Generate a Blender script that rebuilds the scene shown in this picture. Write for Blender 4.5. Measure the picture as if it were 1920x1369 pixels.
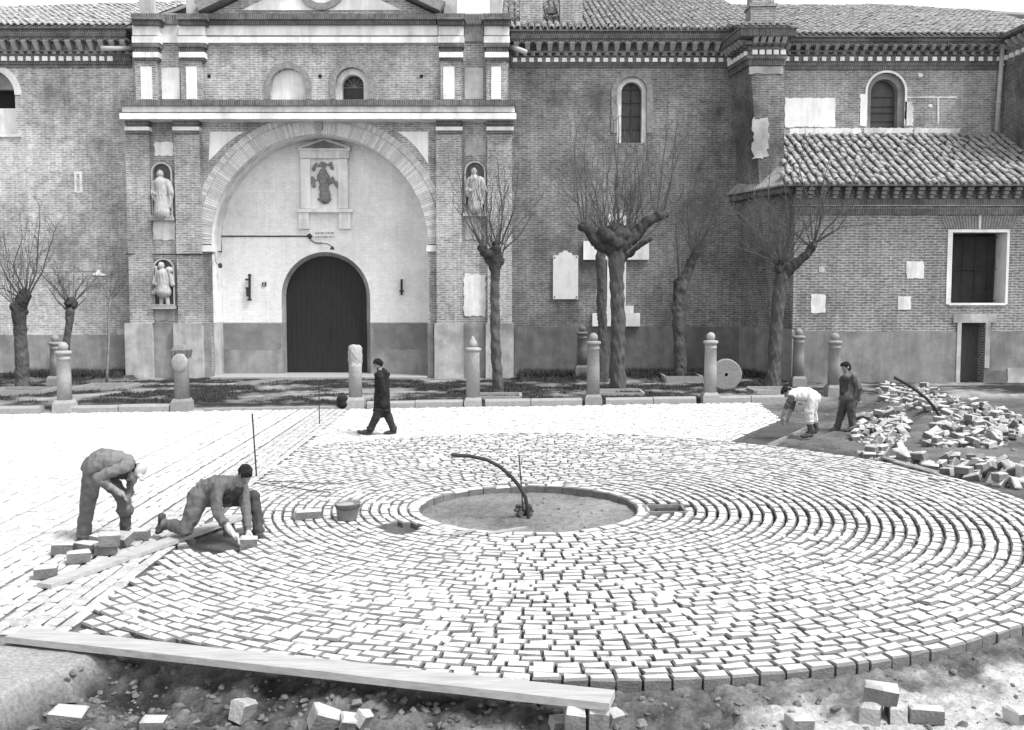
import bpy, math, random
import numpy as np
from mathutils import Vector, Matrix, Euler

random.seed(7)
rng = np.random.default_rng(11)
R = math.radians
for o in list(bpy.data.objects):
    bpy.data.objects.remove(o, do_unlink=True)
sc = bpy.context.scene
COL = sc.collection

# ------------------------------------------------------------------ camera
FPX = 1867.0          # focal length in pixels of the 1920 x 1369 photograph
PITCH = R(4.038)
CAMH = 3.0
cam = bpy.data.cameras.new('camera')
cam.sensor_fit = 'HORIZONTAL'
cam.sensor_width = 36.0
cam.lens = FPX / 1920 * 36.0
cam.clip_start = 0.1
cam.clip_end = 2000
camo = bpy.data.objects.new('camera', cam)
COL.objects.link(camo)
camo.location = (0, 0, CAMH)
camo.rotation_euler = (R(90) - PITCH, 0, 0)
sc.camera = camo

# ------------------------------------------------------------------ sky, sun, exposure
SUN_AZ = R(60)        # to the right of straight behind the camera
SUN_EL = R(58)
sdir = Vector((math.sin(SUN_AZ) * math.cos(SUN_EL), -math.cos(SUN_AZ) * math.cos(SUN_EL), math.sin(SUN_EL)))
w = bpy.data.worlds.new('World')
sc.world = w
w.use_nodes = True
nt = w.node_tree
nt.nodes.clear()
sky = nt.nodes.new('ShaderNodeTexSky')
sky.sky_type = 'NISHITA'
sky.sun_disc = False
sky.sun_elevation = SUN_EL
sky.sun_rotation = math.atan2(sdir.x, sdir.y)
sky.altitude = 700
sky.air_density = 1.6
sky.dust_density = 3.0
sky.ozone_density = 1.0
bw = nt.nodes.new('ShaderNodeRGBToBW')     # the photograph is black and white
bg = nt.nodes.new('ShaderNodeBackground')
bg.inputs['Strength'].default_value = 0.12
wo = nt.nodes.new('ShaderNodeOutputWorld')
nt.links.new(sky.outputs[0], bw.inputs[0])
nt.links.new(bw.outputs[0], bg.inputs[0])
nt.links.new(bg.outputs[0], wo.inputs[0])
sl = bpy.data.lights.new('sun', 'SUN')
sl.energy = 1.5
sl.angle = R(16)
sl.color = (1, 1, 1)
so = bpy.data.objects.new('sun', sl)
COL.objects.link(so)
so.location = (20, -20, 40)
so.rotation_euler = (-sdir).to_track_quat('-Z', 'Y').to_euler()
sc.view_settings.view_transform = 'Standard'
sc.view_settings.look = 'None'
sc.view_settings.gamma = 1.0
sc.view_settings.exposure = 1.55
sc.view_settings.use_curve_mapping = False
sc.render.engine = 'CYCLES'
sc.cycles.max_bounces = 5
sc.cycles.diffuse_bounces = 3

# ------------------------------------------------------------------ pixel -> place
def _ray(x, y):
    u = (x - 960) / FPX
    v = (y - 684.5) / FPX
    return u, math.cos(PITCH) - v * math.sin(PITCH), -math.sin(PITCH) - v * math.cos(PITCH)

def G(x, y, z=0.0):                       # a pixel seen on the level z
    a, b, c = _ray(x, y)
    t = (z - CAMH) / c
    return Vector((a * t, b * t, z))

def P(x, y, Y):                           # a pixel seen on the upright plane at distance Y
    a, b, c = _ray(x, y)
    t = Y / b
    return Vector((a * t, Y, CAMH + c * t))

def PX(x, y, Y): return P(x, y, Y).x
def PZ(y, Y): return P(960, y, Y).z

# ------------------------------------------------------------------ materials
MATS = {}

def streaks(n, l, pos, val, amount, is_col=False):
    """rain run-off: long thin dirty marks that follow the fall line"""
    mp = n.new('ShaderNodeMapping')
    mp.inputs['Scale'].default_value = (1.5, 1.5, 0.2)
    l.new(pos, mp.inputs[0])
    t = n.new('ShaderNodeTexNoise')
    t.inputs['Scale'].default_value = 1.6
    t.inputs['Detail'].default_value = 7
    t.inputs['Roughness'].default_value = 0.7
    l.new(mp.outputs[0], t.inputs['Vector'])
    r = n.new('ShaderNodeMapRange')
    r.inputs[1].default_value = 0.42
    r.inputs[2].default_value = 0.72
    r.inputs[3].default_value = 1.0
    r.inputs[4].default_value = 1.0 - amount
    l.new(t.outputs[0], r.inputs[0])
    if is_col:
        m = n.new('ShaderNodeVectorMath')
        m.operation = 'SCALE'
        l.new(val, m.inputs[0])
        l.new(r.outputs[0], m.inputs['Scale'])
        return m.outputs[0]
    m = n.new('ShaderNodeMath')
    m.operation = 'MULTIPLY'
    l.new(val, m.inputs[0])
    l.new(r.outputs[0], m.inputs[1])
    return m.outputs[0]

def mat(name, v, rough=0.85, var=0.15, scale=3.0, bump=0.0, bscale=30.0, spots=0.0, spot_scale=1.2, spot_v=None, spec=0.25, stretch=None, streak=0.0):
    """grey material with two scales of procedural variation and fine relief"""
    if name in MATS:
        return MATS[name]
    m = bpy.data.materials.new(name)
    m.use_nodes = True
    n = m.node_tree.nodes
    l = m.node_tree.links
    b = n['Principled BSDF']
    b.inputs['Roughness'].default_value = rough
    b.inputs['Specular IOR Level'].default_value = spec
    geo = n.new('ShaderNodeNewGeometry')
    vec = geo.outputs['Position']
    if stretch:
        mp = n.new('ShaderNodeMapping')
        mp.inputs['Scale'].default_value = stretch
        l.new(vec, mp.inputs[0])
        vec = mp.outputs[0]
    t1 = n.new('ShaderNodeTexNoise')
    t1.inputs['Scale'].default_value = scale
    t1.inputs['Detail'].default_value = 6
    t1.inputs['Roughness'].default_value = 0.65
    l.new(vec, t1.inputs['Vector'])
    r1 = n.new('ShaderNodeMapRange')
    r1.inputs[1].default_value = 0.25
    r1.inputs[2].default_value = 0.75
    r1.inputs[3].default_value = v * (1 - var)
    r1.inputs[4].default_value = v * (1 + var)
    l.new(t1.outputs[0], r1.inputs[0])
    val = r1.outputs[0]
    if spots > 0:
        t2 = n.new('ShaderNodeTexNoise')
        t2.inputs['Scale'].default_value = spot_scale
        t2.inputs['Detail'].default_value = 4
        l.new(vec, t2.inputs['Vector'])
        r2 = n.new('ShaderNodeMapRange')
        r2.inputs[1].default_value = 0.52
        r2.inputs[2].default_value = 0.68
        r2.inputs[3].default_value = 0
        r2.inputs[4].default_value = spots
        l.new(t2.outputs[0], r2.inputs[0])
        mx = n.new('ShaderNodeMix')
        mx.data_type = 'FLOAT'
        l.new(r2.outputs[0], mx.inputs[0])
        l.new(val, mx.inputs[2])
        mx.inputs[3].default_value = v * 0.5 if spot_v is None else spot_v
        val = mx.outputs[0]
    if streak > 0:
        val = streaks(n, l, geo.outputs['Position'], val, streak)
    l.new(val, b.inputs['Base Color'])
    if bump > 0:
        t3 = n.new('ShaderNodeTexNoise')
        t3.inputs['Scale'].default_value = bscale
        t3.inputs['Detail'].default_value = 5
        l.new(vec, t3.inputs['Vector'])
        bp = n.new('ShaderNodeBump')
        bp.inputs['Strength'].default_value = min(1, bump)
        bp.inputs['Distance'].default_value = 0.02
        l.new(t3.outputs[0], bp.inputs['Height'])
        l.new(bp.outputs[0], b.inputs['Normal'])
    MATS[name] = m
    return m

def brick_mat(name, v1, v2, mortar, bw_=0.29, bh=0.079, ms=0.016, stain=0.5, stain_v=0.1, seed=0.0, pale=0.0, pale_v=0.5, streak=0.3, fine=0.34):
    if name in MATS:
        return MATS[name]
    m = bpy.data.materials.new(name)
    m.use_nodes = True
    n = m.node_tree.nodes
    l = m.node_tree.links
    b = n['Principled BSDF']
    b.inputs['Roughness'].default_value = 0.9
    b.inputs['Specular IOR Level'].default_value = 0.15
    geo = n.new('ShaderNodeNewGeometry')
    sx = n.new('ShaderNodeSeparateXYZ')
    l.new(geo.outputs['Position'], sx.inputs[0])
    ad = n.new('ShaderNodeMath')
    l.new(sx.outputs[0], ad.inputs[0])
    l.new(sx.outputs[1], ad.inputs[1])
    cx = n.new('ShaderNodeCombineXYZ')
    l.new(ad.outputs[0], cx.inputs[0])
    l.new(sx.outputs[2], cx.inputs[1])
    # small waver so that courses are not ruled lines
    nw = n.new('ShaderNodeTexNoise')
    nw.inputs['Scale'].default_value = 2.2
    nw.inputs['Detail'].default_value = 3
    l.new(geo.outputs['Position'], nw.inputs['Vector'])
    vm = n.new('ShaderNodeVectorMath')
    vm.operation = 'MULTIPLY_ADD'
    vm.inputs[1].default_value = (0.09, 0.075, 0)
    l.new(nw.outputs['Color'], vm.inputs[0])
    l.new(cx.outputs[0], vm.inputs[2])
    bt = n.new('ShaderNodeTexBrick')
    bt.inputs['Color1'].default_value = (v1, v1, v1, 1)
    bt.inputs['Color2'].default_value = (v2, v2, v2, 1)
    bt.inputs['Mortar'].default_value = (mortar, mortar, mortar, 1)
    bt.inputs['Scale'].default_value = 1
    bt.inputs['Mortar Size'].default_value = ms
    bt.inputs['Mortar Smooth'].default_value = 0.3
    bt.inputs['Bias'].default_value = -0.1
    bt.inputs['Brick Width'].default_value = bw_
    bt.inputs['Row Height'].default_value = bh
    l.new(vm.outputs[0], bt.inputs['Vector'])
    # stains and paler, rubbed areas
    t2 = n.new('ShaderNodeTexNoise')
    t2.noise_dimensions = '4D'
    t2.inputs['W'].default_value = seed
    t2.inputs['Scale'].default_value = 0.55
    t2.inputs['Detail'].default_value = 7
    t2.inputs['Roughness'].default_value = 0.62
    l.new(geo.outputs['Position'], t2.inputs['Vector'])
    r2 = n.new('ShaderNodeMapRange')
    r2.inputs[1].default_value = 0.47
    r2.inputs[2].default_value = 0.66
    r2.inputs[4].default_value = min(0.9, stain * 1.3)
    l.new(t2.outputs[0], r2.inputs[0])
    mx = n.new('ShaderNodeMix')
    mx.data_type = 'RGBA'
    l.new(r2.outputs[0], mx.inputs[0])
    l.new(bt.outputs['Color'], mx.inputs[6])
    mx.inputs[7].default_value = (stain_v, stain_v, stain_v, 1)
    t4 = n.new('ShaderNodeTexNoise')
    t4.inputs['Scale'].default_value = 6.0
    t4.inputs['Detail'].default_value = 6
    t4.inputs['Roughness'].default_value = 0.7
    l.new(geo.outputs['Position'], t4.inputs['Vector'])
    r4 = n.new('ShaderNodeMapRange')
    r4.inputs[1].default_value = 0.3
    r4.inputs[2].default_value = 0.7
    r4.inputs[3].default_value = 1 - fine
    r4.inputs[4].default_value = 1 + fine
    l.new(t4.outputs[0], r4.inputs[0])
    r5 = n.new('ShaderNodeMapRange')
    r5.inputs[1].default_value = 0.5
    r5.inputs[2].default_value = 0.34
    r5.inputs[4].default_value = pale
    l.new(t2.outputs[0], r5.inputs[0])
    mp_ = n.new('ShaderNodeMix')
    mp_.data_type = 'RGBA'
    l.new(r5.outputs[0], mp_.inputs[0])
    l.new(mx.outputs[2], mp_.inputs[6])
    mp_.inputs[7].default_value = (pale_v, pale_v, pale_v, 1)
    mu = n.new('ShaderNodeVectorMath')
    mu.operation = 'SCALE'
    l.new(mp_.outputs[2], mu.inputs[0])
    l.new(r4.outputs[0], mu.inputs['Scale'])
    l.new(streaks(n, l, geo.outputs['Position'], mu.outputs[0], streak, True), b.inputs['Base Color'])
    bp = n.new('ShaderNodeBump')
    bp.inputs['Strength'].default_value = 0.35
    bp.inputs['Distance'].default_value = 0.010
    bp.invert = True
    l.new(bt.outputs['Fac'], bp.inputs['Height'])
    l.new(bp.outputs[0], b.inputs['Normal'])
    MATS[name] = m
    return m

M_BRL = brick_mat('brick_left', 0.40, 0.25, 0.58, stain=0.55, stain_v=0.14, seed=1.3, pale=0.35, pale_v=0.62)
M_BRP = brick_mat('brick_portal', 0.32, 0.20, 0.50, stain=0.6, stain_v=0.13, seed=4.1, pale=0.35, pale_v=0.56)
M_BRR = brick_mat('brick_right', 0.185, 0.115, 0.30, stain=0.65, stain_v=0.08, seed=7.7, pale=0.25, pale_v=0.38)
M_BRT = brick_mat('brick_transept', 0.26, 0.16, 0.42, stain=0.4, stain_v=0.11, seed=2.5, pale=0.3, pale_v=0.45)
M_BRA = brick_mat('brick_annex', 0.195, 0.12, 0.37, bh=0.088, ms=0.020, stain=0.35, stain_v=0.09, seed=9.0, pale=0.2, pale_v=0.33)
M_BRK = mat('brick_piece', 0.22, var=0.4, scale=9, bump=0.4)
M_BRKD = brick_mat('brick_on_edge', 0.135, 0.075, 0.22, bw_=0.075, bh=0.27, ms=0.014, stain=0.5, stain_v=0.06, seed=5.5, pale=0.2, pale_v=0.26)
M_VOUS = mat('arch_brick', 0.45, var=0.25, scale=7, bump=0.4)
M_LIME = mat('limewash', 0.80, var=0.10, scale=1.5, bump=0.25, bscale=12, spots=0.45, spot_v=0.42, streak=0.3)
M_LIMEB = mat('limewash_band', 0.72, var=0.16, scale=4, bump=0.3, spots=0.55, spot_v=0.33, streak=0.4)
M_TYMP = brick_mat('limewashed_brick', 0.80, 0.76, 0.66, ms=0.010, stain=0.35, stain_v=0.50, seed=3.3, pale=0.3, pale_v=0.82, streak=0.12, fine=0.10)
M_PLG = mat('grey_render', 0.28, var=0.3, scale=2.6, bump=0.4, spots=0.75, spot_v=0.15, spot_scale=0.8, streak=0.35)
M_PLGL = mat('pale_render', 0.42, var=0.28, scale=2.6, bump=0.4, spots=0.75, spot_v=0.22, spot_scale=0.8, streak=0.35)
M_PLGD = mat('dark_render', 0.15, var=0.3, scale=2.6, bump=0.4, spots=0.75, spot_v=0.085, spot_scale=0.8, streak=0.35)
M_ANX = mat('annex_render', 0.23, var=0.32, scale=2.0, bump=0.5, spots=0.75, spot_v=0.13, spot_scale=0.9, streak=0.35)
M_STONE = mat('granite', 0.23, var=0.25, scale=14, bump=0.5, bscale=60, spots=0.3, spot_v=0.18, spot_scale=3)
M_STONEL = mat('pale_granite', 0.31, var=0.2, scale=14, bump=0.5, bscale=60, spots=0.3, spot_v=0.26, spot_scale=3)
M_KERB = mat('kerb_granite', 0.27, var=0.2, scale=9, bump=0.4, spots=0.3, spot_v=0.25, spot_scale=2)
M_SETT = mat('sett_granite', 0.48, var=0.2, scale=5.0, bump=0.7, bscale=45, spots=0.35, spot_v=0.20, spot_scale=4.5)
M_SETTB = mat('sett_granite_dusty', 0.41, var=0.25, scale=5.0, bump=0.7, bscale=45, spots=0.35, spot_v=0.14, spot_scale=4.5)
M_SETTC = mat('sett_edge_shade', 0.17, var=0.3, scale=6, bump=0.6, bscale=40)  # chamfers darkened like the sides, shade put into the colour
M_SETTS = mat('sett_side_soil_shade', 0.13, var=0.3, scale=6, bump=0.6, bscale=40)  # some soil, plus the shade of upright faces painted in
M_SETTD = mat('loose_sett_shade', 0.16, var=0.4, scale=5, bump=0.7, bscale=40, spots=0.5, spot_v=0.12, spot_scale=3)  # same granite with side shade painted into the colour
M_SETTL = mat('loose_sett_granite', 0.42, var=0.25, scale=4.0, bump=0.7, bscale=40, spots=0.6, spot_v=0.16, spot_scale=3.0)
M_WOOD = mat('pale_plank', 0.36, var=0.25, scale=5, bump=0.4, stretch=(0.6, 6, 10), spots=0.4, spot_v=0.2, spot_scale=1.5)
M_WOODD = mat('old_board', 0.22, var=0.3, scale=5, bump=0.4)
M_BARK = mat('bark', 0.075, var=0.4, scale=9, bump=1.0, bscale=22, stretch=(3, 3, 0.7), spots=0.4, spot_v=0.14, spot_scale=3)
M_BARKD = mat('knotty_bark', 0.042, var=0.5, scale=9, bump=1.0, bscale=22)
M_TWIG = mat('twig', 0.085, var=0.3, scale=6)
M_DOOR = mat('door_wood', 0.022, var=0.3, scale=5, rough=0.6, stretch=(4, 4, 0.6))
M_DARK = mat('dark_void', 0.012, var=0.1)
M_IRON = mat('iron', 0.03, var=0.3, scale=12, rough=0.6)
M_TILE = mat('roof_tile', 0.31, var=0.5, scale=3.2, bump=0.5, spots=0.5, spot_v=0.16, spot_scale=2.2)
M_TILEB = mat('roof_bed', 0.16, var=0.3, scale=6)
M_CORB = mat('corbel_plaster', 0.33, var=0.35, scale=6, bump=0.3)
M_MARBLE = mat('marble', 0.62, var=0.12, scale=3, rough=0.5, spots=0.5, spot_v=0.42, spot_scale=3)
M_STATUE = mat('statue_stone', 0.36, var=0.3, scale=7, bump=0.4, spots=0.4, spot_v=0.2, spot_scale=5)
M_RELIEF = mat('relief_stone', 0.20, var=0.4, scale=9, bump=0.4)
M_ZINC = mat('zinc_pipe', 0.42, var=0.2, scale=3, rough=0.6)
M_RUST = mat('rusty_metal', 0.18, var=0.35, scale=8)
M_SKIN = mat('skin', 0.20, var=0.1, scale=9, rough=0.6)
M_SKIND = mat('skin_dusty', 0.36, var=0.15, scale=9, rough=0.7)
M_HAIR = mat('dark_hair', 0.012, var=0.5, scale=40, bump=0.8, bscale=90)
M_COAT = mat('black_coat', 0.014, var=0.25, scale=10, bump=0.3)
M_TRS = mat('dark_trousers', 0.028, var=0.2, scale=10, bump=0.3)
M_DENIM = mat('work_jacket', 0.15, var=0.25, scale=7, bump=0.5, bscale=25)
M_TROUS = mat('work_trousers', 0.115, var=0.28, scale=6, bump=0.5, bscale=25)
M_JUMP = mat('wool_pullover', 0.105, var=0.25, scale=9, bump=0.5, bscale=40)
M_DARKC = mat('dark_shirt', 0.04, var=0.3, scale=9)
M_SHIRT = mat('white_shirt', 0.6, var=0.1, scale=6, bump=0.3, bscale=20)
M_TRSW = mat('pale_trousers', 0.50, var=0.2, scale=6, bump=0.3, bscale=20)
M_BROWN = mat('brown_jacket', 0.10, var=0.3, scale=8, bump=0.4)
M_TRSB = mat('grey_trousers', 0.06, var=0.3, scale=8, bump=0.4)
M_BOOT = mat('boots', 0.05, var=0.3, scale=12)
M_CAP = mat('white_cap', 0.42, var=0.08, scale=8)
M_GRASS = mat('dark_grass', 0.05, var=0.5, scale=8)
M_STRING = mat('string', 0.09, var=0.1)

# ------------------------------------------------------------------ mesh helpers
BASE = {}

class MB:
    def __init__(s):
        s.v, s.f, s.m = [], [], []

    def add(s, vs, fs, mi=0):
        k = len(s.v)
        s.v.extend([tuple(p) for p in vs])
        s.f.extend([tuple(i + k for i in f) for f in fs])
        s.m.extend([mi] * len(fs))
        return s

    def box(s, x0, x1, y0, y1, z0, z1, mi=0, top_in=0.0):
        t = top_in
        vs = [(x0, y0, z0), (x1, y0, z0), (x1, y1, z0), (x0, y1, z0),
              (x0 + t, y0 + t, z1), (x1 - t, y0 + t, z1), (x1 - t, y1 - t, z1), (x0 + t, y1 - t, z1)]
        return s.add(vs, [(0, 3, 2, 1), (4, 5, 6, 7), (0, 1, 5, 4), (1, 2, 6, 5), (2, 3, 7, 6), (3, 0, 4, 7)], mi)

    def pbox(s, x0, x1, yt, yb, Yf, depth, mi=0):
        ym = (yt + yb) / 2
        return s.box(PX(x0, ym, Yf), PX(x1, ym, Yf), Yf, Yf + depth, PZ(yb, Yf), PZ(yt, Yf), mi)

    def prism(s, poly, y0, y1, mi=0):         # poly: (x, z) loop, extruded along y; counter-clockwise seen from -y
        n = len(poly)
        vs = [(x, y0, z) for x, z in poly] + [(x, y1, z) for x, z in poly]
        fs = [tuple(range(n)), tuple(range(2 * n - 1, n - 1, -1))]
        fs += [(i + n, (i + 1) % n + n, (i + 1) % n, i) for i in range(n)]
        return s.add(vs, fs, mi)

    def vprism(s, poly, z0, z1, mi=0):        # poly: (x, y) loop extruded upwards
        n = len(poly)
        vs = [(x, y, z0) for x, y in poly] + [(x, y, z1) for x, y in poly]
        fs = [tuple(range(n - 1, -1, -1)), tuple(range(n, 2 * n))]
        fs += [(i, (i + 1) % n, (i + 1) % n + n, i + n) for i in range(n)]
        return s.add(vs, fs, mi)

    def tube(s, pts, rad, n=6, mi=0, cap=True):
        pts = [Vector(p) for p in pts]
        if not hasattr(rad, '__len__'):
            rad = [rad] * len(pts)
        vs, fs = [], []
        up = None
        for i, p in enumerate(pts):
            d = (pts[min(i + 1, len(pts) - 1)] - pts[max(i - 1, 0)])
            d = d.normalized() if d.length > 1e-9 else Vector((0, 0, 1))
            if up is None:
                up = Vector((0, 0, 1)) if abs(d.z) < 0.9 else Vector((1, 0, 0))
            a = d.cross(up)
            a.normalize()
            b = d.cross(a)
            up = -b if False else up
            for k in range(n):
                t = 2 * math.pi * k / n
                vs.append(p + (a * math.cos(t) + b * math.sin(t)) * rad[i])
        for i in range(len(pts) - 1):
            for k in range(n):
                fs.append((i * n + k, i * n + (k + 1) % n, (i + 1) * n + (k + 1) % n, (i + 1) * n + k))
        if cap:
            fs.append(tuple(range(n - 1, -1, -1)))
            fs.append(tuple(range((len(pts) - 1) * n, len(pts) * n)))
        return s.add(vs, fs, mi)

    def lathe(s, prof, c, n=20, mi=0):        # prof: (r, z) from bottom to top
        vs, fs = [], []
        for r, z in prof:
            for k in range(n):
                t = 2 * math.pi * k / n
                vs.append((c[0] + r * math.cos(t), c[1] + r * math.sin(t), c[2] + z))
        for i in range(len(prof) - 1):
            for k in range(n):
                fs.append((i * n + k, i * n + (k + 1) % n, (i + 1) * n + (k + 1) % n, (i + 1) * n + k))
        fs.append(tuple(range(n - 1, -1, -1)))
        fs.append(tuple(range((len(prof) - 1) * n, len(prof) * n)))
        return s.add(vs, fs, mi)

    def xform(s, M):
        s.v = [tuple(M @ Vector(p)) for p in s.v]
        return s

def thing(name, base, label, cat, group=None):
    o = bpy.data.objects.new(name, None)
    o.empty_display_size = 0.2
    COL.objects.link(o)
    o.location = base
    BASE[o.name] = Vector(base)
    tag(o, label, cat, group)
    return o

def tag(o, label=None, cat=None, group=None, kind=None):
    if label: o['label'] = label
    if cat: o['category'] = cat
    if group: o['group'] = group
    if kind: o['kind'] = kind
    return o

def mesh_from(name, v, f, b=(0, 0, 0), mats=(), mi=None, smooth=False):
    me = bpy.data.meshes.new(name)
    b = Vector(b)
    if isinstance(v, np.ndarray):
        v = (v - np.array(b)).tolist()
        f = f.tolist() if isinstance(f, np.ndarray) else f
    else:
        v = [(p[0] - b.x, p[1] - b.y, p[2] - b.z) for p in v]
    me.from_pydata(v, [], f)
    for m in mats:
        me.materials.append(m)
    if mi is not None and len(mats) > 1:
        me.polygons.foreach_set('material_index', np.array(mi, dtype=np.int32))
    if smooth:
        me.polygons.foreach_set('use_smooth', [True] * len(me.polygons))
    me.update()
    return me

def mk(name, mb, mats, parent=None, base=None, smooth=False, kind=None):
    """one mesh object; vertices are given in world space"""
    if not isinstance(mats, (list, tuple)):
        mats = [mats]
    b = BASE[parent.name] if parent is not None else Vector(base if base is not None else (0, 0, 0))
    me = mesh_from(name, mb.v, mb.f, b, mats, mb.m, smooth)
    o = bpy.data.objects.new(name, me)
    COL.objects.link(o)
    BASE[o.name] = b
    if parent is not None:
        o.parent = parent
    else:
        o.location = b
    if kind:
        o['kind'] = kind
    return o

def put(name, me, loc, rot=(0, 0, 0), scale=(1, 1, 1), parent=None):
    """an object that shares mesh data"""
    o = bpy.data.objects.new(name, me)
    COL.objects.link(o)
    b = BASE[parent.name] if parent is not None else Vector((0, 0, 0))
    if parent is not None:
        o.parent = parent
    o.location = Vector(loc) - b
    o.rotation_euler = rot
    o.scale = scale
    return o

# ---- numpy value noise
def _hash(ix, iy, s):
    h = (ix.astype(np.int64) * 374761393 + iy.astype(np.int64) * 668265263 + s * 974711) & 0xffffffff
    h = ((h ^ (h >> 13)) * 1274126177) & 0xffffffff
    return ((h ^ (h >> 16)) & 0xffff) / 65535.0

def vnoise(x, y, s=0):
    ix, iy = np.floor(x), np.floor(y)
    fx, fy = x - ix, y - iy
    fx = fx * fx * (3 - 2 * fx)
    fy = fy * fy * (3 - 2 * fy)
    a, b = _hash(ix, iy, s), _hash(ix + 1, iy, s)
    c, d = _hash(ix, iy + 1, s), _hash(ix + 1, iy + 1, s)
    return (a * (1 - fx) + b * fx) * (1 - fy) + (c * (1 - fx) + d * fx) * fy - 0.5

def fbm(x, y, s=0, o=4):
    r = 0
    a = 1.0
    for i in range(o):
        r = r + a * vnoise(x * 2 ** i + 17.3 * i, y * 2 ** i - 9.1 * i, s + i)
        a *= 0.5
    return r

def sstep(a, b, x):
    t = np.clip((x - a) / (b - a), 0, 1)
    return t * t * (3 - 2 * t)

# ---- signed-distance modelling (bodies, statues, pollarded trunks): smooth union + surface nets
def sdf_mesh(prims, res, k=0.03, noise=None, pad=0.08):
    """prims: ('c', p0, r0, p1, r1, id) tapered limb  |  ('e', centre, radii, euler, id) ellipsoid"""
    lo = np.array([1e9] * 3)
    hi = -lo
    for q in prims:
        if q[0] == 'c':
            for p, r in ((q[1], q[2]), (q[3], q[4])):
                lo = np.minimum(lo, np.array(p) - r)
                hi = np.maximum(hi, np.array(p) + r)
        else:
            r = max(q[2])
            lo = np.minimum(lo, np.array(q[1]) - r)
            hi = np.maximum(hi, np.array(q[1]) + r)
    lo = lo - pad
    hi = hi + pad
    n = np.ceil((hi - lo) / res).astype(int) + 1
    D = np.full(tuple(n), 1.0, dtype=np.float32)
    B = np.full(tuple(n), 1.0, dtype=np.float32)
    I = np.zeros(tuple(n), dtype=np.int16)
    ax = [lo[i] + res * np.arange(n[i]) for i in range(3)]
    for q in prims:
        if q[0] == 'c':
            a, ra, b_, rb = np.array(q[1], float), q[2], np.array(q[3], float), q[4]
            mn = np.minimum(a - ra, b_ - rb)
            mx = np.maximum(a + ra, b_ + rb)
        else:
            c = np.array(q[1], float)
            rr = np.array(q[2], float)
            mn, mx = c - rr.max(), c + rr.max()
        m = max(3 * k, 3 * res) + 0.02
        i0 = np.clip(np.floor((mn - m - lo) / res).astype(int), 0, n - 1)
        i1 = np.clip(np.ceil((mx + m - lo) / res).astype(int) + 1, 1, n)
        sl_ = tuple(slice(i0[j], i1[j]) for j in range(3))
        X, Y, Z = np.meshgrid(ax[0][sl_[0]], ax[1][sl_[1]], ax[2][sl_[2]], indexing='ij')
        if q[0] == 'c':
            ab = b_ - a
            L = max(1e-9, ab @ ab)
            t = np.clip(((X - a[0]) * ab[0] + (Y - a[1]) * ab[1] + (Z - a[2]) * ab[2]) / L, 0, 1)
            d = np.sqrt((X - a[0] - t * ab[0]) ** 2 + (Y - a[1] - t * ab[1]) ** 2 + (Z - a[2] - t * ab[2]) ** 2) - (ra + t * (rb - ra))
            ident = q[5]
        else:
            Rm = np.array(Euler(q[3]).to_matrix()).T
            x, y, z = X - c[0], Y - c[1], Z - c[2]
            u = [(Rm[j, 0] * x + Rm[j, 1] * y + Rm[j, 2] * z) for j in range(3)]
            k0 = np.sqrt(sum((u[j] / rr[j]) ** 2 for j in range(3)))
            k1 = np.sqrt(sum((u[j] / rr[j] ** 2) ** 2 for j in range(3))) + 1e-9
            d = k0 * (k0 - 1) / k1
            ident = q[4]
        d = d.astype(np.float32)
        o = D[sl_]
        h = np.clip(0.5 + 0.5 * (o - d) / k, 0, 1)
        D[sl_] = o * (1 - h) + d * h - k * h * (1 - h)
        bb = B[sl_]
        w_ = d < bb
        bb[w_] = d[w_]
        I[sl_][w_] = ident
    if noise is not None:
        X, Y, Z = np.meshgrid(*ax, indexing='ij')
        D = D + noise(X, Y, Z).astype(np.float32)
    S = D < 0
    c8 = [(i, j, l) for i in (0, 1) for j in (0, 1) for l in (0, 1)]
    def cor(A, c): return A[c[0]:A.shape[0] - 1 + c[0], c[1]:A.shape[1] - 1 + c[1], c[2]:A.shape[2] - 1 + c[2]]
    cnt = sum(cor(S, c).astype(np.int8) for c in c8)
    act = (cnt > 0) & (cnt < 8)
    idx = np.full(act.shape, -1, dtype=np.int64)
    idx[act] = np.arange(act.sum())
    cells = np.argwhere(act)
    acc = np.zeros((len(cells), 3))
    num = np.zeros(len(cells))
    for a_ in range(8):
        for axn in range(3):
            c0 = c8[a_]
            if c0[axn] == 1:
                continue
            c1 = list(c0)
            c1[axn] = 1
            d0 = D[cells[:, 0] + c0[0], cells[:, 1] + c0[1], cells[:, 2] + c0[2]]
            d1 = D[cells[:, 0] + c1[0], cells[:, 1] + c1[1], cells[:, 2] + c1[2]]
            cr = (d0 < 0) != (d1 < 0)
            t = np.where(cr, d0 / np.where(cr, d0 - d1, 1), 0)
            p = np.array(c0, float)[None, :] + np.zeros((len(cells), 3))
            p[:, axn] += t
            acc += np.where(cr[:, None], p, 0)
            num += cr
    V = (cells + acc / num[:, None]) * res + lo
    ids = I[cells[:, 0], cells[:, 1], cells[:, 2]]
    F = []
    for axn in range(3):
        s0 = [slice(None)] * 3
        s1 = [slice(None)] * 3
        s0[axn] = slice(0, -1)
        s1[axn] = slice(1, None)
        A0, A1 = S[tuple(s0)], S[tuple(s1)]
        e = np.argwhere(A0 != A1)
        o1, o2 = [(1, 2), (2, 0), (0, 1)][axn]
        ok = (e[:, o1] > 0) & (e[:, o2] > 0) & (e[:, o1] < S.shape[o1] - 1) & (e[:, o2] < S.shape[o2] - 1)
        e = e[ok]
        q = []
        for d1_, d2_ in ((0, 0), (1, 0), (1, 1), (0, 1)):
            c = e.copy()
            c[:, o1] -= d1_
            c[:, o2] -= d2_
            q.append(idx[c[:, 0], c[:, 1], c[:, 2]])
        q = np.stack(q, 1)
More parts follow.
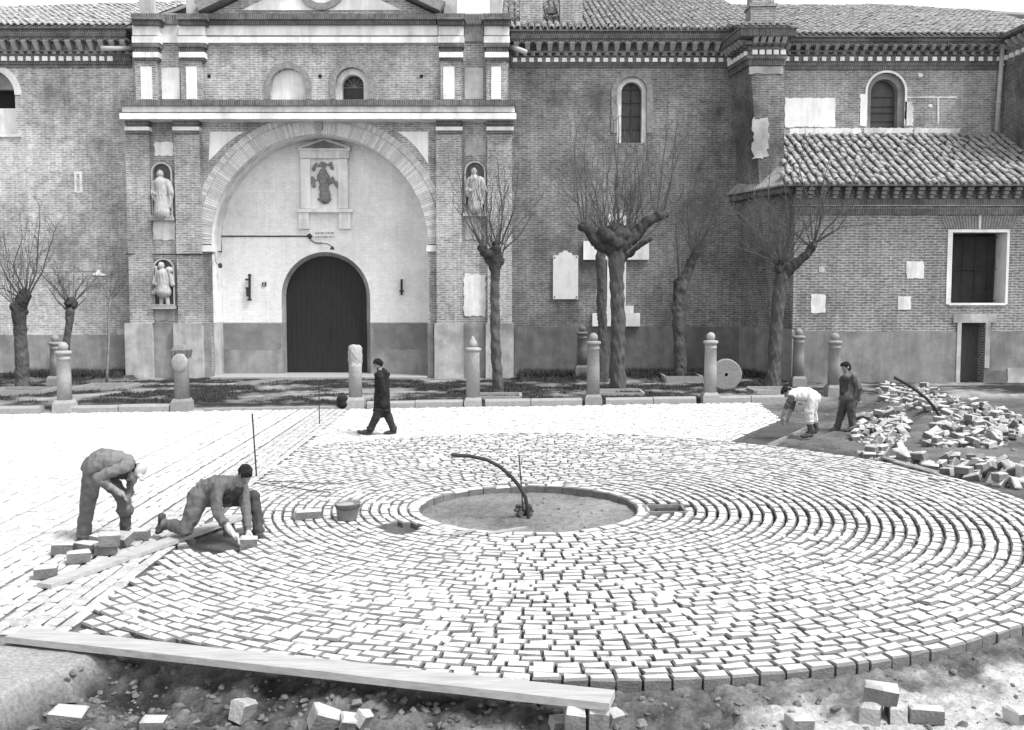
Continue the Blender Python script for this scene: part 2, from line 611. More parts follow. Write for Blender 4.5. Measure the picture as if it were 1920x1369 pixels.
        ins = A0[e[:, 0], e[:, 1], e[:, 2]]
        q[~ins] = q[~ins][:, ::-1]
        F.append(q)
    F = np.concatenate(F)
    F = F[(F >= 0).all(1)]
    return V, F, ids[F[:, 0]]

def sdf_obj(name, prims, res, mats, parent=None, base=None, k=0.03, noise=None):
    V, F, ids = sdf_mesh(prims, res, k, noise)
    b = BASE[parent.name] if parent is not None else Vector(base)
    me = mesh_from(name, V, F, b, mats, ids, True)
    o = bpy.data.objects.new(name, me)
    COL.objects.link(o)
    BASE[o.name] = b
    if parent is not None:
        o.parent = parent
    else:
        o.location = b
    return o
# ================================================================== the ground
C0 = np.array((0.23, 13.98))      # centre of the planting pit
C1 = np.array((0.61, 14.50))      # centre of the outermost ring
RP, RO = 1.53, 6.91

def seam(Y): return -4.02 - 0.021 * (np.asarray(Y) - 8.8)
def kerb_y(X): return 26.95 + 0.143 * np.asarray(X)

def in_poly(X, Y, poly):
    X = np.asarray(X, float)
    Y = np.asarray(Y, float)
    r = np.zeros(X.shape, bool)
    n = len(poly)
    for i in range(n):
        x0, y0 = poly[i]
        x1, y1 = poly[(i + 1) % n]
        c = ((y0 > Y) != (y1 > Y)) & (X < (x1 - x0) * (Y - y0) / ((y1 - y0) if y1 != y0 else 1e-9) + x0)
        r ^= c
    return r

def gp(pts, z=0.0): return [(G(x, y, z).x, G(x, y, z).y) for x, y in pts]

HOLE_KNEEL = gp([(335, 1020), (405, 992), (470, 992), (488, 1008), (468, 1030), (400, 1034), (350, 1030)])
HOLE_DRAIN = gp([(1208, 944), (1290, 944), (1292, 963), (1208, 963)])
HOLE_PATCH = gp([(708, 984), (735, 977), (780, 979), (790, 991), (750, 1000), (715, 997)])
HOLE_FAR = gp([(1010, 829), (1060, 827), (1085, 834), (1060, 840), (1015, 836)])
HOLES = [HOLE_KNEEL, HOLE_DRAIN, HOLE_PATCH]
BACKFIELD = [(-4.16, 15.0), (4.5, 15.0), (4.5, 20.2), (6.5, 24.0), (6.9, 27.85), (-4.42, 26.25)]
TRENCH = [(4.40, 20.25), (6.5, 24.1), (7.05, 23.5), (5.12, 19.85)]
HEAP_A = [(1640, 730), (1720, 726), (1800, 750), (1880, 772), (1925, 792), (1925, 806), (1880, 828), (1800, 838), (1732, 832), (1738, 812), (1768, 792), (1700, 772), (1655, 754)]
HEAP_B = [(1610, 778), (1650, 768), (1690, 778), (1705, 800), (1700, 820), (1640, 832), (1602, 820)]
HEAP_C = [(1608, 838), (1650, 826), (1710, 842), (1740, 862), (1830, 846), (1925, 872), (1925, 908), (1850, 893), (1720, 866), (1640, 852)]
MOUNDS = [((10.6, 24.6), 1.5, 2.4, 0.30), ((10.9, 28.5), 1.3, 1.8, 0.22), ((9.4, 22.2), 1.3, 1.0, 0.20), ((7.75, 22.2), 0.7, 1.1, 0.12), ((8.4, 19.1), 1.1, 0.5, 0.08)]

def y_edge(X): return 8.12 - 0.231 * (np.asarray(X) + 1.5)
def circ_d(X, Y):
    d = np.hypot(X - C1[0], Y - C1[1]) - RO
    e = np.where((np.asarray(X) < -1.4) & (np.asarray(Y) < 11) & (np.asarray(X) > -4.4), y_edge(X) - Y, 9.0)
    return np.minimum(d, e)

def terrain(X, Y):
    X = np.asarray(X, float)
    Y = np.asarray(Y, float)
    f1 = fbm(X * 0.9, Y * 0.9, 1, 5)
    f2 = fbm(X * 4.5, Y * 4.5, 5, 4)
    f3 = fbm(X * 16, Y * 16, 9, 3)
    z = -0.07 + 0.05 * f1 + 0.02 * f2 + 0.006 * f3
    tone = 0.115 + 0.08 * f1 + 0.05 * f2 + 0.04 * f3
    d = circ_d(X, Y)
    rp = np.hypot(X - C0[0], Y - C0[1])
    sm = seam(Y)
    kd = Y - kerb_y(X)
    # heap earth on the right
    for (cx, cy), sx_, sy_, h in MOUNDS:
        g = np.exp(-((X - cx) / sx_) ** 2 - ((Y - cy) / sy_) ** 2)
        z = z + h * g * (1 + 0.5 * f2)
    # hollow in front of the circle
    front = sstep(12.5, 11.0, Y)
    deep = sstep(3.2, 0.9, X)
    zf = -0.105 - (0.06 + 0.17 * deep) * sstep(0.0, 0.75, d) + 0.035 * f1 + 0.05 * f2 * (0.4 + deep) + 0.045 * f3
    tf = 0.12 + 0.12 * f1 + 0.10 * f2 + 0.08 * f3
    pale = sstep(1.0, 2.6, X + 0.9 * f1 + 0.35 * f2) * sstep(0.22, 0.6, d + 0.35 * f2)
    pale = np.maximum(pale, 0.75 * sstep(7.2, 6.7, Y + 0.5 * f1 + 0.3 * f2))
    tf = tf + (0.46 - tf) * np.clip(pale, 0, 1)
    z = z * (1 - front) + zf * front
    tone = tone * (1 - front) + tf * front
    # ledge of pale sand on the left, behind it the straight field
    led = sstep(-0.10, 0.10, (-3.42 + np.minimum(0, (Y - 8.3)) * 0.44) - X + 0.12 * f2)
    led = np.where(Y > 8.80, sstep(-0.03, 0.03, sm - X + 0.02), led)
    z = z * (1 - led) + (-0.03 + 0.02 * f2) * led
    tone = tone * (1 - led) + (0.36 + 0.12 * f1) * led
    # bedding under the setts
    ang = np.arctan2(Y - C0[1], X - C0[0])
    op = np.exp(-((rp - 3.0) / 1.1) ** 2) * (0.35 + 0.75 * np.exp(-(ang / 0.55) ** 2)) \
        + 0.9 * np.exp(-((X - 1.2) / 1.2) ** 2 - ((Y - 11.3) / 0.9) ** 2) \
        + 0.9 * np.exp(-((X - 0.6) / 2.2) ** 2 - ((Y - 16.6) / 1.1) ** 2) \
        + 0.5 * np.exp(-((rp - 5.4) / 0.9) ** 2) * np.exp(-((ang + 0.15) / 0.4) ** 2) \
        + 0.65 * sstep(9.3, 8.1, Y) + 0.4 * sstep(2.7, 2.2, rp) + 0.55 * np.exp(-((X + 2.6) / 0.9) ** 2 - ((Y - 10.2) / 1.8) ** 2)
    op = np.clip(op + 0.9 * f1 + 0.25 * f2, 0.22, 1)
    circ = (d < -0.01) & (X > sm - 0.01)
    zb = -0.038 - 0.05 * op
    zb = np.where(d > -0.14, np.minimum(zb, -0.11), zb)
    tb = 0.20 - 0.16 * op
    z = np.where(circ, zb, z)
    tone = np.where(circ, tb, tone)
    back = in_poly(X, Y, BACKFIELD) & (d >= -0.01)
    ob = np.clip(0.32 + 0.6 * f1 + 0.35 * sstep(2.5, 5.0, X), 0.1, 1)
    z = np.where(back, -0.020 - 0.04 * ob, z)
    tone = np.where(back, 0.33 - 0.24 * ob, tone)
    leftf = (X <= sm - 0.01) & (Y > 8.40) & (kd < 0.05)
    ol = np.clip(0.15 + 0.25 * f1 + 0.45 * sstep(2.6, 0.6, sm - X), 0.06, 1)
    z = np.where(leftf, -0.012 - 0.04 * ol, z)
    tone = np.where(leftf, 0.38 - 0.28 * ol, tone)
    tr = in_poly(X, Y, TRENCH)
    z = np.where(tr, -0.085 + 0.004 * f3, z)
    tone = np.where(tr, 0.085 + 0.02 * f2, tone)
    for h in HOLES:
        q = in_poly(X, Y, h) & circ
        z = np.where(q, -0.075 + 0.02 * f2, z)
        tone = np.where(q, 0.10 + 0.04 * f2, tone)
    pit = rp < RP + 0.1
    z = np.where(pit, -0.115 + 0.02 * f1 + 0.015 * f2 + 0.006 * f3, z)
    tone = np.where(pit, 0.20 + 0.10 * f1 + 0.08 * f3, tone)
    # the strip between the kerb and the church: worn earth with patches of turf
    at = sstep(0.05, 0.35, kd)
    ga = fbm(X * 0.8, Y * 1.1, 21, 5)
    za = 0.06 + 0.03 * f2 + 0.05 * np.clip(ga, 0, 1)
    ta = 0.15 - 0.42 * np.clip(ga + 0.14, -0.25, 0.4) + 0.14 * f2
    wl = sstep(33.2, 34.6, Y) * sstep(38.0, 36.5, Y) * np.where((X < -13.3) | (X > 0.3), 1.0, 0.0) * (X < 9)
    za = za + 0.12 * wl
    ta = ta * (1 - 0.8 * wl) + 0.05 * 0.8 * wl
    z = z * (1 - at) + za * at
    tone = tone * (1 - at) + ta * at
    far = sstep(14.5, 17.0, np.abs(X)) * sstep(20, 15, Y)
    z = z * (1 - far) + (-0.05) * far
    return z, np.clip(tone, 0.03, 0.6)

def axis(segs):
    out = []
    for a, b, s in segs:
        out.append(np.arange(a, b - 1e-6, s))
    out.append(np.array([segs[-1][1]]))
    return np.concatenate(out)

gx = axis([(-400, -60, 40), (-60, -22, 4), (-22, -8, 0.14), (-8, -4.4, 0.07), (-4.4, 4.6, 0.032), (4.6, 8, 0.06), (8, 20, 0.12), (20, 60, 4), (60, 400, 40)])
gy = axis([(-300, -20, 40), (-20, 4, 2), (4, 6, 0.2), (6, 8.8, 0.026), (8.8, 13, 0.055), (13, 22, 0.075), (22, 38, 0.11), (38, 60, 2), (60, 900, 60)])
GX, GY = np.meshgrid(gx, gy)
GZ, GT = terrain(GX.ravel(), GY.ravel())
nx, ny = len(gx), len(gy)
ii = (np.arange(ny - 1)[:, None] * nx + np.arange(nx - 1)[None, :]).ravel()
gf = np.stack([ii, ii + 1, ii + nx + 1, ii + nx], 1)
gme = bpy.data.meshes.new('ground')
gv = np.stack([GX.ravel(), GY.ravel(), GZ], 1)
gme.vertices.add(len(gv))
gme.vertices.foreach_set('co', gv.ravel().astype(np.float32))
gme.loops.add(len(gf) * 4)
gme.loops.foreach_set('vertex_index', gf.ravel().astype(np.int32))
gme.polygons.add(len(gf))
gme.polygons.foreach_set('loop_start', (np.arange(len(gf)) * 4).astype(np.int32))
gme.polygons.foreach_set('loop_total', np.full(len(gf), 4, dtype=np.int32))
gme.polygons.foreach_set('use_smooth', np.ones(len(gf), dtype=bool))
gme.update(calc_edges=True)
at_ = gme.attributes.new('tone', 'FLOAT', 'POINT')
at_.data.foreach_set('value', GT.astype(np.float32))

gm = bpy.data.materials.new('earth')
gm.use_nodes = True
n_, l_ = gm.node_tree.nodes, gm.node_tree.links
gb = n_['Principled BSDF']
gb.inputs['Roughness'].default_value = 0.95
gb.inputs['Specular IOR Level'].default_value = 0.1
ga_ = n_.new('ShaderNodeAttribute')
ga_.attribute_name = 'tone'
gn = n_.new('ShaderNodeTexNoise')
gn.inputs['Scale'].default_value = 30
gn.inputs['Detail'].default_value = 8
gn.inputs['Roughness'].default_value = 0.75
gg = n_.new('ShaderNodeNewGeometry')
l_.new(gg.outputs['Position'], gn.inputs['Vector'])
gr = n_.new('ShaderNodeMapRange')
gr.inputs[1].default_value = 0.3
gr.inputs[2].default_value = 0.7
gr.inputs[3].default_value = 0.55
gr.inputs[4].default_value = 1.45
l_.new(gn.outputs[0], gr.inputs[0])
gmul = n_.new('ShaderNodeMath')
gmul.operation = 'MULTIPLY'
l_.new(ga_.outputs['Fac'], gmul.inputs[0])
l_.new(gr.outputs[0], gmul.inputs[1])
l_.new(gmul.outputs[0], gb.inputs['Base Color'])
gbp = n_.new('ShaderNodeBump')
gbp.inputs['Strength'].default_value = 0.8
gbp.inputs['Distance'].default_value = 0.04
l_.new(gn.outputs[0], gbp.inputs['Height'])
l_.new(gbp.outputs[0], gb.inputs['Normal'])
gme.materials.append(gm)
ground = bpy.data.objects.new('ground', gme)
COL.objects.link(ground)
ground['kind'] = 'structure'

def Gt(px, py):
    g = G(px, py, 0.0)
    for _ in range(12):
        g = G(px, py, 0.5 * g.z + 0.5 * float(terrain(np.array([g.x]), np.array([g.y]))[0][0]))
    return g

def zt(x, y): return float(terrain(np.array([x]), np.array([y]))[0][0])

# ================================================================== setts
def sett_variant(seed, cham=0.10, rough=0.038):
    r = np.random.default_rng(seed)
    cx, cy = cham * 0.66, cham * 1.28
    b = np.array([(-.5, -.5, -1), (.5, -.5, -1), (.5, .5, -1), (-.5, .5, -1)], float)
    m = np.array([(-.5, -.5, -.13), (.5, -.5, -.13), (.5, .5, -.13), (-.5, .5, -.13)], float)
    t = np.array([(-.5 + cx, -.5 + cy, 0), (.5 - cx, -.5 + cy, 0), (.5 - cx, .5 - cy, 0), (-.5 + cx, .5 - cy, 0)], float)
    m[:, :2] += r.uniform(-rough, rough, (4, 2)) * np.array([0.55, 0.9])
    m[:, 2] += r.uniform(-.06, .04, 4)
    t[:, :2] += r.uniform(-rough, rough, (4, 2)) * np.array([0.6, 0.9])
    t[:, 2] += r.uniform(-.06, .03, 4)
    c = np.array([(r.uniform(-.1, .1), r.uniform(-.1, .1), 0.035)])
    b[:, :2] *= 0.96
    v = np.concatenate([b, m, t, c])
    f = []
    for i in range(4):
        j = (i + 1) % 4
        f += [(i, j, 4 + j), (i, 4 + j, 4 + i), (4 + i, 4 + j, 8 + j), (4 + i, 8 + j, 8 + i), (8 + i, 8 + j, 12)]
    return v, np.array(f)

SETT_MI = [1, 1, 2, 2, 0] * 4       # sides and edges with painted shade, plain top
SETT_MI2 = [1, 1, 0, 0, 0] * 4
SV = [sett_variant(s) for s in range(14)]
SME = []
for i, (v, f) in enumerate(SV):
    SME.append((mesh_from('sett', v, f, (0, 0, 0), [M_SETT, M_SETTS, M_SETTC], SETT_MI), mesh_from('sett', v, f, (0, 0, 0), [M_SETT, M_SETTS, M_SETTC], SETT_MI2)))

def lay(name, lst, label_kind, nind=300, top=None):
    """lst: (x, y, z, rot, length, width, height, tiltx, tilty); the nearest are single pieces, the rest one piece of stuff"""
    root = bpy.data.objects.new(name, None)
    COL.objects.link(root)
    root['kind'] = 'structure'
    BASE[root.name] = Vector((0, 0, 0))
    sme = SME
    if top is not None:
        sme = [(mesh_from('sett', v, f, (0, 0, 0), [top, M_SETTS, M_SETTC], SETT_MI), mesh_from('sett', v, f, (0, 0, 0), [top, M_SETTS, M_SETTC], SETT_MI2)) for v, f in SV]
    lst = sorted(lst, key=lambda q: q[1] if q[1] > 6.2 else 99)
    for q in lst[:nind]:
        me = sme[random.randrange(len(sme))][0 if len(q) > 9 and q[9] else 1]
        o = put('sett', me, q[:3], (q[7], q[8], q[3] + (math.pi if random.random() < .5 else 0)), (q[4], q[5], q[6]), root)
    rest = lst[nind:]
    if rest:
        VV, FF, MI = [], [], []
        k = 0
        for q in rest:
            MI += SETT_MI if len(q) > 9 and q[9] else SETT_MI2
            v, f = SV[random.randrange(len(SV))]
            s = v * np.array(q[4:7])
            M = np.array(Euler((q[7], q[8], q[3] + (math.pi if random.random() < .5 else 0))).to_matrix())
            VV.append(s @ M.T + np.array(q[:3]))
            FF.append(f + k)
            k += len(v)
        V, F = np.concatenate(VV), np.concatenate(FF)
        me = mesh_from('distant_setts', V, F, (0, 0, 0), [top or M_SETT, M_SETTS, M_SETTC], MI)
        o = bpy.data.objects.new('distant_setts', me)
        COL.objects.link(o)
        o.parent = root
        o['kind'] = 'stuff'
    return root

def blocked(x, y):
    return any(bool(in_poly(np.array([x]), np.array([y]), h)[0]) for h in HOLES)

# ---- the round pavement: concentric rings, centres drifting a little outwards as in the photograph
circle = []
U = random.uniform
W0 = 0.19
NR = 36
pitch = (RO - RP - W0) / NR
for j in range(-1, NR + 7):
    if j < 0:
        r0, r1 = RP, RP + W0
        Ls = 0.29
    else:
        r0 = RP + W0 + j * pitch
        r1 = r0 + pitch
        Ls = 0.222
    rm = (r0 + r1) / 2
    t = min(1.0, (rm - RP) / (RO - RP))
    c = C0 + (C1 - C0) * t
    a = U(0, 6.28)
    end = a + 2 * math.pi
    while a < end - 0.4 * Ls / rm:
        ln = Ls * U(0.86, 1.12)
        if random.random() < 0.07 and j >= 0:
            ln = Ls * 0.55
        if end - a < 1.45 * ln / rm:
            ln = (end - a) * rm
        am = a + ln / rm / 2
        a += ln / rm
        rr = rm + U(-.006, .006)
        x, y = c[0] + rr * math.cos(am), c[1] + rr * math.sin(am)
        if j >= NR and not (x < -1.3 and y < 10.5 and y > y_edge(x) + 0.05 + U(-.02, .03)):
            continue
        if x < seam(y) + 0.07 + U(-0.05, 0.05) or blocked(x, y):
            continue
        wd = (r1 - r0) - 0.016 - abs(random.gauss(0, 0.006))
        jl = 0.011 + abs(random.gauss(0, 0.005))
        circle.append((x, y, random.gauss(0, 0.004), am + math.pi / 2 + random.gauss(0, 0.014), max(0.07, ln - jl), wd, U(0.14, 0.165),
                       random.gauss(0, 0.014), random.gauss(0, 0.012)))
_ct = terrain(np.array([q[0] for q in circle]), np.array([q[1] for q in circle]))[1]
circle = [q + (random.random() < 0.62 + 0.9 * max(0.0, (0.20 - t_) / 0.16),) for q, t_ in zip(circle, _ct)]
round_pavement = lay('round_pavement', circle, 'circle')

# ---- straight field on the left: rows run away from the camera
field = []
band = []
xr = 0.03
k = 0
while xr > -10.0:
    wide = 0.150
    y = 8.50 + U(0, .2)
    while True:
        x0 = float(seam(y)) + xr - wide / 2
        if y > float(kerb_y(x0)) - 0.25:
            break
        ln = U(0.19, 0.25)
        if x0 > -0.53 * (y + 0.3) - 0.3:
            (band if k < 5 else field).append((x0 + random.gauss(0, .004), y + ln / 2, random.gauss(0, .003), math.pi / 2 + random.gauss(0, .015), ln - 0.014 - abs(random.gauss(0, .005)),
                          wide - 0.014 - abs(random.gauss(0, .004)), 0.14, random.gauss(0, .012), random.gauss(0, .01)))
        y += ln
    k += 1
    xr -= wide + (0.035 if k in (5, 8, 12, 17) else 0.0)
left_pavement = lay('straight_pavement', field, 'field')
band_pavement = lay('border_pavement', band, 'band', top=M_SETTB)

# ---- field between the circle and the kerb: slanting rows
backf = []
dv = np.array((0.49, 0.872))
nv = np.array((dv[1], -dv[0]))
for r_ in np.arange(-26, 12, 0.152):
    s = U(-0.2, 0)
    while s < 36:
        ln = U(0.19, 0.25)
        p = np.array((0.0, 10.0)) + nv * r_ + dv * (s + ln / 2)
        s += ln
        if not (-4.6 < p[0] < 7.1 and 15.5 < p[1] < 28.2):
            continue
        if circ_d(p[0], p[1]) < 0.10 or p[0] < seam(p[1]) + 0.08 or p[1] > kerb_y(p[0]) - 0.22 or not bool(in_poly(p[0:1], p[1:2], BACKFIELD)[0]):
            continue
        backf.append((p[0], p[1], random.gauss(0, .004), math.atan2(dv[1], dv[0]) + random.gauss(0, .02), ln - 0.014 - abs(random.gauss(0, .006)), 0.128, 0.14,
                      random.gauss(0, .014), random.gauss(0, .012)))
back_pavement = lay('rear_pavement', backf, 'rear')
# ================================================================== the church
YP, YB, YL, YR, YT = 35.0, 35.2, 35.9, 36.2, 36.3     # pilasters, portal wall, left wall, right wall, wall inside the arch
ZG = -0.3                                             # walls go a little below the ground

def wall_pieces(mb, x0, x1, z0, z1, ya, yb, holes, mi=0, seg=18):
    """a wall with arched or square holes; hole = (xc, half width, z sill, z spring or z top, arched)"""
    cur = x0
    for xc, hw, zs, zt_, arched in sorted(holes):
        if xc - hw > cur:
            mb.box(cur, xc - hw, ya, yb, z0, z1, mi)
        if zs > z0:
            mb.box(xc - hw, xc + hw, ya, yb, z0, zs, mi)
        if arched:
            arc = [(xc - hw * math.cos(math.pi * i / seg), zt_ + hw * math.sin(math.pi * i / seg)) for i in range(seg + 1)]
            for i in range(seg):
                (xa, za), (xb, zb) = arc[i], arc[i + 1]
                mb.prism([(xa, za), (xb, zb), (xb, z1), (xa, z1)], ya, yb, mi)
        elif z1 - zt_ > 0.01:
            mb.box(xc - hw, xc + hw, ya, yb, zt_, z1, mi)
        cur = xc + hw
    if cur < x1:
        mb.box(cur, x1, ya, yb, z0, z1, mi)
    return mb

def arch_ring(mb, xc, zc, r0, r1, ya, yb, a0=0.0, a1=math.pi, seg=28, mi=0, legs=0.0):
    pts = [(math.cos(a0 + (a1 - a0) * i / seg), math.sin(a0 + (a1 - a0) * i / seg)) for i in range(seg + 1)]
    for i in range(seg):
        c, s = pts[i]
        c2, s2 = pts[i + 1]
        mb.prism([(xc + r0 * c, zc + r0 * s), (xc + r1 * c, zc + r1 * s), (xc + r1 * c2, zc + r1 * s2), (xc + r0 * c2, zc + r0 * s2)], ya, yb, mi)
    if legs:
        mb.box(xc + r0, xc + r1, ya, yb, zc - legs, zc, mi)
        mb.box(xc - r1, xc - r0, ya, yb, zc - legs, zc, mi)
    return mb

TILE_ME = []
for s in range(5):
    r = np.random.default_rng(s + 40)
    n = 5
    vs, fs = [], []
    for k, (yy, rad) in enumerate(((0, 0.098), (0.47, 0.078))):
        for i in range(n + 1):
            t = math.pi * i / n
            vs.append((rad * math.cos(t) * r.uniform(.96, 1.04), yy, rad * 0.85 * math.sin(t) + (0.0 if k else 0.012)))
    for k, (yy, rad) in enumerate(((0, 0.080), (0.47, 0.062))):
        for i in range(n + 1):
            t = math.pi * i / n
            vs.append((rad * math.cos(t), yy, rad * 0.85 * math.sin(t) - 0.006))
    for i in range(n):
        fs += [(i, i + 1, n + 2 + i, n + 1 + i), (i + 1, i, 2 * n + 2 + i, 2 * n + 3 + i)]
    TILE_ME.append((np.array(vs), fs, mesh_from('roof_tile', vs, fs, (0, 0, 0), [M_TILE])))

def tile_roof(parent, e0, e1, slope, length, keep=None, nind=0, width=0.235, course=0.40, name='roof', jit=1.0):
    """barrel tiles on a slope; e0 -> e1 is the eave from left to right, slope is the angle"""
    e0, e1 = Vector(e0), Vector(e1)
    ux = (e1 - e0)
    W = ux.length
    ux.normalize()
    back = Vector((0, 0, 1)).cross(ux)
    up = back * math.cos(slope) + Vector((0, 0, 1)) * math.sin(slope)
    nrm = ux.cross(up)
    Mx = Matrix((ux, up, nrm)).transposed()
    rows = int(length / course)
    cols = int(W / width)
    items = []
    for c in range(cols):
        for r_ in range(rows):
            u = (c + 0.5) * width + random.gauss(0, 0.008) * jit
            v = r_ * course - 0.10 + random.gauss(0, 0.02) * jit
            if keep and not keep(u, v):
                continue
            p = e0 + ux * u + up * v + nrm * (0.03 + random.gauss(0, 0.006) * jit)
            items.append((r_, c, p, random.gauss(0, 0.03) * jit, random.gauss(0.02, 0.02)))
    items.sort(key=lambda q: (q[0], q[1]))
    VV, FF, k = [], [], 0
    for i, (r_, c, p, rz, rx) in enumerate(items):
        v, f, me = TILE_ME[random.randrange(5)]
        M = Mx @ Euler((-rx, 0, rz)).to_matrix()
        if i < nind:
            put('roof_tile', me, p, M.to_euler(), (1, 1, 1), parent)
        else:
            VV.append(v @ np.array(M).T + np.array(p))
            FF += [tuple(a + k for a in q) for q in f]
            k += len(v)
    if VV:
        me = mesh_from('tile_courses', np.concatenate(VV), FF, BASE[parent.name], [M_TILE])
        o = bpy.data.objects.new('tile_courses', me)
        COL.objects.link(o)
        o.parent = parent
        o['kind'] = 'stuff'
    return Mx, up, nrm, ux

def roof_sheet(mb, pts, th=0.06, mi=0):
    n = len(pts)
    vs = [tuple(p) for p in pts] + [(p[0], p[1], p[2] - th) for p in pts]
    fs = [tuple(range(n)), tuple(range(2 * n - 1, n - 1, -1))] + [(i + n, (i + 1) % n + n, (i + 1) % n, i) for i in range(n)]
    return mb.add(vs, fs, mi)

def ragged(mb, x0, x1, yt, yb, Yf, depth, j=1.6, mi=0):
    rs_ = random.Random(int(x0 * 7 + yt))
    def side(a, b, n):
        return [(a[0] + (b[0] - a[0]) * i / n + rs_.uniform(-j, j), a[1] + (b[1] - a[1]) * i / n + rs_.uniform(-j, j)) for i in range(n)]
    nx__, ny__ = max(3, int((x1 - x0) / 5)), max(3, int((yb - yt) / 5))
    q = side((x0, yb), (x1, yb), nx__) + side((x1, yb), (x1, yt), ny__) + side((x1, yt), (x0, yt), nx__) + side((x0, yt), (x0, yb), ny__)
    return mb.prism([(PX(a, b, Yf), PZ(b, Yf)) for a, b in q], Yf, Yf + depth, mi)

SQ = mesh_from('white_block', [(-.5, -.5, -.5), (.5, -.5, -.5), (.5, .5, -.5), (-.5, .5, -.5), (-.46, -.52, .46), (.46, -.52, .46), (.5, .5, .5), (-.5, .5, .5)],
               [(0, 3, 2, 1), (4, 5, 6, 7), (0, 1, 5, 4), (1, 2, 6, 5), (2, 3, 7, 6), (3, 0, 4, 7)], (0, 0, 0), [M_LIME])
CB = mesh_from('corbel', [(-.34, .1, -.5), (.34, .1, -.5), (.34, .5, -.5), (-.34, .5, -.5), (-.5, -.5, .3), (.5, -.5, .3), (.5, .5, .3), (-.5, .5, .3), (-.5, -.5, .5), (.5, -.5, .5), (.5, .5, .5), (-.5, .5, .5)],
               [(0, 3, 2, 1), (8, 9, 10, 11), (0, 1, 5, 4), (1, 2, 6, 5), (2, 3, 7, 6), (3, 0, 4, 7), (4, 5, 9, 8), (5, 6, 10, 9), (6, 7, 11, 10), (7, 4, 8, 11)], (0, 0, 0), [M_CORB])

def cornice(parent, x0, x1, Yf, ye, rows, sq_pitch, cb_pitch, sq_range=None, corbels=True, p0=None, p1=None):
    """brick eave under a tiled roof. rows: pixel heights (tile edge, board bottom, corbel bottom, dots, square top, square bottom, moulding bottom).
    drawn on the plane Yf; the blocks stand on a straight line from x0 to x1"""
    yt, yb, yc, yd, y1, y2, ym = rows
    zs = [PZ(q, Yf) for q in rows]
    X0, X1 = PX(x0, yt, Yf), PX(x1, yt, Yf)
    mb = MB()
    mb.box(X0, X1, Yf - 0.50, Yf, zs[1], zs[0] - 0.02)                       # eave board
    mb.box(X0, X1, Yf - 0.44, Yf - 0.002, zs[1] - 0.07, zs[1] - 0.003)
    mb.box(X0, X1, Yf - 0.20, Yf - 0.004, zs[3], zs[2])                       # course under the corbels
    parent = mk('eave_cornice', mb, M_BRKD, parent)
    mb = MB()
    mb.box(X0, X1, Yf - 0.12, Yf - 0.006, zs[5] - 0.02, zs[4] + 0.03)
    mb.box(X0, X1, Yf - 0.09, Yf - 0.008, (zs[5] + zs[6]) / 2, zs[5] - 0.023)
    mb.box(X0, X1, Yf - 0.05, Yf - 0.010, zs[6], (zs[5] + zs[6]) / 2 - 0.003)
    mk('brick_moulding', mb, M_BRKD, parent)
    n = int((X1 - X0) / sq_pitch)
    for i in range(n):
        x = X0 + (i + 0.5) * (X1 - X0) / n
        s = abs(zs[4] - zs[5])
        if sq_range is None or sq_range[0] < x < sq_range[1]:
            put('white_block', SQ, (x, Yf - 0.10, (zs[4] + zs[5]) / 2), (0, 0, random.gauss(0, .03)), (s * U(1.0, 1.2), 0.12, s * U(.92, 1.02)), parent)
        put('dentil_brick', DN, (x + 0.05, Yf - 0.17, (zs[3] + zs[4]) / 2 + 0.03), (0, 0, math.pi / 4), (0.11, 0.11, abs(zs[3] - zs[4]) * 0.7), parent)
    if corbels:
        n = int((X1 - X0) / cb_pitch)
        for i in range(n):
            x = X0 + (i + 0.5) * (X1 - X0) / n
            put('corbel', CB, (x, Yf - 0.21, (zs[1] - 0.075 + zs[2]) / 2), (0, 0, 0), (cb_pitch * 0.5, 0.40, zs[1] - 0.075 - zs[2]), parent)
            t = put('corbel_tile', CT, (x + cb_pitch / 2, Yf - 0.46, zs[1] - 0.16), (0, 0, 0), (cb_pitch * 0.25, 0.3, 0.10), parent)

DN = mesh_from('dentil_brick', [(-.5, -.5, -.5), (.5, -.5, -.5), (.5, .5, -.5), (-.5, .5, -.5), (-.5, -.5, .5), (.5, -.5, .5), (.5, .5, .5), (-.5, .5, .5)],
               [(0, 3, 2, 1), (4, 5, 6, 7), (0, 1, 5, 4), (1, 2, 6, 5), (2, 3, 7, 6), (3, 0, 4, 7)], (0, 0, 0), [M_BRK])
_v, _f = [], []
for yy in (0, 1):
    for rad in (1.0, 0.75):
        for i in range(7):
            t = math.pi * i / 6
            _v.append((rad * math.cos(t), yy, rad * math.sin(t)))
for i in range(6):
    _f += [(i, i + 1, i + 15, i + 14), (i + 7, i + 21, i + 22, i + 8), (i, i + 7, i + 8, i + 1)]
CT = mesh_from('corbel_tile', _v, _f, (0, 0, 0), [M_BRK])

# ------------------------------------------------------------------ nave, left of the portal
nave = thing('church_nave', (-14, 35.9, 0), 'long brick church nave wall with white block cornice running on both sides of the portal', 'church')
mb = MB()
XL0 = PX(-260, 300, YL)
XL1 = PX(262, 300, YL)
ZE = PZ(58, YL)
wxc, whw = PX(-18, 180, YL), PX(28, 180, YL) - PX(-18, 180, YL)
wall_pieces(mb, XL0, XL1, ZG, ZE, YL, YL + 0.9, [(wxc, whw, PZ(252, YL), PZ(178, YL), True)])
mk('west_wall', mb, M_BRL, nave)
mb = MB()
mb.box(wxc - whw, wxc + whw, YL + 0.55, YL + 0.6, PZ(205, YL), PZ(130, YL))
win = mk('window', mb, M_DARK, nave)
mb = MB()
mb.box(XL0, XL1 - 0.01, YL - 0.05, YL - 0.002, ZG, PZ(628, YL))
mk('plinth', mb, M_PLG, nave)
mb = MB()
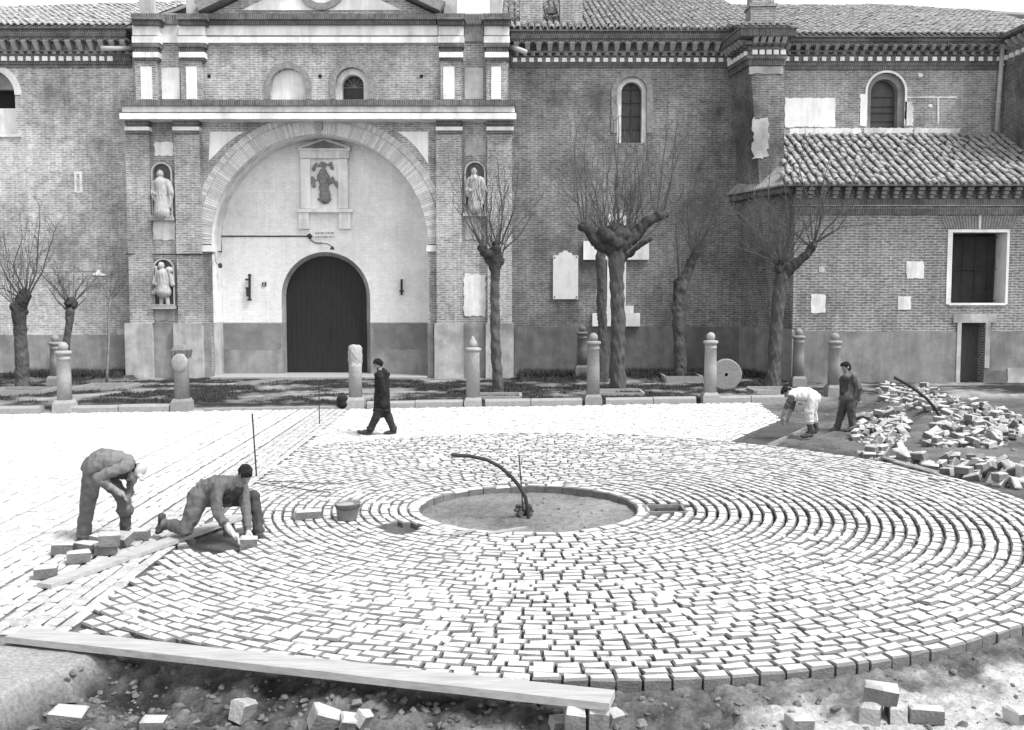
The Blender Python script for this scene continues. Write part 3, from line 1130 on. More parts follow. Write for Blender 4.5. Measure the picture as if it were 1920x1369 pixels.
arch_ring(mb, wxc, PZ(178, YL), whw + 0.002, whw + 0.24, YL - 0.03, YL + 0.4)
mk('window_arch', mb, M_LIMEB, win)
mb = MB()
mb.box(wxc - whw, wxc + whw, YL + 0.35, YL + 0.5, PZ(252, YL), PZ(200, YL))
mk('window_blocking', mb, M_LIME, win)
mb = MB()
mb.box(wxc - whw, wxc + whw, YL + 0.30, YL + 0.54, PZ(165, YL), PZ(130, YL))
mk('window_hood', mb, M_PLG, win)
mb = MB()
mb.box(wxc - whw - 0.3, wxc + whw + 0.2, YL - 0.06, YL + 0.02, PZ(257, YL), PZ(252, YL))
mk('window_sill', mb, M_LIMEB, win)
cornice(nave, -120, 246, YL, 57, (60, 75, 97, 99, 107, 116, 127), 0.285, 0.38, sq_range=(-99, PX(224, 110, YL)))
mb = MB()                                                     # small slit with a pale surround
mb.pbox(139, 154, 322, 361, YL - 0.02, 0.02)
mk('slit_surround', mb, M_LIMEB, nave)
mb = MB()
mb.pbox(144, 149, 326, 357, YL - 0.03, 0.008)
mk('slit', mb, M_BRL, nave)
mb = MB()
mb.tube([P(190, 91, YL - 0.55), P(215, 91, YL - 0.5), P(246, 90, YL - 0.2)], [0.09, 0.085, 0.085], 8)
mk('water_spout', mb, M_ZINC, nave, smooth=True)
# roof
SL = R(22)
e0 = Vector((XL0, YL - 0.62, PZ(57, YL) + 0.0))
e1 = Vector((PX(262, 57, YL), YL - 0.62, PZ(57, YL)))
_r0 = P(0, 14, 39.5)
_r1 = P(120, -4, 41.5)
def keep_left(u, v):
    y = e0.y + v * math.cos(SL)
    x = e0.x + u
    z = e0.z + v * math.sin(SL)
    # line of the ridge as seen in the photograph, on this slope
    return v < 5.2 + (x + 19.0) * 0.30
mb = MB()
def slope_pt(e, u, v, s): return (e.x + u, e.y + v * math.cos(s), e.z + v * math.sin(s) - 0.03)
wl_ = e1.x - e0.x
vl = lambda u: 5.2 + (e0.x + u + 19.0) * 0.30
roof_sheet(mb, [slope_pt(e0, 0, 0, SL), slope_pt(e0, wl_, 0, SL), slope_pt(e0, wl_, vl(wl_), SL), slope_pt(e0, 0, vl(0), SL)])
mb2 = [slope_pt(e0, 0, vl(0), SL), slope_pt(e0, wl_, vl(wl_), SL)]
roof_sheet(mb, [mb2[0], mb2[1], (mb2[1][0], mb2[1][1] + 5, mb2[1][2] - 2), (mb2[0][0], mb2[0][1] + 5, mb2[0][2] - 2)])
roof_ = mk('roof', mb, M_TILEB, nave)
tile_roof(roof_, e0, e1, SL, 9, keep_left, nind=60)

# ------------------------------------------------------------------ nave, right of the portal
XR0, XR1 = PX(930, 300, YR), PX(1376, 300, YR)
mb = MB()
rw = (PX(1185, 200, YR), PX(1185, 200, YR), 0)
rxc = PX(1185, 200, YR)
rhw = PX(1213, 170, YR) - rxc
wall_pieces(mb, XR0, XR1 + 0.6, ZG, PZ(62, YR), YR, YR + 0.9, [(rxc, rhw, PZ(268, YR), PZ(172, YR), True)])
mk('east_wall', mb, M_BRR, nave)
mb = MB()
mb.box(rxc - rhw, rxc + rhw, YR + 0.42, YR + 0.5, PZ(268, YR), PZ(138, YR))
win = mk('window', mb, mat('dusty_glass', 0.05, var=0.4, scale=2, rough=0.35), nave)
mb = MB()
mb.box(PX(964, 650, YR), XR1 + 0.3, YR - 0.05, YR - 0.002, ZG, PZ(612, YR))
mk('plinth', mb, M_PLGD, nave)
mb = MB()
arch_ring(mb, rxc, PZ(172, YR), rhw + 0.002, rhw + 0.21, YR - 0.04, YR + 0.3, legs=PZ(172, YR) - PZ(250, YR))
mk('window_arch', mb, M_BRK, win)
mb = MB()
arch_ring(mb, rxc, PZ(172, YR), rhw - 0.16, rhw, YR + 0.12, YR + 0.4, legs=PZ(172, YR) - PZ(268, YR))
mk('window_frame', mb, M_LIMEB, win)
mb = MB()
for q in (165, 190, 215, 240):
    mb.box(rxc - rhw, rxc + rhw, YR + 0.39, YR + 0.418, PZ(q, YR) - 0.012, PZ(q, YR) + 0.012)
mb.box(rxc - 0.015, rxc + 0.015, YR + 0.385, YR + 0.417, PZ(268, YR), PZ(145, YR))
mk('window_bars', mb, M_IRON, win)
cornice(nave, 958, 1374, YR, 62, (63, 79, 98, 101, 110, 118, 127), 0.287, 0.385)
mb = MB()
mb.tube([P(958, 88, YR - 0.2), P(970, 92, YR - 0.45), P(986, 98, YR - 0.75)], [0.10, 0.09, 0.09], 8)
mk('water_spout', mb, M_ZINC, nave, smooth=True)
f0 = Vector((PX(940, 62, YR), YR - 0.62, PZ(62, YR)))
f1 = Vector((PX(1445, 64, YR), YR - 0.62, PZ(64, YR)))
mb = MB()
wr_ = f1.x - f0.x
roof_sheet(mb, [slope_pt(f0, 0, 0, SL), slope_pt(f0, wr_, 0, SL), slope_pt(f0, wr_, 9.6, SL), slope_pt(f0, 0, 9.6, SL)])
b0 = slope_pt(f0, 0, 9.6, SL)
roof_sheet(mb, [b0, (b0[0] + wr_, b0[1], b0[2]), (b0[0] + wr_, b0[1] + 8, b0[2] - 3.2), (b0[0], b0[1] + 8, b0[2] - 3.2)])
roof_ = mk('roof', mb, M_TILEB, nave)
tile_roof(roof_, f0, f1, SL, 9.5, None, nind=90)
for (xa, xb, yb_, Yq) in ((975, 1018, 52, 36.6), (1050, 1092, 52, 36.6)):
    mb = MB()
    mb.box(PX(xa, 40, Yq), PX(xb, 40, Yq), Yq, Yq + 0.9, PZ(60, Yq), PZ(yb_, Yq) + 1.7)
    mb.box(PX(xa, 40, Yq) - 0.06, PX(xb, 40, Yq) + 0.06, Yq - 0.06, Yq + 0.96, PZ(yb_, Yq) + 1.703, PZ(yb_, Yq) + 1.85)
    mk('roof_pier', mb, M_BRT, nave)
mb = MB()
mb.lathe([(0.0, -0.2), (0.18, -0.2), (0.2, 0.0), (0.14, 0.03), (0.13, -0.1)], P(1034, 16, 37.2), 10)
mk('roof_vent', mb, M_TILE, nave)

# ------------------------------------------------------------------ buttress tower between nave and annex
butt = thing('church_buttress', (8.8, 35.0, 0), 'battered brick buttress pier with white block cornice in the corner above the annex', 'buttress')
YBU = 34.4
def zb_(y): return PZ(y, YBU)
mb = MB()
bx = [(1410, 130), (1470, 130)]
TL, TR_ = PX(1404, 130, YBU), PX(1470, 130, YBU)
BL, BR_ = PX(1424, 345, YBU), PX(1476, 345, YBU)
low = -0.3
topz = zb_(92)
LL = 9.16
vs = [(LL, YBU, low), (BR_, YBU, low), (BR_, YR + 0.5, low), (LL - 0.5, YR + 0.5, low), (TL, YBU, topz), (TR_, YBU, topz), (TR_, YR + 0.5, topz), (TL - 0.35, YR + 0.5, topz)]
mb.add(vs, [(0, 3, 2, 1), (4, 5, 6, 7), (0, 1, 5, 4), (1, 2, 6, 5), (2, 3, 7, 6), (3, 0, 4, 7)])
mk('shaft', mb, M_BRR, butt)
mb = MB()
ragged(mb, 1412, 1440, 222, 296, YBU - 0.02, 0.03, 3.5)
mk('plaster_remnant', mb, M_PLGL, butt)
mb = MB()
ragged(mb, 1405, 1468, 125, 138, YBU - 0.03, 0.05, 1.2)
mk('plaster_band', mb, M_PLGL, butt)
for (ya, yb_, ex) in ((92, 96, .05), (104, 112, .12), (112, 123, .06), (61, 74, .50), (80, 86, .22)):
    mb = MB()
    Xa, Xb = TL - ex * 0.8, TR_ + ex * 0.5
    mb.vprism([(Xa, YBU - ex), (Xb, YBU - ex), (Xb, YR + 0.3), (Xa - 0.3, YR + 0.3)], zb_(yb_), zb_(ya))
    mk('brick_moulding', mb, M_BRKD, butt)
mb = MB()
mb.vprism([(TL, YBU + 0.005), (TR_, YBU + 0.005), (TR_, YR + 0.3), (TL - .3, YR + 0.3)], zb_(124), zb_(58))
mk('cornice_core', mb, M_BRR, butt)
for i in range(5):
    x = TL + 0.05 + (i + 0.5) * (TR_ - TL) / 5
    s = zb_(95) - zb_(104)
    put('white_block', SQ, (x, YBU - 0.09, zb_(99.5)), (0, 0, 0), (s * 1.1, 0.12, s), butt)
    put('corbel', CB, (x, YBU - 0.20, zb_(78) - 0.02), (0, 0, 0), (0.17, 0.38, 0.26), butt)
for i in range(6):
    y = YBU + 0.15 + i * 0.30
    x = TL - 0.35 * (y - YBU) / 2.3
    put('white_block', SQ, (x - 0.06, y, zb_(99.5)), (0, 0, -math.pi / 2), (0.15, 0.12, 0.15), butt)
    put('corbel', CB, (x - 0.17, y, zb_(78) - 0.02), (0, 0, -math.pi / 2), (0.17, 0.36, 0.26), butt)
mb = MB()
mb.vprism([(TL - 0.45, YBU - 0.56), (TR_ + 0.3, YBU - 0.56), (TR_ + 0.3, YR + 0.3), (TL - 0.75, YR + 0.3)], zb_(60.5), zb_(58))
roof_sheet(mb, [(TL - 0.5, YBU - 0.55, zb_(57)), (TR_ + 0.3, YBU - 0.55, zb_(57)), (TR_ + 0.3, YBU + 1.2, zb_(57) + 0.57), (TL - 0.5, YBU + 1.2, zb_(57) + 0.57)])
roof_ = mk('roof', mb, M_TILEB, butt)
tile_roof(roof_, (TL - 0.55, YBU - 0.6, zb_(57)), (TR_ + 0.35, YBU - 0.6, zb_(57)), R(18), 1.0, None, nind=99)
mb = MB()
Yc = 35.3
mb.box(PX(1408, 20, Yc), PX(1454, 20, Yc), Yc, Yc + 0.8, PZ(52, Yc), PZ(12, Yc))
mb.box(PX(1405, 20, Yc), PX(1457, 20, Yc), Yc - 0.06, Yc + 0.86, PZ(12, Yc) + 0.003, PZ(7, Yc))
mb.box(PX(1410, 20, Yc), PX(1452, 20, Yc), Yc + 0.02, Yc + 0.78, PZ(7, Yc) + 0.003, PZ(-30, Yc))
mk('pinnacle_base', mb, M_BRT, butt)

# ------------------------------------------------------------------ transept wall seen above the annex roof
trans = thing('church_transept', (13, 37, 0), 'pale brick transept wall with arched window and white patch above the annex roof', 'church')
YTR = 36.9
mb = MB()
txc = PX(1661, 200, YTR)
thw = PX(1696, 200, YTR) - txc
X0, X1 = PX(1462, 200, YTR), PX(1885, 200, YTR)
wall_pieces(mb, X0, X1, 4.0, PZ(72, YTR), YTR, YTR + 0.9, [(txc, thw, PZ(241, YTR), PZ(172, YTR), True)])
mk('wall', mb, M_BRT, trans)
mb = MB()
mb.box(txc - thw, txc + thw, YTR + 0.52, YTR + 0.6, PZ(241, YTR), PZ(135, YTR))
win = mk('window', mb, mat('dusty_glass_grey', 0.07, var=0.4, scale=2, rough=0.4), trans)
mb = MB()
arch_ring(mb, txc, PZ(172, YTR), thw - 0.19, thw + 0.001, YTR + 0.18, YTR + 0.5, legs=PZ(172, YTR) - PZ(241, YTR))
mk('window_reveal', mb, M_PLG, win)
mb = MB()
arch_ring(mb, txc, PZ(172, YTR), thw + 0.002, thw + 0.08, YTR - 0.02, YTR + 0.1, legs=PZ(172, YTR) - PZ(235, YTR))
mk('window_arch', mb, M_LIME, win)
mb = MB()
for q in (178, 196, 208, 224):
    mb.box(txc - thw + .2, txc + thw - .2, YTR + 0.49, YTR + 0.518, PZ(q, YTR) - 0.015, PZ(q, YTR) + 0.015)
mk('window_bars', mb, M_IRON, win)
for (xa, xb, ya, yb_, m_) in ((1472, 1566, 184, 238, M_LIME), (1613, 1626, 176, 236, M_LIME), (1697, 1712, 190, 236, M_LIMEB), (1722, 1730, 137, 144, M_LIME), (1741, 1749, 195, 201, M_LIME), (1620, 1712, 240, 250, M_LIMEB), (1480, 1615, 240, 252, M_LIMEB), (1715, 1800, 240, 250, M_LIMEB),
                               (1758, 1761, 182, 232, M_LIMEB), (1700, 1795, 181, 184, M_LIMEB)):
    mb = MB()
    d_ = 0.012 + 0.004 * (xa % 5)
    ragged(mb, xa, xb, ya, yb_, YTR - d_, d_ + 0.002, 1.2 if xb - xa > 5 and yb_ - ya > 5 else .4)
    mk('plaster_patch', mb, m_, trans)
cornice(trans, 1466, 1880, YTR, 72, (74, 84, 97, 100, 108, 116, 131), 0.325, 0.34)
g0 = Vector((PX(1440, 72, YTR), YTR - 0.62, PZ(73, YTR)))
g1 = Vector((PX(1990, 68, YTR), YTR - 0.62, PZ(73, YTR)))
def keep_tr(u, v):
    return v < 9.0 - max(0, (u - 6.2)) * 0.62
mb = MB()
wt = g1.x - g0.x
roof_sheet(mb, [slope_pt(g0, 0, 0, SL), slope_pt(g0, wt, 0, SL), slope_pt(g0, wt, max(.3, 9 - (wt - 6.2) * .62), SL), slope_pt(g0, 6.2, 9.0, SL), slope_pt(g0, 0, 9.0, SL)])
a_, b_ = slope_pt(g0, 0, 9.0, SL), slope_pt(g0, 6.2, 9.0, SL)
roof_sheet(mb, [a_, b_, (b_[0], b_[1] + 6, b_[2] - 2.4), (a_[0], a_[1] + 6, a_[2] - 2.4)])
roof_ = mk('roof', mb, M_TILEB, trans)
tile_roof(roof_, g0, g1, SL, 9.2, keep_tr, nind=60)
mb = MB()
mb.tube([slope_pt(g0, 6.2 + i, 9.05 - i * 0.62, SL) for i in range(0, 9)], 0.13, 7)
mk('ridge_tiles', mb, M_STONEL, roof_)
mb = MB()
mb.tube([P(1881, 76, YTR - 0.25), P(1868, 248, YTR - 0.25)], 0.085, 8)
mb.tube([P(1879, 120, YTR - 0.25), P(1878, 124, YTR - 0.25)], 0.11, 8)
mb.tube([P(1872, 190, YTR - 0.25), P(1872, 194, YTR - 0.25)], 0.11, 8)
mk('downpipe', mb, M_ZINC, trans, smooth=True)
mb = MB()
xs = PX(1878, 160, YTR)
mb.vprism([(xs, YTR), (xs - 0.25 + 0.5, 33.6), (xs + 4, 33.6), (xs + 4, YTR)], 4.0, PZ(72, YTR))
mk('return_wall', mb, M_BRR, trans)
mb = MB()
mb.vprism([(xs - 0.4, YTR - 0.62), (xs - 0.15, 33.2), (xs + 4, 33.2), (xs + 4, YTR - 0.62)], PZ(80, YTR), PZ(72, YTR) - 0.02)
mk('eave_course', mb, M_BRKD, trans)
for i in range(8):
    y = YTR - 0.3 - i * 0.38
    x = xs + 0.25 * (YTR - y) / 3.3
    put('white_block', SQ, (x - 0.05, y, PZ(112, YTR)), (0, 0, -math.pi / 2 + 0.08), (0.16, 0.12, 0.16), trans)
    put('corbel', CB, (x - 0.12, y, PZ(90, YTR)), (0, 0, -math.pi / 2 + 0.08), (0.18, 0.34, 0.24), trans)

# ------------------------------------------------------------------ low annex on the right
annex = thing('church_annex', (13, 33.4, 0), 'low brick annex with barrel tiled roof, white framed barred window and small dark door', 'building')
YA = 33.3
XA0, XA1 = PX(1487, 550, YA), 24.0
mb = MB()
axc = (PX(1781, 500, YA) + PX(1887, 500, YA)) / 2
ahw = (PX(1887, 500, YA) - PX(1781, 500, YA)) / 2
dxc = (PX(1800, 660, YA) + PX(1845, 660, YA)) / 2
dhw = (PX(1845, 660, YA) - PX(1800, 660, YA)) / 2
zA = PZ(352, YA)
zpl = PZ(622, YA)
zmid = PZ(590, YA)
wall_pieces(mb, XA0, XA1, zmid, zA, YA, YA + 0.9, [(axc, ahw, PZ(568, YA), PZ(436, YA), False)])
wall_pieces(mb, XA0, XA1, ZG, zmid, YA, YA + 0.9, [(dxc, dhw, PZ(719, YA), PZ(606, YA), False)])
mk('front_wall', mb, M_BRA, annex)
mb = MB()
pl = [(XA0, YA + 0.003), (PX(1387, 620, YR), YR)]
mb.vprism([(XA0, YA + 0.003), (XA0 + 0.8, YA + 0.92), (pl[1][0] + 0.8, YR + 0.2), (pl[1][0], YR + 0.2)], ZG, PZ(352, YA))
mk('side_wall', mb, M_BRR, annex)
mb = MB()
wall_pieces(mb, XA0 - 0.02, XA1, ZG, zpl, YA - 0.05, YA - 0.003, [(dxc, dhw + 0.001, ZG + .01, zpl - 0.001, False)])
mk('plinth', mb, M_ANX, annex)
mb = MB()
mb.vprism([(XA0 - 0.02, YA - 0.05), (XA0 + 0.03, YA - 0.001), (pl[1][0] + 0.05, YR), (pl[1][0] - 0.05, YR)], ZG, PZ(618, YA))
mk('side_plinth', mb, M_PLG, annex)
# window
mb = MB()
zt1, zb1 = PZ(436, YA), PZ(568, YA)
mb.box(axc - ahw, axc - ahw + 0.06, YA - 0.02, YA + 0.80, zb1, zt1)
mb.box(axc + ahw - 0.012, axc + ahw, YA - 0.02, YA + 0.80, zb1, zt1)
mb.box(axc - ahw - 0.1, axc - ahw - 0.002, YA - 0.02, YA + 0.002, zb1 - 0.05, zt1 + 0.1)
mb.box(axc + ahw + 0.002, axc + ahw + 0.07, YA - 0.02, YA + 0.002, zb1 - 0.05, zt1 + 0.1)
mb.box(axc - ahw - 0.002, axc + ahw + 0.002, YA - 0.02, YA + 0.80, zt1 + 0.002, zt1 + 0.1)
mb.box(axc - ahw - 0.002, axc + ahw + 0.002, YA - 0.03, YA + 0.80, zb1 - 0.08, zb1 - 0.002)
win = mk('window', mb, M_LIME, annex)
mb = MB()
mb.box(axc - ahw + 0.06, axc + ahw - 0.1, YA + 0.66, YA + 0.74, zb1, zt1 - 0.1)
mk('window_shutter', mb, mat('dark_shutter', 0.03, var=0.4, scale=3), win)
for i in range(4):
    mb = MB()
    x = axc - ahw + 0.06 + (i + 0.5) * (2 * ahw - 0.16) / 4
    mb.tube([(x, YA + 0.60, zb1 + 0.01), (x, YA + 0.60, zt1 - 0.01)], 0.014, 6)
    mk('window_bar', mb, M_IRON, win)
for i in range(3):
    mb = MB()
    z = zb1 + 0.06 + i * (zt1 - zb1 - 0.2) / 2
    mb.box(axc - ahw + 0.05, axc + ahw - 0.05, YA + 0.59, YA + 0.61, z, z + 0.03)
    mk('window_crossbar', mb, M_IRON, win)
# flat arch of soldier bricks
nv_ = 26
for i in range(nv_):
    t = (i + 0.5) / nv_ * 2 - 1
    x = axc + t * (ahw + 0.12)
    put('arch_brick', DN, (x + t * 0.16, YA - 0.006, zt1 + 0.33), (0, t * 0.42, 0), (0.062, 0.04, 0.44), annex)
mb = MB()
mb.box(axc - 0.03, axc + 0.03, YA - 0.035, YA - 0.002, zt1 + 0.12, zt1 + 0.56)
mk('keystone', mb, M_LIMEB, annex)
# door
mb = MB()
mb.box(dxc - dhw, dxc + dhw, YA + 0.45, YA + 0.52, PZ(719, YA), PZ(606, YA))
mk('door', mb, mat('grey_door', 0.08, var=0.3, scale=3, stretch=(5, 5, 1)), annex)
mb = MB()
mb.box(dxc - dhw - 0.28, dxc + dhw + 0.36, YA - 0.07, YA - 0.052, PZ(605, YA), PZ(588, YA))
mb.box(dxc - dhw - 0.14, dxc - dhw - 0.002, YA - 0.07, YA - 0.052, PZ(719, YA), PZ(605, YA))
mb.box(dxc + dhw + 0.002, dxc + dhw + 0.16, YA - 0.07, YA - 0.052, PZ(690, YA), PZ(605, YA))
mk('door_frame', mb, M_PLGL, annex)
mb = MB()
mb.box(dxc - dhw - 0.05, dxc + dhw + 0.02, YA - 0.4, YA + 0.44, -0.1, PZ(719, YA) - 0.002)
mk('door_step', mb, M_STONE, annex)
for (xa, xb, ya, yb_, m_) in ((1700, 1733, 490, 522, M_LIMEB), (1684, 1708, 556, 580, M_LIMEB), (1521, 1548, 552, 587, M_LIMEB), (1536, 1546, 500, 511, M_PLGL), (1844, 1888, 695, 728, M_PLGD), (1889, 1960, 690, 728, M_PLGL)):
    mb = MB()
    d_ = 0.016 if ya < 600 else 0.08
    ragged(mb, xa, xb, ya, yb_, YA - d_, 0.02, 0.9)
    mk('plaster_patch' if ya < 600 else 'plinth_block', mb, m_, annex)
# eave: courses, stepped corbels, tiles
mb = MB()
mb.box(XA0 - 0.42, XA1, YA - 0.46, YA + 0.3, PZ(352, YA), PZ(346, YA))
mb.box(XA0 - 0.10, XA1, YA - 0.14, YA - 0.002, PZ(385, YA), PZ(374, YA))
mk('eave_course', mb, M_BRKD, annex)
mb = MB()
mb.box(XA0 - 0.09, XA1, YA - 0.12, YA - 0.004, PZ(381, YA) - 0.09, PZ(385, YA) - 0.003)
mk('plaster_band', mb, M_LIMEB, annex)
mb = MB()
mb.box(XA0 - 0.05, XA1, YA - 0.06, YA - 0.006, PZ(403, YA), PZ(390, YA) - 0.02)
mk('brick_moulding', mb, M_BRKD, annex)
n = int((XA1 - XA0) / 0.40)
for i in range(min(n, 22)):
    x = XA0 + 0.05 + i * 0.40
    for j, (dy, zz) in enumerate(((0.40, 356), (0.31, 363), (0.22, 370))):
        put('corbel_brick', DN, (x, YA - dy / 2 - 0.003, PZ(zz, YA)), (0, 0, 0), (0.19 - 0.03 * j, dy, 0.105), annex)
mb = MB()
mb.vprism([(XA0 - 0.42, YA - 0.46), (XA0, YA - 0.001), (pl[1][0], YR), (pl[1][0] - 0.45, YR)], PZ(363, YA), PZ(346.5, YA))
mk('side_eave', mb, M_BRKD, annex)
# roof: front slope and a small hipped slope on the left
h0 = Vector((XA0 - 0.55, YA - 0.58, PZ(343, YA - 0.58)))
h1 = Vector((XA1, YA - 0.58, PZ(343, YA - 0.58)))
topA = Vector((0, YTR - 0.02, PZ(254, YTR)))
SA = math.atan2(topA.z - h0.z, topA.y - h0.y)
LA = math.hypot(topA.z - h0.z, topA.y - h0.y)
hipx = 0.20
mb = MB()
wA = h1.x - h0.x
roof_sheet(mb, [slope_pt(h0, 0, 0, SA), slope_pt(h0, wA, 0, SA), slope_pt(h0, wA, LA, SA), slope_pt(h0, LA * hipx, LA, SA)])
bl = Vector((pl[1][0] - 0.55, YR, h0.z))
tp = Vector(slope_pt(h0, LA * hipx, LA, SA))

roof_ = mk('roof', mb, M_TILEB, annex)
tile_roof(roof_, h0, h1, SA, LA + 0.15, lambda u, v: u > v * hipx and h0.x + u < 20.5, nind=300, width=0.285, course=0.40, jit=2.2)

mb = MB()
roof_sheet(mb, [tuple(bl), slope_pt(h0, 0, 0, SA), tuple(tp)])
mk('hip_slope', mb, M_TILE, roof_)
# ================================================================== the portal
portal = thing('church_portal', (-6.8, 35.0, 0), 'tall brick church portal with great round arch, paired pilasters and pediment', 'portal')
acx, acz = PX(600, 458, YP), PZ(458, YB)
aR = PX(803, 458, YB) - PX(600, 458, YB)
acx = PX(600, 458, YB)
XP0, XP1 = PX(240, 450, YB), PX(960, 450, YB)
zE = PZ(187, YB)
# body: wall with the great arch cut out
mb = MB()
wall_pieces(mb, XP0, XP1, ZG, zE, YB, YR + 0.4, [(acx, aR, ZG + .001, acz, True)], seg=36)
mk('body', mb, M_BRP, portal)
mb = MB()
arch_ring(mb, acx, acz, aR - 0.02, aR - 0.002, YB - 0.01, YT, seg=36)
mb.box(acx - aR + 0.002, acx - aR + 0.02, YB - 0.01, YT, PZ(605, YB), acz)
mb.box(acx + aR - 0.02, acx + aR - 0.002, YB - 0.01, YT, PZ(605, YB), acz)
arch_ = mk('arch_soffit', mb, M_LIMEB, portal)
for xa, xb in ((acx - aR + 0.002, acx - aR + 0.035), (acx + aR - 0.035, acx + aR - 0.002)):
    mb = MB()
    mb.box(xa, xb, YB - 0.01, YT, ZG, PZ(605, YB) - 0.003)
    mk('jamb_plinth', mb, M_PLGL, portal)
# voussoirs, brick by brick
px_m = FPX / YB
w1, w2 = 25 / px_m, 13 / px_m
n1 = 150
vb = [(-.5, -.5, 0), (.5, -.5, 0), (.5, .5, 0), (-.5, .5, 0), (-.56, -.5, 1), (.56, -.5, 1), (.56, .5, 1), (-.56, .5, 1)]
vf = [(0, 3, 2, 1), (4, 5, 6, 7), (0, 1, 5, 4), (1, 2, 6, 5), (2, 3, 7, 6), (3, 0, 4, 7)]
VME = [mesh_from('voussoir', vb, vf, (0, 0, 0), [mat('arch_brick_%d' % i, (0.42, 0.56, 0.48)[i], var=0.2, scale=8, bump=0.4)]) for i in range(3)]
for i in range(n1):
    a = math.pi * (i + 0.5) / n1
    ct, st = math.cos(a), math.sin(a)
    put('voussoir', VME[random.randrange(3)], (acx + aR * ct, YB - 0.02 + random.gauss(0, .004), acz + aR * st), (0, math.pi / 2 - a, 0), (math.pi * aR / n1 * 0.88, 0.10, w1), arch_)
n2 = 140
for i in range(n2):
    a = math.pi * (i + 0.5) / n2
    ct, st = math.cos(a), math.sin(a)
    put('outer_voussoir', VME[random.randrange(3)], (acx + (aR + w1 + 0.02) * ct, YB - 0.01, acz + (aR + w1 + 0.02) * st), (0, math.pi / 2 - a, 0), (math.pi * (aR + w1) / n2 * 0.88, 0.05, w2 * 0.95), arch_)
mb = MB()
mb.pbox(590, 604, 225, 243, YB - 0.16, 0.16)
mb.pbox(592, 602, 243, 254, YB - 0.12, 0.12)
mk('keystone', mb, M_STONEL, portal)
for s in (-1, 1):
    mb = MB()
    mb.box(acx + s * aR - (0.06 if s > 0 else 0.75), acx + s * aR + (0.75 if s > 0 else 0.06), YB - 0.09, YB + 0.3, PZ(472, YB), PZ(460, YB))
    mk('impost', mb, M_LIMEB, portal)
# spandrel panels of white plaster
for side in (0, 1):
    mb = MB()
    if side == 0:
        p = [(392, 302), (394, 247), (458, 247), (440, 258), (420, 274), (404, 290)]
    else:
        p = [(745, 247), (803, 247), (803, 308), (795, 296), (780, 276), (763, 259)]
    poly = [(PX(x, y, YB), PZ(y, YB)) for x, y in p]
    mb.prism(poly[::-1] if side == 0 else poly[::-1], YB - 0.03, YB + 0.01)
    mk('spandrel_panel', mb, M_LIME, portal)
# lower pilasters
for (xa, xb, capa, capb) in ((239, 283, 232, 280), (330, 377, 322, 374), (818, 866, 816, 868), (914, 960, 911, 964)):
    mb = MB()
    mb.pbox(xa, xb, 246, 606, YP, 0.2)
    pil = mk('pilaster', mb, M_BRP, portal)
    mb = MB()
    mb.pbox(capa + 2, capb - 2, 226, 233, YP - 0.16, 0.36)
    mb.pbox(capa + 5, capb - 5, 233.4, 237, YP - 0.10, 0.30)
    mb.pbox(capa + 3, capb - 3, 245, 250, YP - 0.09, 0.28)
    mk('capital', mb, M_BRKD, pil)
    mb = MB()
    mb.pbox(capa + 1, capb - 1, 237.5, 244.5, YP - 0.14, 0.33)
    mk('capital_band', mb, M_LIME, pil)
    mb = MB()
    mb.box(PX(xa, 650, YP) - 0.06, PX(xb, 650, YP) + 0.06, YP - 0.08, YP + 0.2, ZG, PZ(606, YP))
    mk('pedestal', mb, M_PLGL, pil)
for xa, xb, ds in ((PX(284, 650, YB) + 0.06, PX(329, 650, YB) - 0.06, .06), (PX(867, 650, YB) + 0.06, PX(913, 650, YB) - 0.06, .06), (PX(378, 650, YB) + 0.06, PX(397, 650, YB), .05), (PX(803.5, 650, YB), PX(818, 650, YB) - 0.10, .05)):
    mb = MB()
    mb.box(xa, xb, YB - ds, YB - 0.002, ZG, PZ(606, YB))
    mk('plinth', mb, M_PLG, portal)
# main entablature
mb = MB()
mb.pbox(226, 967, 187, 198, YP - 0.52, 0.72)
mk('cornice', mb, M_BRKD, portal)
mb = MB()
mb.pbox(229, 965, 198.6, 210, YP - 0.40, 0.60)
mk('cornice_band', mb, M_LIMEB, portal)
mb = MB()
mb.pbox(224, 968, 212, 223, YP - 0.46, 0.66)
mk('architrave', mb, M_LIME, portal)
mb = MB()
mb.pbox(227, 966, 210.4, 211.8, YP - 0.30, 0.5)
mk('shadow_joint', mb, M_BRKD, portal)
# niches with plaster surrounds
def niche(x0, x1, yt, yb, yspring, name='niche'):
    mb = MB()
    xc = (PX(x0, yb, YB) + PX(x1, yb, YB)) / 2
    hw = (PX(x1, yb, YB) - PX(x0, yb, YB)) / 2
    zs_, zb2 = PZ(yspring, YB), PZ(yb, YB)
    seg = 10
    prof = [(xc - hw, zb2)] + [(xc - hw * math.cos(math.pi * i / seg), zs_ + hw * math.sin(math.pi * i / seg)) for i in range(seg + 1)] + [(xc + hw, zb2)]
    # niche shade painted as a flat dark plate, framed by a raised surround
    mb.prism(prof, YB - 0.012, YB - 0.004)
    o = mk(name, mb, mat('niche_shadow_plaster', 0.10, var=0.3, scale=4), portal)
    mb = MB()
    arch_ring(mb, xc, zs_, hw, hw + 0.05, YB - 0.14, YB - 0.002, seg=12, legs=zs_ - zb2)
    mb.box(xc - hw - 0.1, xc + hw + 0.1, YB - 0.28, YB - 0.002, zb2 - 0.12, zb2 - 0.002)
    mk(name + '_surround', mb, M_PLGL, o)
    return xc, zb2
n_ul = niche(290, 324, 308, 408, 325)
n_ll = niche(293, 328, 488, 573, 505)
n_ur = niche(874, 908, 306, 400, 323)
mb = MB()
ragged(mb, 289, 325, 266, 292, YB - 0.02, 0.02)
mk('plaster_panel', mb, M_LIMEB, portal)
mb = MB()
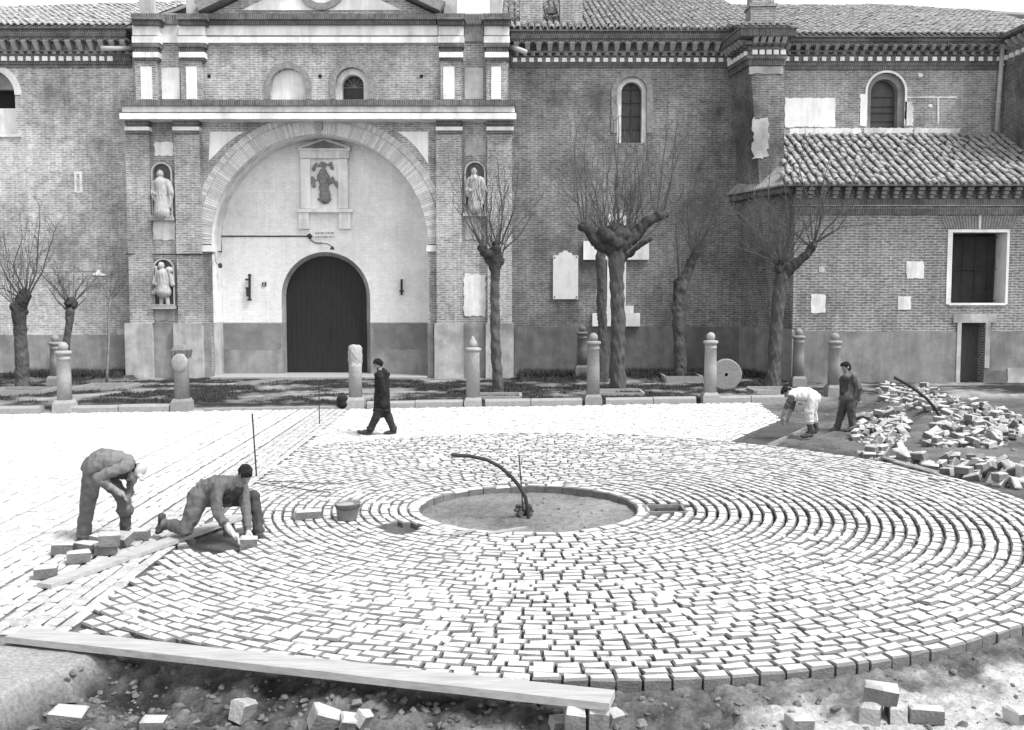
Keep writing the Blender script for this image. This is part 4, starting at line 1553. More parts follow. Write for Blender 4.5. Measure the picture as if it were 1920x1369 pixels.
ragged(mb, 871, 911, 262, 292, YB - 0.02, 0.02)
mk('plaster_panel', mb, M_PLGL, portal)
mb = MB()
ragged(mb, 870, 911, 514, 592, YB - 0.025, 0.024, 2.0)
mk('blank_niche_plaster', mb, M_LIMEB, portal)
mb = MB()
ragged(mb, 289, 329, 578, 602, YB - 0.03, 0.028)
mk('niche_apron', mb, M_PLGL, portal)
mb = MB()
ragged(mb, 871, 911, 403, 449, YB - 0.03, 0.028)
mk('niche_apron', mb, M_PLGL, portal)
mb = MB()
ragged(mb, 287, 328, 411, 450, YB - 0.02, 0.019)
mk('niche_apron', mb, M_LIMEB, portal)
# upper storey
ZU0, ZU1 = PZ(187, YB), PZ(25, YB)
mb = MB()
XU0, XU1 = PX(252, 100, YB), PX(953, 100, YB)
uxa, uha = PX(540, 160, YB), (PX(573, 160, YB) - PX(507, 160, YB)) / 2
uxb, uhb = PX(660, 160, YB), (PX(691, 160, YB) - PX(629, 160, YB)) / 2
wall_pieces(mb, XU0, XU1, ZU0 + 0.003, ZU1, YB + 0.02, YR + 0.3, [(uxa, uha, ZU0 + 0.01, PZ(162, YB), True), (uxb, uhb, ZU0 + 0.01, PZ(158, YB), True)])
mk('upper_wall', mb, M_BRP, portal)
for xc, hw, ys in ((uxa, uha, 162), (uxb, uhb, 158)):
    mb = MB()
    arch_ring(mb, xc, PZ(ys, YB), hw + 0.001, hw + 0.20, YB - 0.04, YB + 0.1, legs=PZ(ys, YB) - PZ(187, YB) - 0.01)
    mk('window_arch', mb, M_BRK, portal)
mb = MB()
mb.box(uxa - uha, uxa + uha, YB + 0.22, YB + 0.3, ZU0, PZ(125, YB))
mk('blind_window', mb, M_LIME, portal)
mb = MB()
arch_ring(mb, uxb, PZ(158, YB), uhb - 0.2, uhb, YB + 0.2, YB + 0.5, legs=PZ(158, YB) - PZ(187, YB) - 0.01)
mk('window_reveal', mb, M_LIMEB, portal)
mb = MB()
mb.box(uxb - uhb, uxb + uhb, YB + 0.52, YB + 0.6, ZU0, PZ(120, YB))
win = mk('window', mb, mat('dark_glass', 0.03, var=0.4, rough=0.3), portal)
for i in range(5):
    a = math.pi * (i + 0.5) / 5
    mb = MB()
    mb.tube([(uxb, YB + 0.50, PZ(158, YB)), (uxb + 0.42 * math.cos(a), YB + 0.50, PZ(158, YB) + 0.42 * math.sin(a))], 0.014, 5)
    mk('glazing_bar', mb, M_STONE, win)
mb = MB()
mb.box(uxb - .42, uxb + .42, YB + 0.49, YB + 0.515, PZ(160, YB), PZ(158.5, YB))
mk('glazing_bar', mb, M_STONE, win)
for x in (392, 600, 790):
    mb = MB()
    mb.pbox(x - 3, x + 3, 140, 146, YB + 0.012, 0.01)
    mk('putlog_hole', mb, M_DARK, portal)
for (sa, sb, ca, cb, pa, pb) in ((254, 294, 248, 298, 264, 285), (339, 378, 334, 384, 349, 369), (826, 865, 822, 869, 831, 852), (912, 951, 908, 955, 921, 939)):
    mb = MB()
    mb.pbox(sa, sb, 112, 187, YP, 0.22)
    pil = mk('upper_pilaster', mb, M_BRP, portal)
    mb = MB()
    mb.pbox(pa, pb, 125, 186, YP - 0.02, 0.022)
    mk('pilaster_panel', mb, M_LIME, pil)
    mb = MB()
    mb.pbox(ca, cb, 80.5, 88, YP - 0.16, 0.38)
    mb.pbox(ca + 3, cb - 3, 88.3, 97, YP - 0.10, 0.32)
    mb.pbox(ca + 2, cb - 2, 108, 113, YP - 0.09, 0.31)
    mk('capital', mb, M_BRKD, pil)
    mb = MB()
    mb.pbox(ca + 1, cb - 1, 97.5, 107.5, YP - 0.13, 0.35)
    mk('capital_band', mb, M_LIME, pil)
    mb = MB()
    mb.pbox(ca, cb, 47, 66, YP - 0.06, 0.28)
    mb.pbox(ca - 1, cb + 1, 68, 80, YP - 0.16, 0.38)
    mk('frieze_block', mb, M_LIME if ca < 600 else M_LIMEB, portal)
    mb = MB()
    mb.pbox(ca - 3, cb + 3, 25, 36, YP - 0.44, 0.66)
    mb.pbox(ca - 1, cb + 1, 36.4, 46, YP - 0.28, 0.5)
    mk('cornice_block', mb, M_BRKD, portal)
for (pa, pb) in ((303, 337), (871, 906)):
    mb = MB()
    mb.pbox(pa, pb, 127, 186, YB - 0.01, 0.025)
    mk('plaster_panel', mb, M_LIME if pa < 600 else M_PLGL, portal)
mb = MB()
mb.pbox(299, 333, 47, 80, YB - 0.06, 0.07)
mb.pbox(385.5, 820.5, 47, 66, YB - 0.08, 0.09)
mb.pbox(385.5, 820.5, 69, 80, YB - 0.14, 0.15)
mk('frieze', mb, M_LIME, portal)
mb = MB()
mb.pbox(870.5, 906.5, 47, 78, YB - 0.06, 0.07)
mk('frieze', mb, M_BRK, portal)
mb = MB()
mb.pbox(302, 330, 27, 46, YB - 0.18, 0.2)
mb.pbox(388, 818, 26, 36, YB - 0.34, 0.36)
mb.pbox(388, 818, 36.4, 46, YB - 0.22, 0.24)
mb.pbox(873, 904, 27, 46, YB - 0.18, 0.2)
mk('cornice', mb, M_BRKD, portal)
# attic and pediment (its top is outside the picture)
Zp = PZ(25.5, YB)
apx = PX(603, 20, YB)
apz = PZ(-80, YB)
xl, xr_ = PX(380, 20, YB), PX(826, 20, YB)
mb = MB()
mb.prism([(xl + 0.25, Zp), (xr_ - 0.25, Zp), (apx, apz - 0.1)], YB + 0.05, YB + 0.8)
mk('pediment_wall', mb, M_BRP, portal)
mb = MB()
mb.prism([(PX(452, 15, YB), Zp + 0.12), (PX(754, 15, YB), Zp + 0.12), (apx, PZ(-52, YB))], YB + 0.02, YB + 0.045)
mk('pediment_panel', mb, M_LIME, portal)
for s, xe in ((1, xl), (-1, xr_)):
    mb = MB()
    L_ = math.hypot(apx - xe, apz - Zp)
    dx, dz = (apx - xe) / L_, (apz - Zp) / L_
    nx_, nz_ = -dz * s, dx * s
    q = [(xe, Zp), (xe + dx * L_, Zp + dz * L_), (xe + dx * L_ - nx_ * 0.001, Zp + dz * L_ + 0.36), (xe - dx * 0.2, Zp + 0.30)]
    mb.prism(q if s > 0 else q[::-1], YB - 0.4, YB + 0.85)
    mk('raking_cornice', mb, M_BRK, portal)
ocz = PZ(-29, YB)
mb = MB()
arch_ring(mb, apx, ocz, 34 / px_m, 46 / px_m, YB - 0.06, YB + 0.05, 0, 2 * math.pi, 32)
mk('oculus_ring', mb, M_BRK, portal)
mb = MB()
mb.prism([(apx + 34 / px_m * math.cos(a), ocz + 34 / px_m * math.sin(a)) for a in np.linspace(0, 2 * math.pi, 24, endpoint=False)], YB - 0.01, YB + 0.03)
mk('oculus', mb, M_LIMEB, portal)
for (xa, xb) in ((261, 283), (349, 373), (832, 856), (918, 942)):
    mb = MB()
    mb.box(PX(xa, 10, YB), PX(xb, 10, YB), YB, YB + 0.5, Zp + 0.002, Zp + 1.1)
    mk('pinnacle_base', mb, M_PLGL, portal)

# ---- wall inside the great arch, with the doorway
mb = MB()
dcx = PX(611, 556, YT)
dR = PX(694, 556, YT) - dcx
dz = PZ(556, YT)
wall_pieces(mb, acx - aR - 0.3, acx + aR + 0.3, PZ(605, YT), acz + aR + 0.3, YT, YT + 0.7, [(dcx, dR, ZG, dz, True)], seg=24)
mk('recess_wall', mb, M_TYMP, portal)
mb = MB()
wall_pieces(mb, acx - aR - 0.3, acx + aR + 0.3, ZG, PZ(605, YT) - 0.003, YT - 0.03, YT + 0.7, [(dcx, dR, ZG + .001, PZ(605, YT) - 0.0031, False)])
mk('recess_plinth', mb, M_PLG, portal)
for x0_, x1_ in ((405, 527), (700, 800)):
    mb = MB()
    ragged(mb, x0_, x1_, 607.5, 655, YT - 0.036, 0.004, 1.5)
    mk('damp_stained_render', mb, mat('damp_render', 0.19, var=0.3, scale=1.6, spots=0.7, spot_v=0.26, spot_scale=1.5), portal)
# splayed door surround
def splay(za, zb_2, m_, name, arch):
    r_in = PX(686, 556, YT + 0.45) - PX(611, 556, YT + 0.45)
    cx_in = PX(612, 556, YT + 0.45)
    mb = MB()
    seg = 20
    if arch:
        for i in range(seg):
            a, b = math.pi * i / seg, math.pi * (i + 1) / seg
            mb.add([(dcx + dR * math.cos(a), YT - 0.004, dz + dR * math.sin(a)), (dcx + dR * math.cos(b), YT - 0.004, dz + dR * math.sin(b)),
                    (cx_in + r_in * math.cos(b), YT + 0.45, dz + r_in * math.sin(b)), (cx_in + r_in * math.cos(a), YT + 0.45, dz + r_in * math.sin(a))], [(0, 1, 2, 3)])
    for s in (-1, 1):
        if not arch and s == 1:
            mk(name, mb, m_, portal)
            mb = MB()
        mb.add([(dcx + s * dR, YT - 0.004, za), (dcx + s * dR, YT - 0.004, zb_2), (cx_in + s * r_in, YT + 0.45, zb_2), (cx_in + s * r_in, YT + 0.45, za)], [(0, 1, 2, 3)])
    mk(name, mb, m_, portal, smooth=False)
    return cx_in, r_in
cxi, rin = splay(PZ(605, YT), dz, M_PLGL, 'door_arch_splay', True)
splay(ZG, PZ(605, YT) - 0.002, M_PLG, 'door_jamb_splay', False)
mb = MB()
mb.box(acx - aR + 0.04, acx + aR - 0.04, YP - 0.45, YT + 0.5, -0.2, 0.13)
mk('threshold', mb, M_STONEL, portal)
# door of tall planks in two leaves
YD = YT + 0.42
door = mk('door', MB().box(cxi - rin - 0.02, cxi + rin + 0.02, YD + 0.06, YD + 0.1, 0.13, dz + rin + 0.02), M_DARK, portal)
npl = 16
for i in range(npl):
    xa = cxi - rin + 2 * rin * i / npl + 0.002
    xb = cxi - rin + 2 * rin * (i + 1) / npl - 0.002
    def zc(x): return dz + math.sqrt(max(0.0, rin ** 2 - (x - cxi) ** 2))
    mb = MB()
    mb.prism([(xa, 0.14), (xb, 0.14), (xb, zc(xb)), (xa, zc(xa))], YD + U(0, 0.005), YD + 0.058)
    mk('door_plank', mb, M_DOOR, door)
mb = MB()
mb.tube([P(623, 613, YD - 0.05), P(623, 628, YD - 0.05)], 0.025, 6)
mk('door_pull', mb, M_IRON, door)

# ---- aedicule with the relief over the door
aed = thing('relief_aedicule', (PX(607, 340, YT), YT, PZ(398, YT)), 'white plaster aedicule with small pediment framing a dark relief over the door', 'relief')
YQ = YT - 0.18
mb = MB()
mb.pbox(566, 650, 298, 392, YQ + 0.10, 0.08)
mk('back_panel', mb, M_LIME, aed)
for xa, xb in ((564, 582), (634, 652)):
    mb = MB()
    mb.pbox(xa, xb, 298, 391, YQ, 0.10)
    mk('frame_pilaster', mb, M_LIME, aed)
mb = MB()
mb.pbox(562, 654, 283, 297, YQ - 0.03, 0.21)
mb.pbox(559, 656, 278, 282.6, YQ - 0.08, 0.26)
mk('entablature', mb, M_LIMEB, aed)
mb = MB()
mb.prism([(PX(563, 277, YQ), PZ(277.6, YQ)), (PX(652, 277, YQ), PZ(277.6, YQ)), (PX(607, 262, YQ), PZ(261, YQ))], YQ + 0.02, YQ + 0.18)
mk('pediment', mb, M_PLG, aed)
for xa, xb in ((559, 608), (656, 606)):
    mb = MB()
    mb.tube([P(xa, 277, YQ - 0.02), P(xb, 260, YQ - 0.02)], 0.05, 4)
    mk('pediment_moulding', mb, M_LIMEB, aed)
mb = MB()
mb.pbox(557, 661, 391.5, 398, YQ - 0.06, 0.24)
mk('sill', mb, M_LIME, aed)
for xa, xb in ((560, 579), (636, 657)):
    mb = MB()
    mb.pbox(xa, xb, 398.5, 429, YQ + 0.02, 0.16)
    mk('bracket', mb, M_LIME, aed)
def q3(x, y, d=0.0): return tuple(P(x, y, YQ + 0.06 + d))
pr = [('c', q3(606, 322), .13, q3(607, 336), .15, 0), ('c', q3(607, 336), .16, q3(609, 372), .20, 0), ('e', q3(606, 311), (.085, .08, .10), (0, 0, 0), 0), ('e', q3(606, 308), (.12, .05, .10), (0, 0, 0), 0),
      ('e', q3(609, 374), (.25, .10, .10), (0, 0, 0), 0), ('c', q3(598, 330), .07, q3(602, 342), .06, 0), ('c', q3(602, 342), .055, q3(611, 336, -.06), .05, 0), ('c', q3(615, 330), .07, q3(618, 343), .06, 0),
      ('e', q3(614, 332, -.06), (.07, .06, .09), (0, 0, 0), 0), ('e', q3(614, 326, -.06), (.05, .05, .055), (0, 0, 0), 0), ('c', q3(600, 350, -.03), .05, q3(606, 372, -.03), .06, 0), ('c', q3(614, 350, -.03), .05, q3(612, 372, -.03), .06, 0),
      ('e', q3(593, 308), (.055, .06, .06), (0, 0, 0), 0), ('c', q3(591, 312), .06, q3(587, 318), .055, 0), ('c', q3(595, 312), .03, q3(601, 309), .03, 0), ('e', q3(620, 306), (.055, .06, .06), (0, 0, 0), 0), ('c', q3(621, 310), .06, q3(624, 317), .055, 0),
      ('c', q3(618, 310), .03, q3(611, 309), .03, 0), ('e', q3(587, 334), (.055, .06, .06), (0, 0, 0), 0), ('c', q3(588, 338), .065, q3(588, 349), .06, 0), ('c', q3(590, 338), .03, q3(599, 337), .03, 0),
      ('e', q3(624, 335), (.055, .06, .06), (0, 0, 0), 0), ('c', q3(625, 339), .065, q3(632, 347), .065, 0), ('c', q3(632, 347), .05, q3(634, 351), .04, 0)]
def fold(a, f): return lambda X, Y, Z: a * np.sin(X * f + 1.7 * np.sin(Z * f * 0.35)) * np.sin(Z * f * 0.45 + 1.3 + X * 3)
sdf_obj('relief_figure', pr, 0.016, [M_RELIEF], aed, k=0.022, noise=fold(0.022, 30))

# ---- statues in the niches (things of their own)
def statue(name, n, hpx, label, kind):
    xc, zb2 = n
    h = hpx / px_m
    Yc = YB - 0.16
    t = thing(name, (xc, Yc, zb2), label, 'statue', None)
    def p(x, z, d=0.0): return (xc + x * h, Yc - d, zb2 + z * h)
    S = h
    pr = []
    if kind == 'robe':
        pr += [('c', p(0, .10), .17 * S, p(0, .45), .13 * S, 0), ('c', p(0, .45), .13 * S, p(-.01, .70), .14 * S, 0), ('c', p(-.10, .72), .07 * S, p(.11, .72), .08 * S, 0),
               ('e', p(-.02, .90), (.065 * S, .07 * S, .085 * S), (0, 0, 0), 0), ('c', p(-.02, .80), .05 * S, p(-.02, .86), .05 * S, 0),
               ('c', p(-.14, .70), .06 * S, p(-.17, .50, .05), .06 * S, 0), ('c', p(-.17, .50, .05), .055 * S, p(-.08, .47, .13), .05 * S, 0),
               ('c', p(.14, .70), .075 * S, p(.20, .50), .07 * S, 0), ('c', p(.20, .50), .06 * S, p(.16, .22), .05 * S, 0),
               ('e', p(-.14, .42, .06), (.06 * S, .05 * S, .09 * S), (0, 0, 0), 0), ('c', p(-.06, .05, .04), .06 * S, p(-.06, .1, .04), .07 * S, 0), ('c', p(.07, .05, .04), .06 * S, p(.07, .1, .04), .07 * S, 0)]
    else:
        pr += [('c', p(-.06, .03), .045 * S, p(-.05, .28), .055 * S, 0), ('c', p(.09, .03), .045 * S, p(.05, .28), .055 * S, 0), ('c', p(0, .32), .17 * S, p(0, .5), .13 * S, 0),
               ('c', p(0, .5), .14 * S, p(0, .70), .14 * S, 0), ('c', p(-.10, .72), .08 * S, p(.12, .72), .08 * S, 0), ('e', p(-.04, .90), (.075 * S, .08 * S, .09 * S), (0, 0, 0), 0),
               ('e', p(.14, .80, .03), (.09 * S, .07 * S, .08 * S), (0, 0, 0), 0), ('c', p(-.14, .70), .06 * S, p(-.20, .50, .04), .06 * S, 0), ('c', p(-.20, .50, .04), .05 * S, p(-.02, .46, .12), .05 * S, 0),
               ('c', p(.15, .70), .06 * S, p(.20, .48), .06 * S, 0), ('c', p(-.22, .28), .05 * S, p(-.12, .40), .07 * S, 0), ('c', p(-.16, .86), .04 * S, p(-.12, .70), .05 * S, 0)]
    sdf_obj('figure', pr, 0.016, [M_STATUE], t, k=0.018, noise=lambda X, Y, Z: 0.009 * np.sin(X * 62 + 2.5 * np.sin(Z * 5)) * (0.6 + 0.4 * np.sin(Z * 9)))
    mb = MB()
    mb.box(xc - .24 * h, xc + .24 * h, Yc - 0.13, Yc + 0.1, zb2 - 0.0, zb2 + 0.03 * h)
    mk('base', mb, M_STATUE, t)
statue('saint_statue', n_ul, 88, 'pale robed stone saint statue in the upper niche beside the white spandrel, left pier', 'robe')
statue('saint_statue', n_ll, 82, 'stone statue in short tunic carrying a child, lower niche of the left pier', 'tunic')
statue('saint_statue', n_ur, 84, 'robed grey stone saint statue in the niche of the right pier behind the pollarded tree', 'robe')

# ---- fittings on the recess wall
def wire(name, pts, r, m_, label, cat, n=5):
    mb = MB()
    mb.tube(pts, r, n)
    o = mk(name, mb, m_, base=tuple(pts[0]))
    return tag(o, label, cat)
yw = YT - 0.02
sg = thing('inscription', (PX(608, 440, yw), yw, PZ(440, yw)), 'worn painted inscription panel of dark letters above the church door', 'inscription')
mb = MB()
mb.pbox(588, 629, 432, 449, yw - 0.004, 0.024)
mk('panel', mb, M_TYMP, sg)
mb = MB()
rs = random.Random(5)
for row, (ya, yb_) in enumerate(((434.5, 440), (441.5, 447))):
    x = 591.0
    while x < 626:
        wdt = rs.uniform(0.8, 1.3)
        mb.pbox(x, x + wdt, ya + rs.uniform(0, 1.5), yb_ - rs.uniform(0, 1.5), yw - 0.010, 0.005)
        x += rs.uniform(1.8, 2.6)
mk('lettering', mb, mat('faded_letters', 0.16, var=0.3), sg)
wire('electric_conduit', [P(410, 472, YB - 0.1), P(415, 472, yw), P(415, 443, yw), P(500, 443, yw), P(578, 443, yw)], 0.025, M_IRON, 'thin dark electric conduit along the whitewashed wall inside the arch', 'conduit')
mb = MB()
mb.tube([P(582, 443, yw), P(583, 450, yw), P(590, 455, yw), P(602, 456, yw)], 0.028, 6)
mb.tube([P(602, 456, yw), P(613, 457, yw - 0.25), P(623, 463, yw - 0.4)], 0.022, 6)
dl = thing('door_lamp', tuple(P(605, 456, yw)), 'small bent pipe lamp bracket fixed over the church door', 'lamp')
mk('bracket', mb, M_RUST, dl, smooth=True)
mb = MB()
mb.lathe([(0.0, 0.06), (0.03, 0.06), (0.07, 0.0), (0.075, -0.06), (0.0, -0.06)][::-1], P(623, 465, yw - 0.4), 8)
mk('lamp_shade', mb, M_IRON, dl)
mb = MB()
mb.tube([P(578, 440, yw - 0.02), P(583, 446, yw - 0.02)], 0.08, 8)
mk('junction_box', mb, M_IRON, dl)
for x0, sc_, lab in ((468, 1.0, 'wrought iron door pin with small prongs on white wall beside the house number'), (753, 0.62, 'short plain wrought iron bar on the recess wall across the door from the house number')):
    t = thing('wall_iron', tuple(P(x0, 540, yw)), lab, 'iron fitting')
    y0_, y1_ = 539 - 25 * sc_, 539 + 23 * sc_
    mb = MB()
    mb.tube([P(x0, y0_, yw - 0.08), P(x0, y1_, yw - 0.08)], 0.045, 6)
    mb.tube([P(x0, y0_ + 4, yw - 0.08), P(x0, y0_ + 4, yw + 0.05)], 0.03, 5)
    mb.tube([P(x0, y1_ - 4, yw - 0.08), P(x0, y1_ - 4, yw + 0.05)], 0.03, 5)
    mk('bar', mb, M_IRON, t)
    mb = MB()
    if sc_ > .9:
        for yy, l, r in ((516, -3, 3), (524, -8, 2), (540, -8, 2), (562, -4, 4)):
            mb.tube([P(x0 + l, yy, yw - 0.08), P(x0 + r, yy + 0.5, yw - 0.08)], 0.03, 5)
        mb.tube([P(x0 - 4, 542, yw - 0.10), P(x0 - 3, 556, yw - 0.10)], 0.055, 6)
    else:
        mb.tube([P(x0 - 4, 546, yw - 0.08), P(x0 + 4, 546, yw - 0.08)], 0.03, 5)
    mk('prong', mb, M_IRON, t)
hn = thing('house_number', tuple(P(495, 533, yw)), 'small dark house number plate reading 2 on the white wall', 'number plate')
mb = MB()
mb.pbox(491.5, 499, 529, 537, yw - 0.02, 0.04)
mk('plate', mb, M_IRON, hn)
cu = bpy.data.curves.new('number', 'FONT')
cu.body = '2'
cu.size = 0.17
cu.align_x = 'CENTER'
cu.align_y = 'CENTER'
cu.extrude = 0.003
cu.materials.append(M_LIME)
tx = bpy.data.objects.new('number', cu)
COL.objects.link(tx)
bpy.context.view_layer.update()
dg = bpy.context.evaluated_depsgraph_get()
tme = bpy.data.meshes.new_from_object(tx.evaluated_get(dg))
bpy.data.objects.remove(tx, do_unlink=True)
tx = bpy.data.objects.new('number', tme)
COL.objects.link(tx)
tx.parent = hn
tx.location = (0, -0.026, 0)
tx.rotation_euler = (R(90), 0, 0)
wlm = thing('wall_lamp', tuple(P(406, 490, YB)), 'small black wall lamp on the jamb of the great arch', 'lamp')
mb = MB()
mb.tube([P(403, 476, YB - 0.05), P(404, 490, YB - 0.15), P(408, 496, YB - 0.25), P(412, 497, YB - 0.35)], 0.02, 5)
mk('bracket', mb, M_RUST, wlm)
mb = MB()
mb.lathe([(0.02, -0.09), (0.08, -0.05), (0.06, 0.06), (0.02, 0.09)], P(413, 498, YB - 0.37), 8)
mk('lamp_head', mb, M_IRON, wlm)
wire('wall_cable', [P(236, 476, YP - 0.03), P(300, 477, YB - 0.06), P(330, 477, YP - 0.03), P(378, 477, YP - 0.03), P(400, 475, YB - 0.04)], 0.025, M_IRON, 'dark cable crossing the left pier between the two statue niches', 'cable')

# ---- street lamp slung along the left wall
wire('lamp_cable', [P(-40, 511, YL - 0.35), P(60, 511.5, YL - 0.35), P(185, 508, YL - 0.35), P(238, 507, YL - 0.35)], 0.022, M_STONE, 'slack pale cable strung along the left nave wall', 'cable')
hl = thing('hanging_lamp', tuple(P(185, 514, YL - 0.35)), 'white enamel street lamp hanging from the cable on the left nave wall', 'lamp')
mb = MB()
mb.lathe([(0.16, -0.10), (0.28, -0.06), (0.24, 0.0), (0.10, 0.05), (0.06, 0.12), (0.03, 0.16)], P(185, 514, YL - 0.35), 14)
mk('lamp_shade', mb, M_CAP, hl, smooth=True)
mb = MB()
mb.tube([P(185, 505, YL - 0.35), P(185, 511, YL - 0.35)], 0.03, 6)
mk('hanger', mb, M_IRON, hl)

# ---- memorial cross and marble tablet on the dark wall
yc_ = YR - 0.14
crs = thing('memorial_cross', tuple(P(1155, 612, yc_)), 'large white memorial cross on a stepped base against the dark brick wall', 'cross')
mb = MB()
mb.pbox(1139, 1174, 401, 573, yc_, 0.13)
mk('upright', mb, M_LIME, crs)
for xa, xb in ((1094, 1138.4), (1174.6, 1217)):
    mb = MB()
    mb.pbox(xa, xb, 452, 487, yc_ + 0.01, 0.12)
    mk('arm', mb, M_LIME, crs)
mb = MB()
mb.pbox(1122, 1188, 573.4, 587, yc_ - 0.02, 0.15)
mb.pbox(1111, 1200, 587.3, 612, yc_ - 0.06, 0.19)
mk('base', mb, M_LIME, crs)
plq = thing('marble_tablet', tuple(P(1060, 562, yc_)), 'white marble tablet with crown top bolted to the dark brick wall', 'tablet')
mb = MB()
mb.pbox(1037, 1084, 479, 561, YR - 0.08, 0.08)
cz = PZ(479, YR - 0.08) + 0.002
xa = PX(1060, 479, YR - 0.08)
mb.prism([(xa - .26, cz), (xa + .26, cz), (xa + .22, cz + .09), (xa + .12, cz + .10), (xa + .06, cz + .17), (xa - .06, cz + .17), (xa - .12, cz + .10), (xa - .22, cz + .09)], YR - 0.075, YR - 0.005)
mk('slab', mb, M_MARBLE, plq)
for x, y in ((1040, 483), (1081, 482), (1040, 557), (1081, 557)):
    mb = MB()
    mb.tube([P(x, y, YR - 0.10), P(x, y, YR - 0.075)], 0.03, 6)
    mk('bolt', mb, M_IRON, plq)
# ================================================================== kerb, posts, millstone
kerb = thing('stone_kerb', (-3, float(kerb_y(-3)), 0), 'long low kerb of pale granite blocks between the paving and the church forecourt', 'kerb')
cuts = [-15.2, -13.4, -11.95, -11.3, -10.0, -8.75, -8.15]
segs = [(-15.2, -13.6), (-13.58, -11.98), (-11.25, -10.1), (-10.08, -8.84), (-3.85, -2.6), (-2.58, -1.32), (-0.72, 0.5), (0.52, 1.92), (2.58, 3.9), (3.92, 5.12), (5.78, 6.7), (6.72, 7.9)]
for a, b in segs:
    ya, yb_ = float(kerb_y(a)), float(kerb_y(b))
    h = 0.17 + U(-.01, .01)
    w_ = 0.14
    mb = MB()
    prof = [(-w_, -0.12), (-w_, h - 0.05), (-w_ + 0.03, h - 0.012), (-w_ + 0.07, h), (w_ - 0.05, h), (w_, h - 0.05), (w_, -0.12)]
    vs = [(x_, (ya if x_ == a else yb_) + p, z) for x_ in (a, b) for p, z in prof]
    n = len(prof)
    fs = [tuple(range(n)), tuple(range(2 * n - 1, n - 1, -1))] + [(i + n, (i + 1) % n + n, (i + 1) % n, i) for i in range(n)]
    mb.add(vs, fs)
    mk('kerb_block', mb, M_KERB, kerb)
# loose turf edge where the kerb is missing, between the two carved posts
mb = MB()
mb.vprism([(-8.0, float(kerb_y(-8.0)) - 0.1), (-4.5, float(kerb_y(-4.5)) - 0.1), (-4.5, float(kerb_y(-4.5)) + 0.1), (-8.0, float(kerb_y(-8.0)) + 0.1)], -0.05, 0.05)
mk('low_kerb_strip', mb, M_KERB, kerb)

def post_base(x, y): return Vector((x, y, 0))

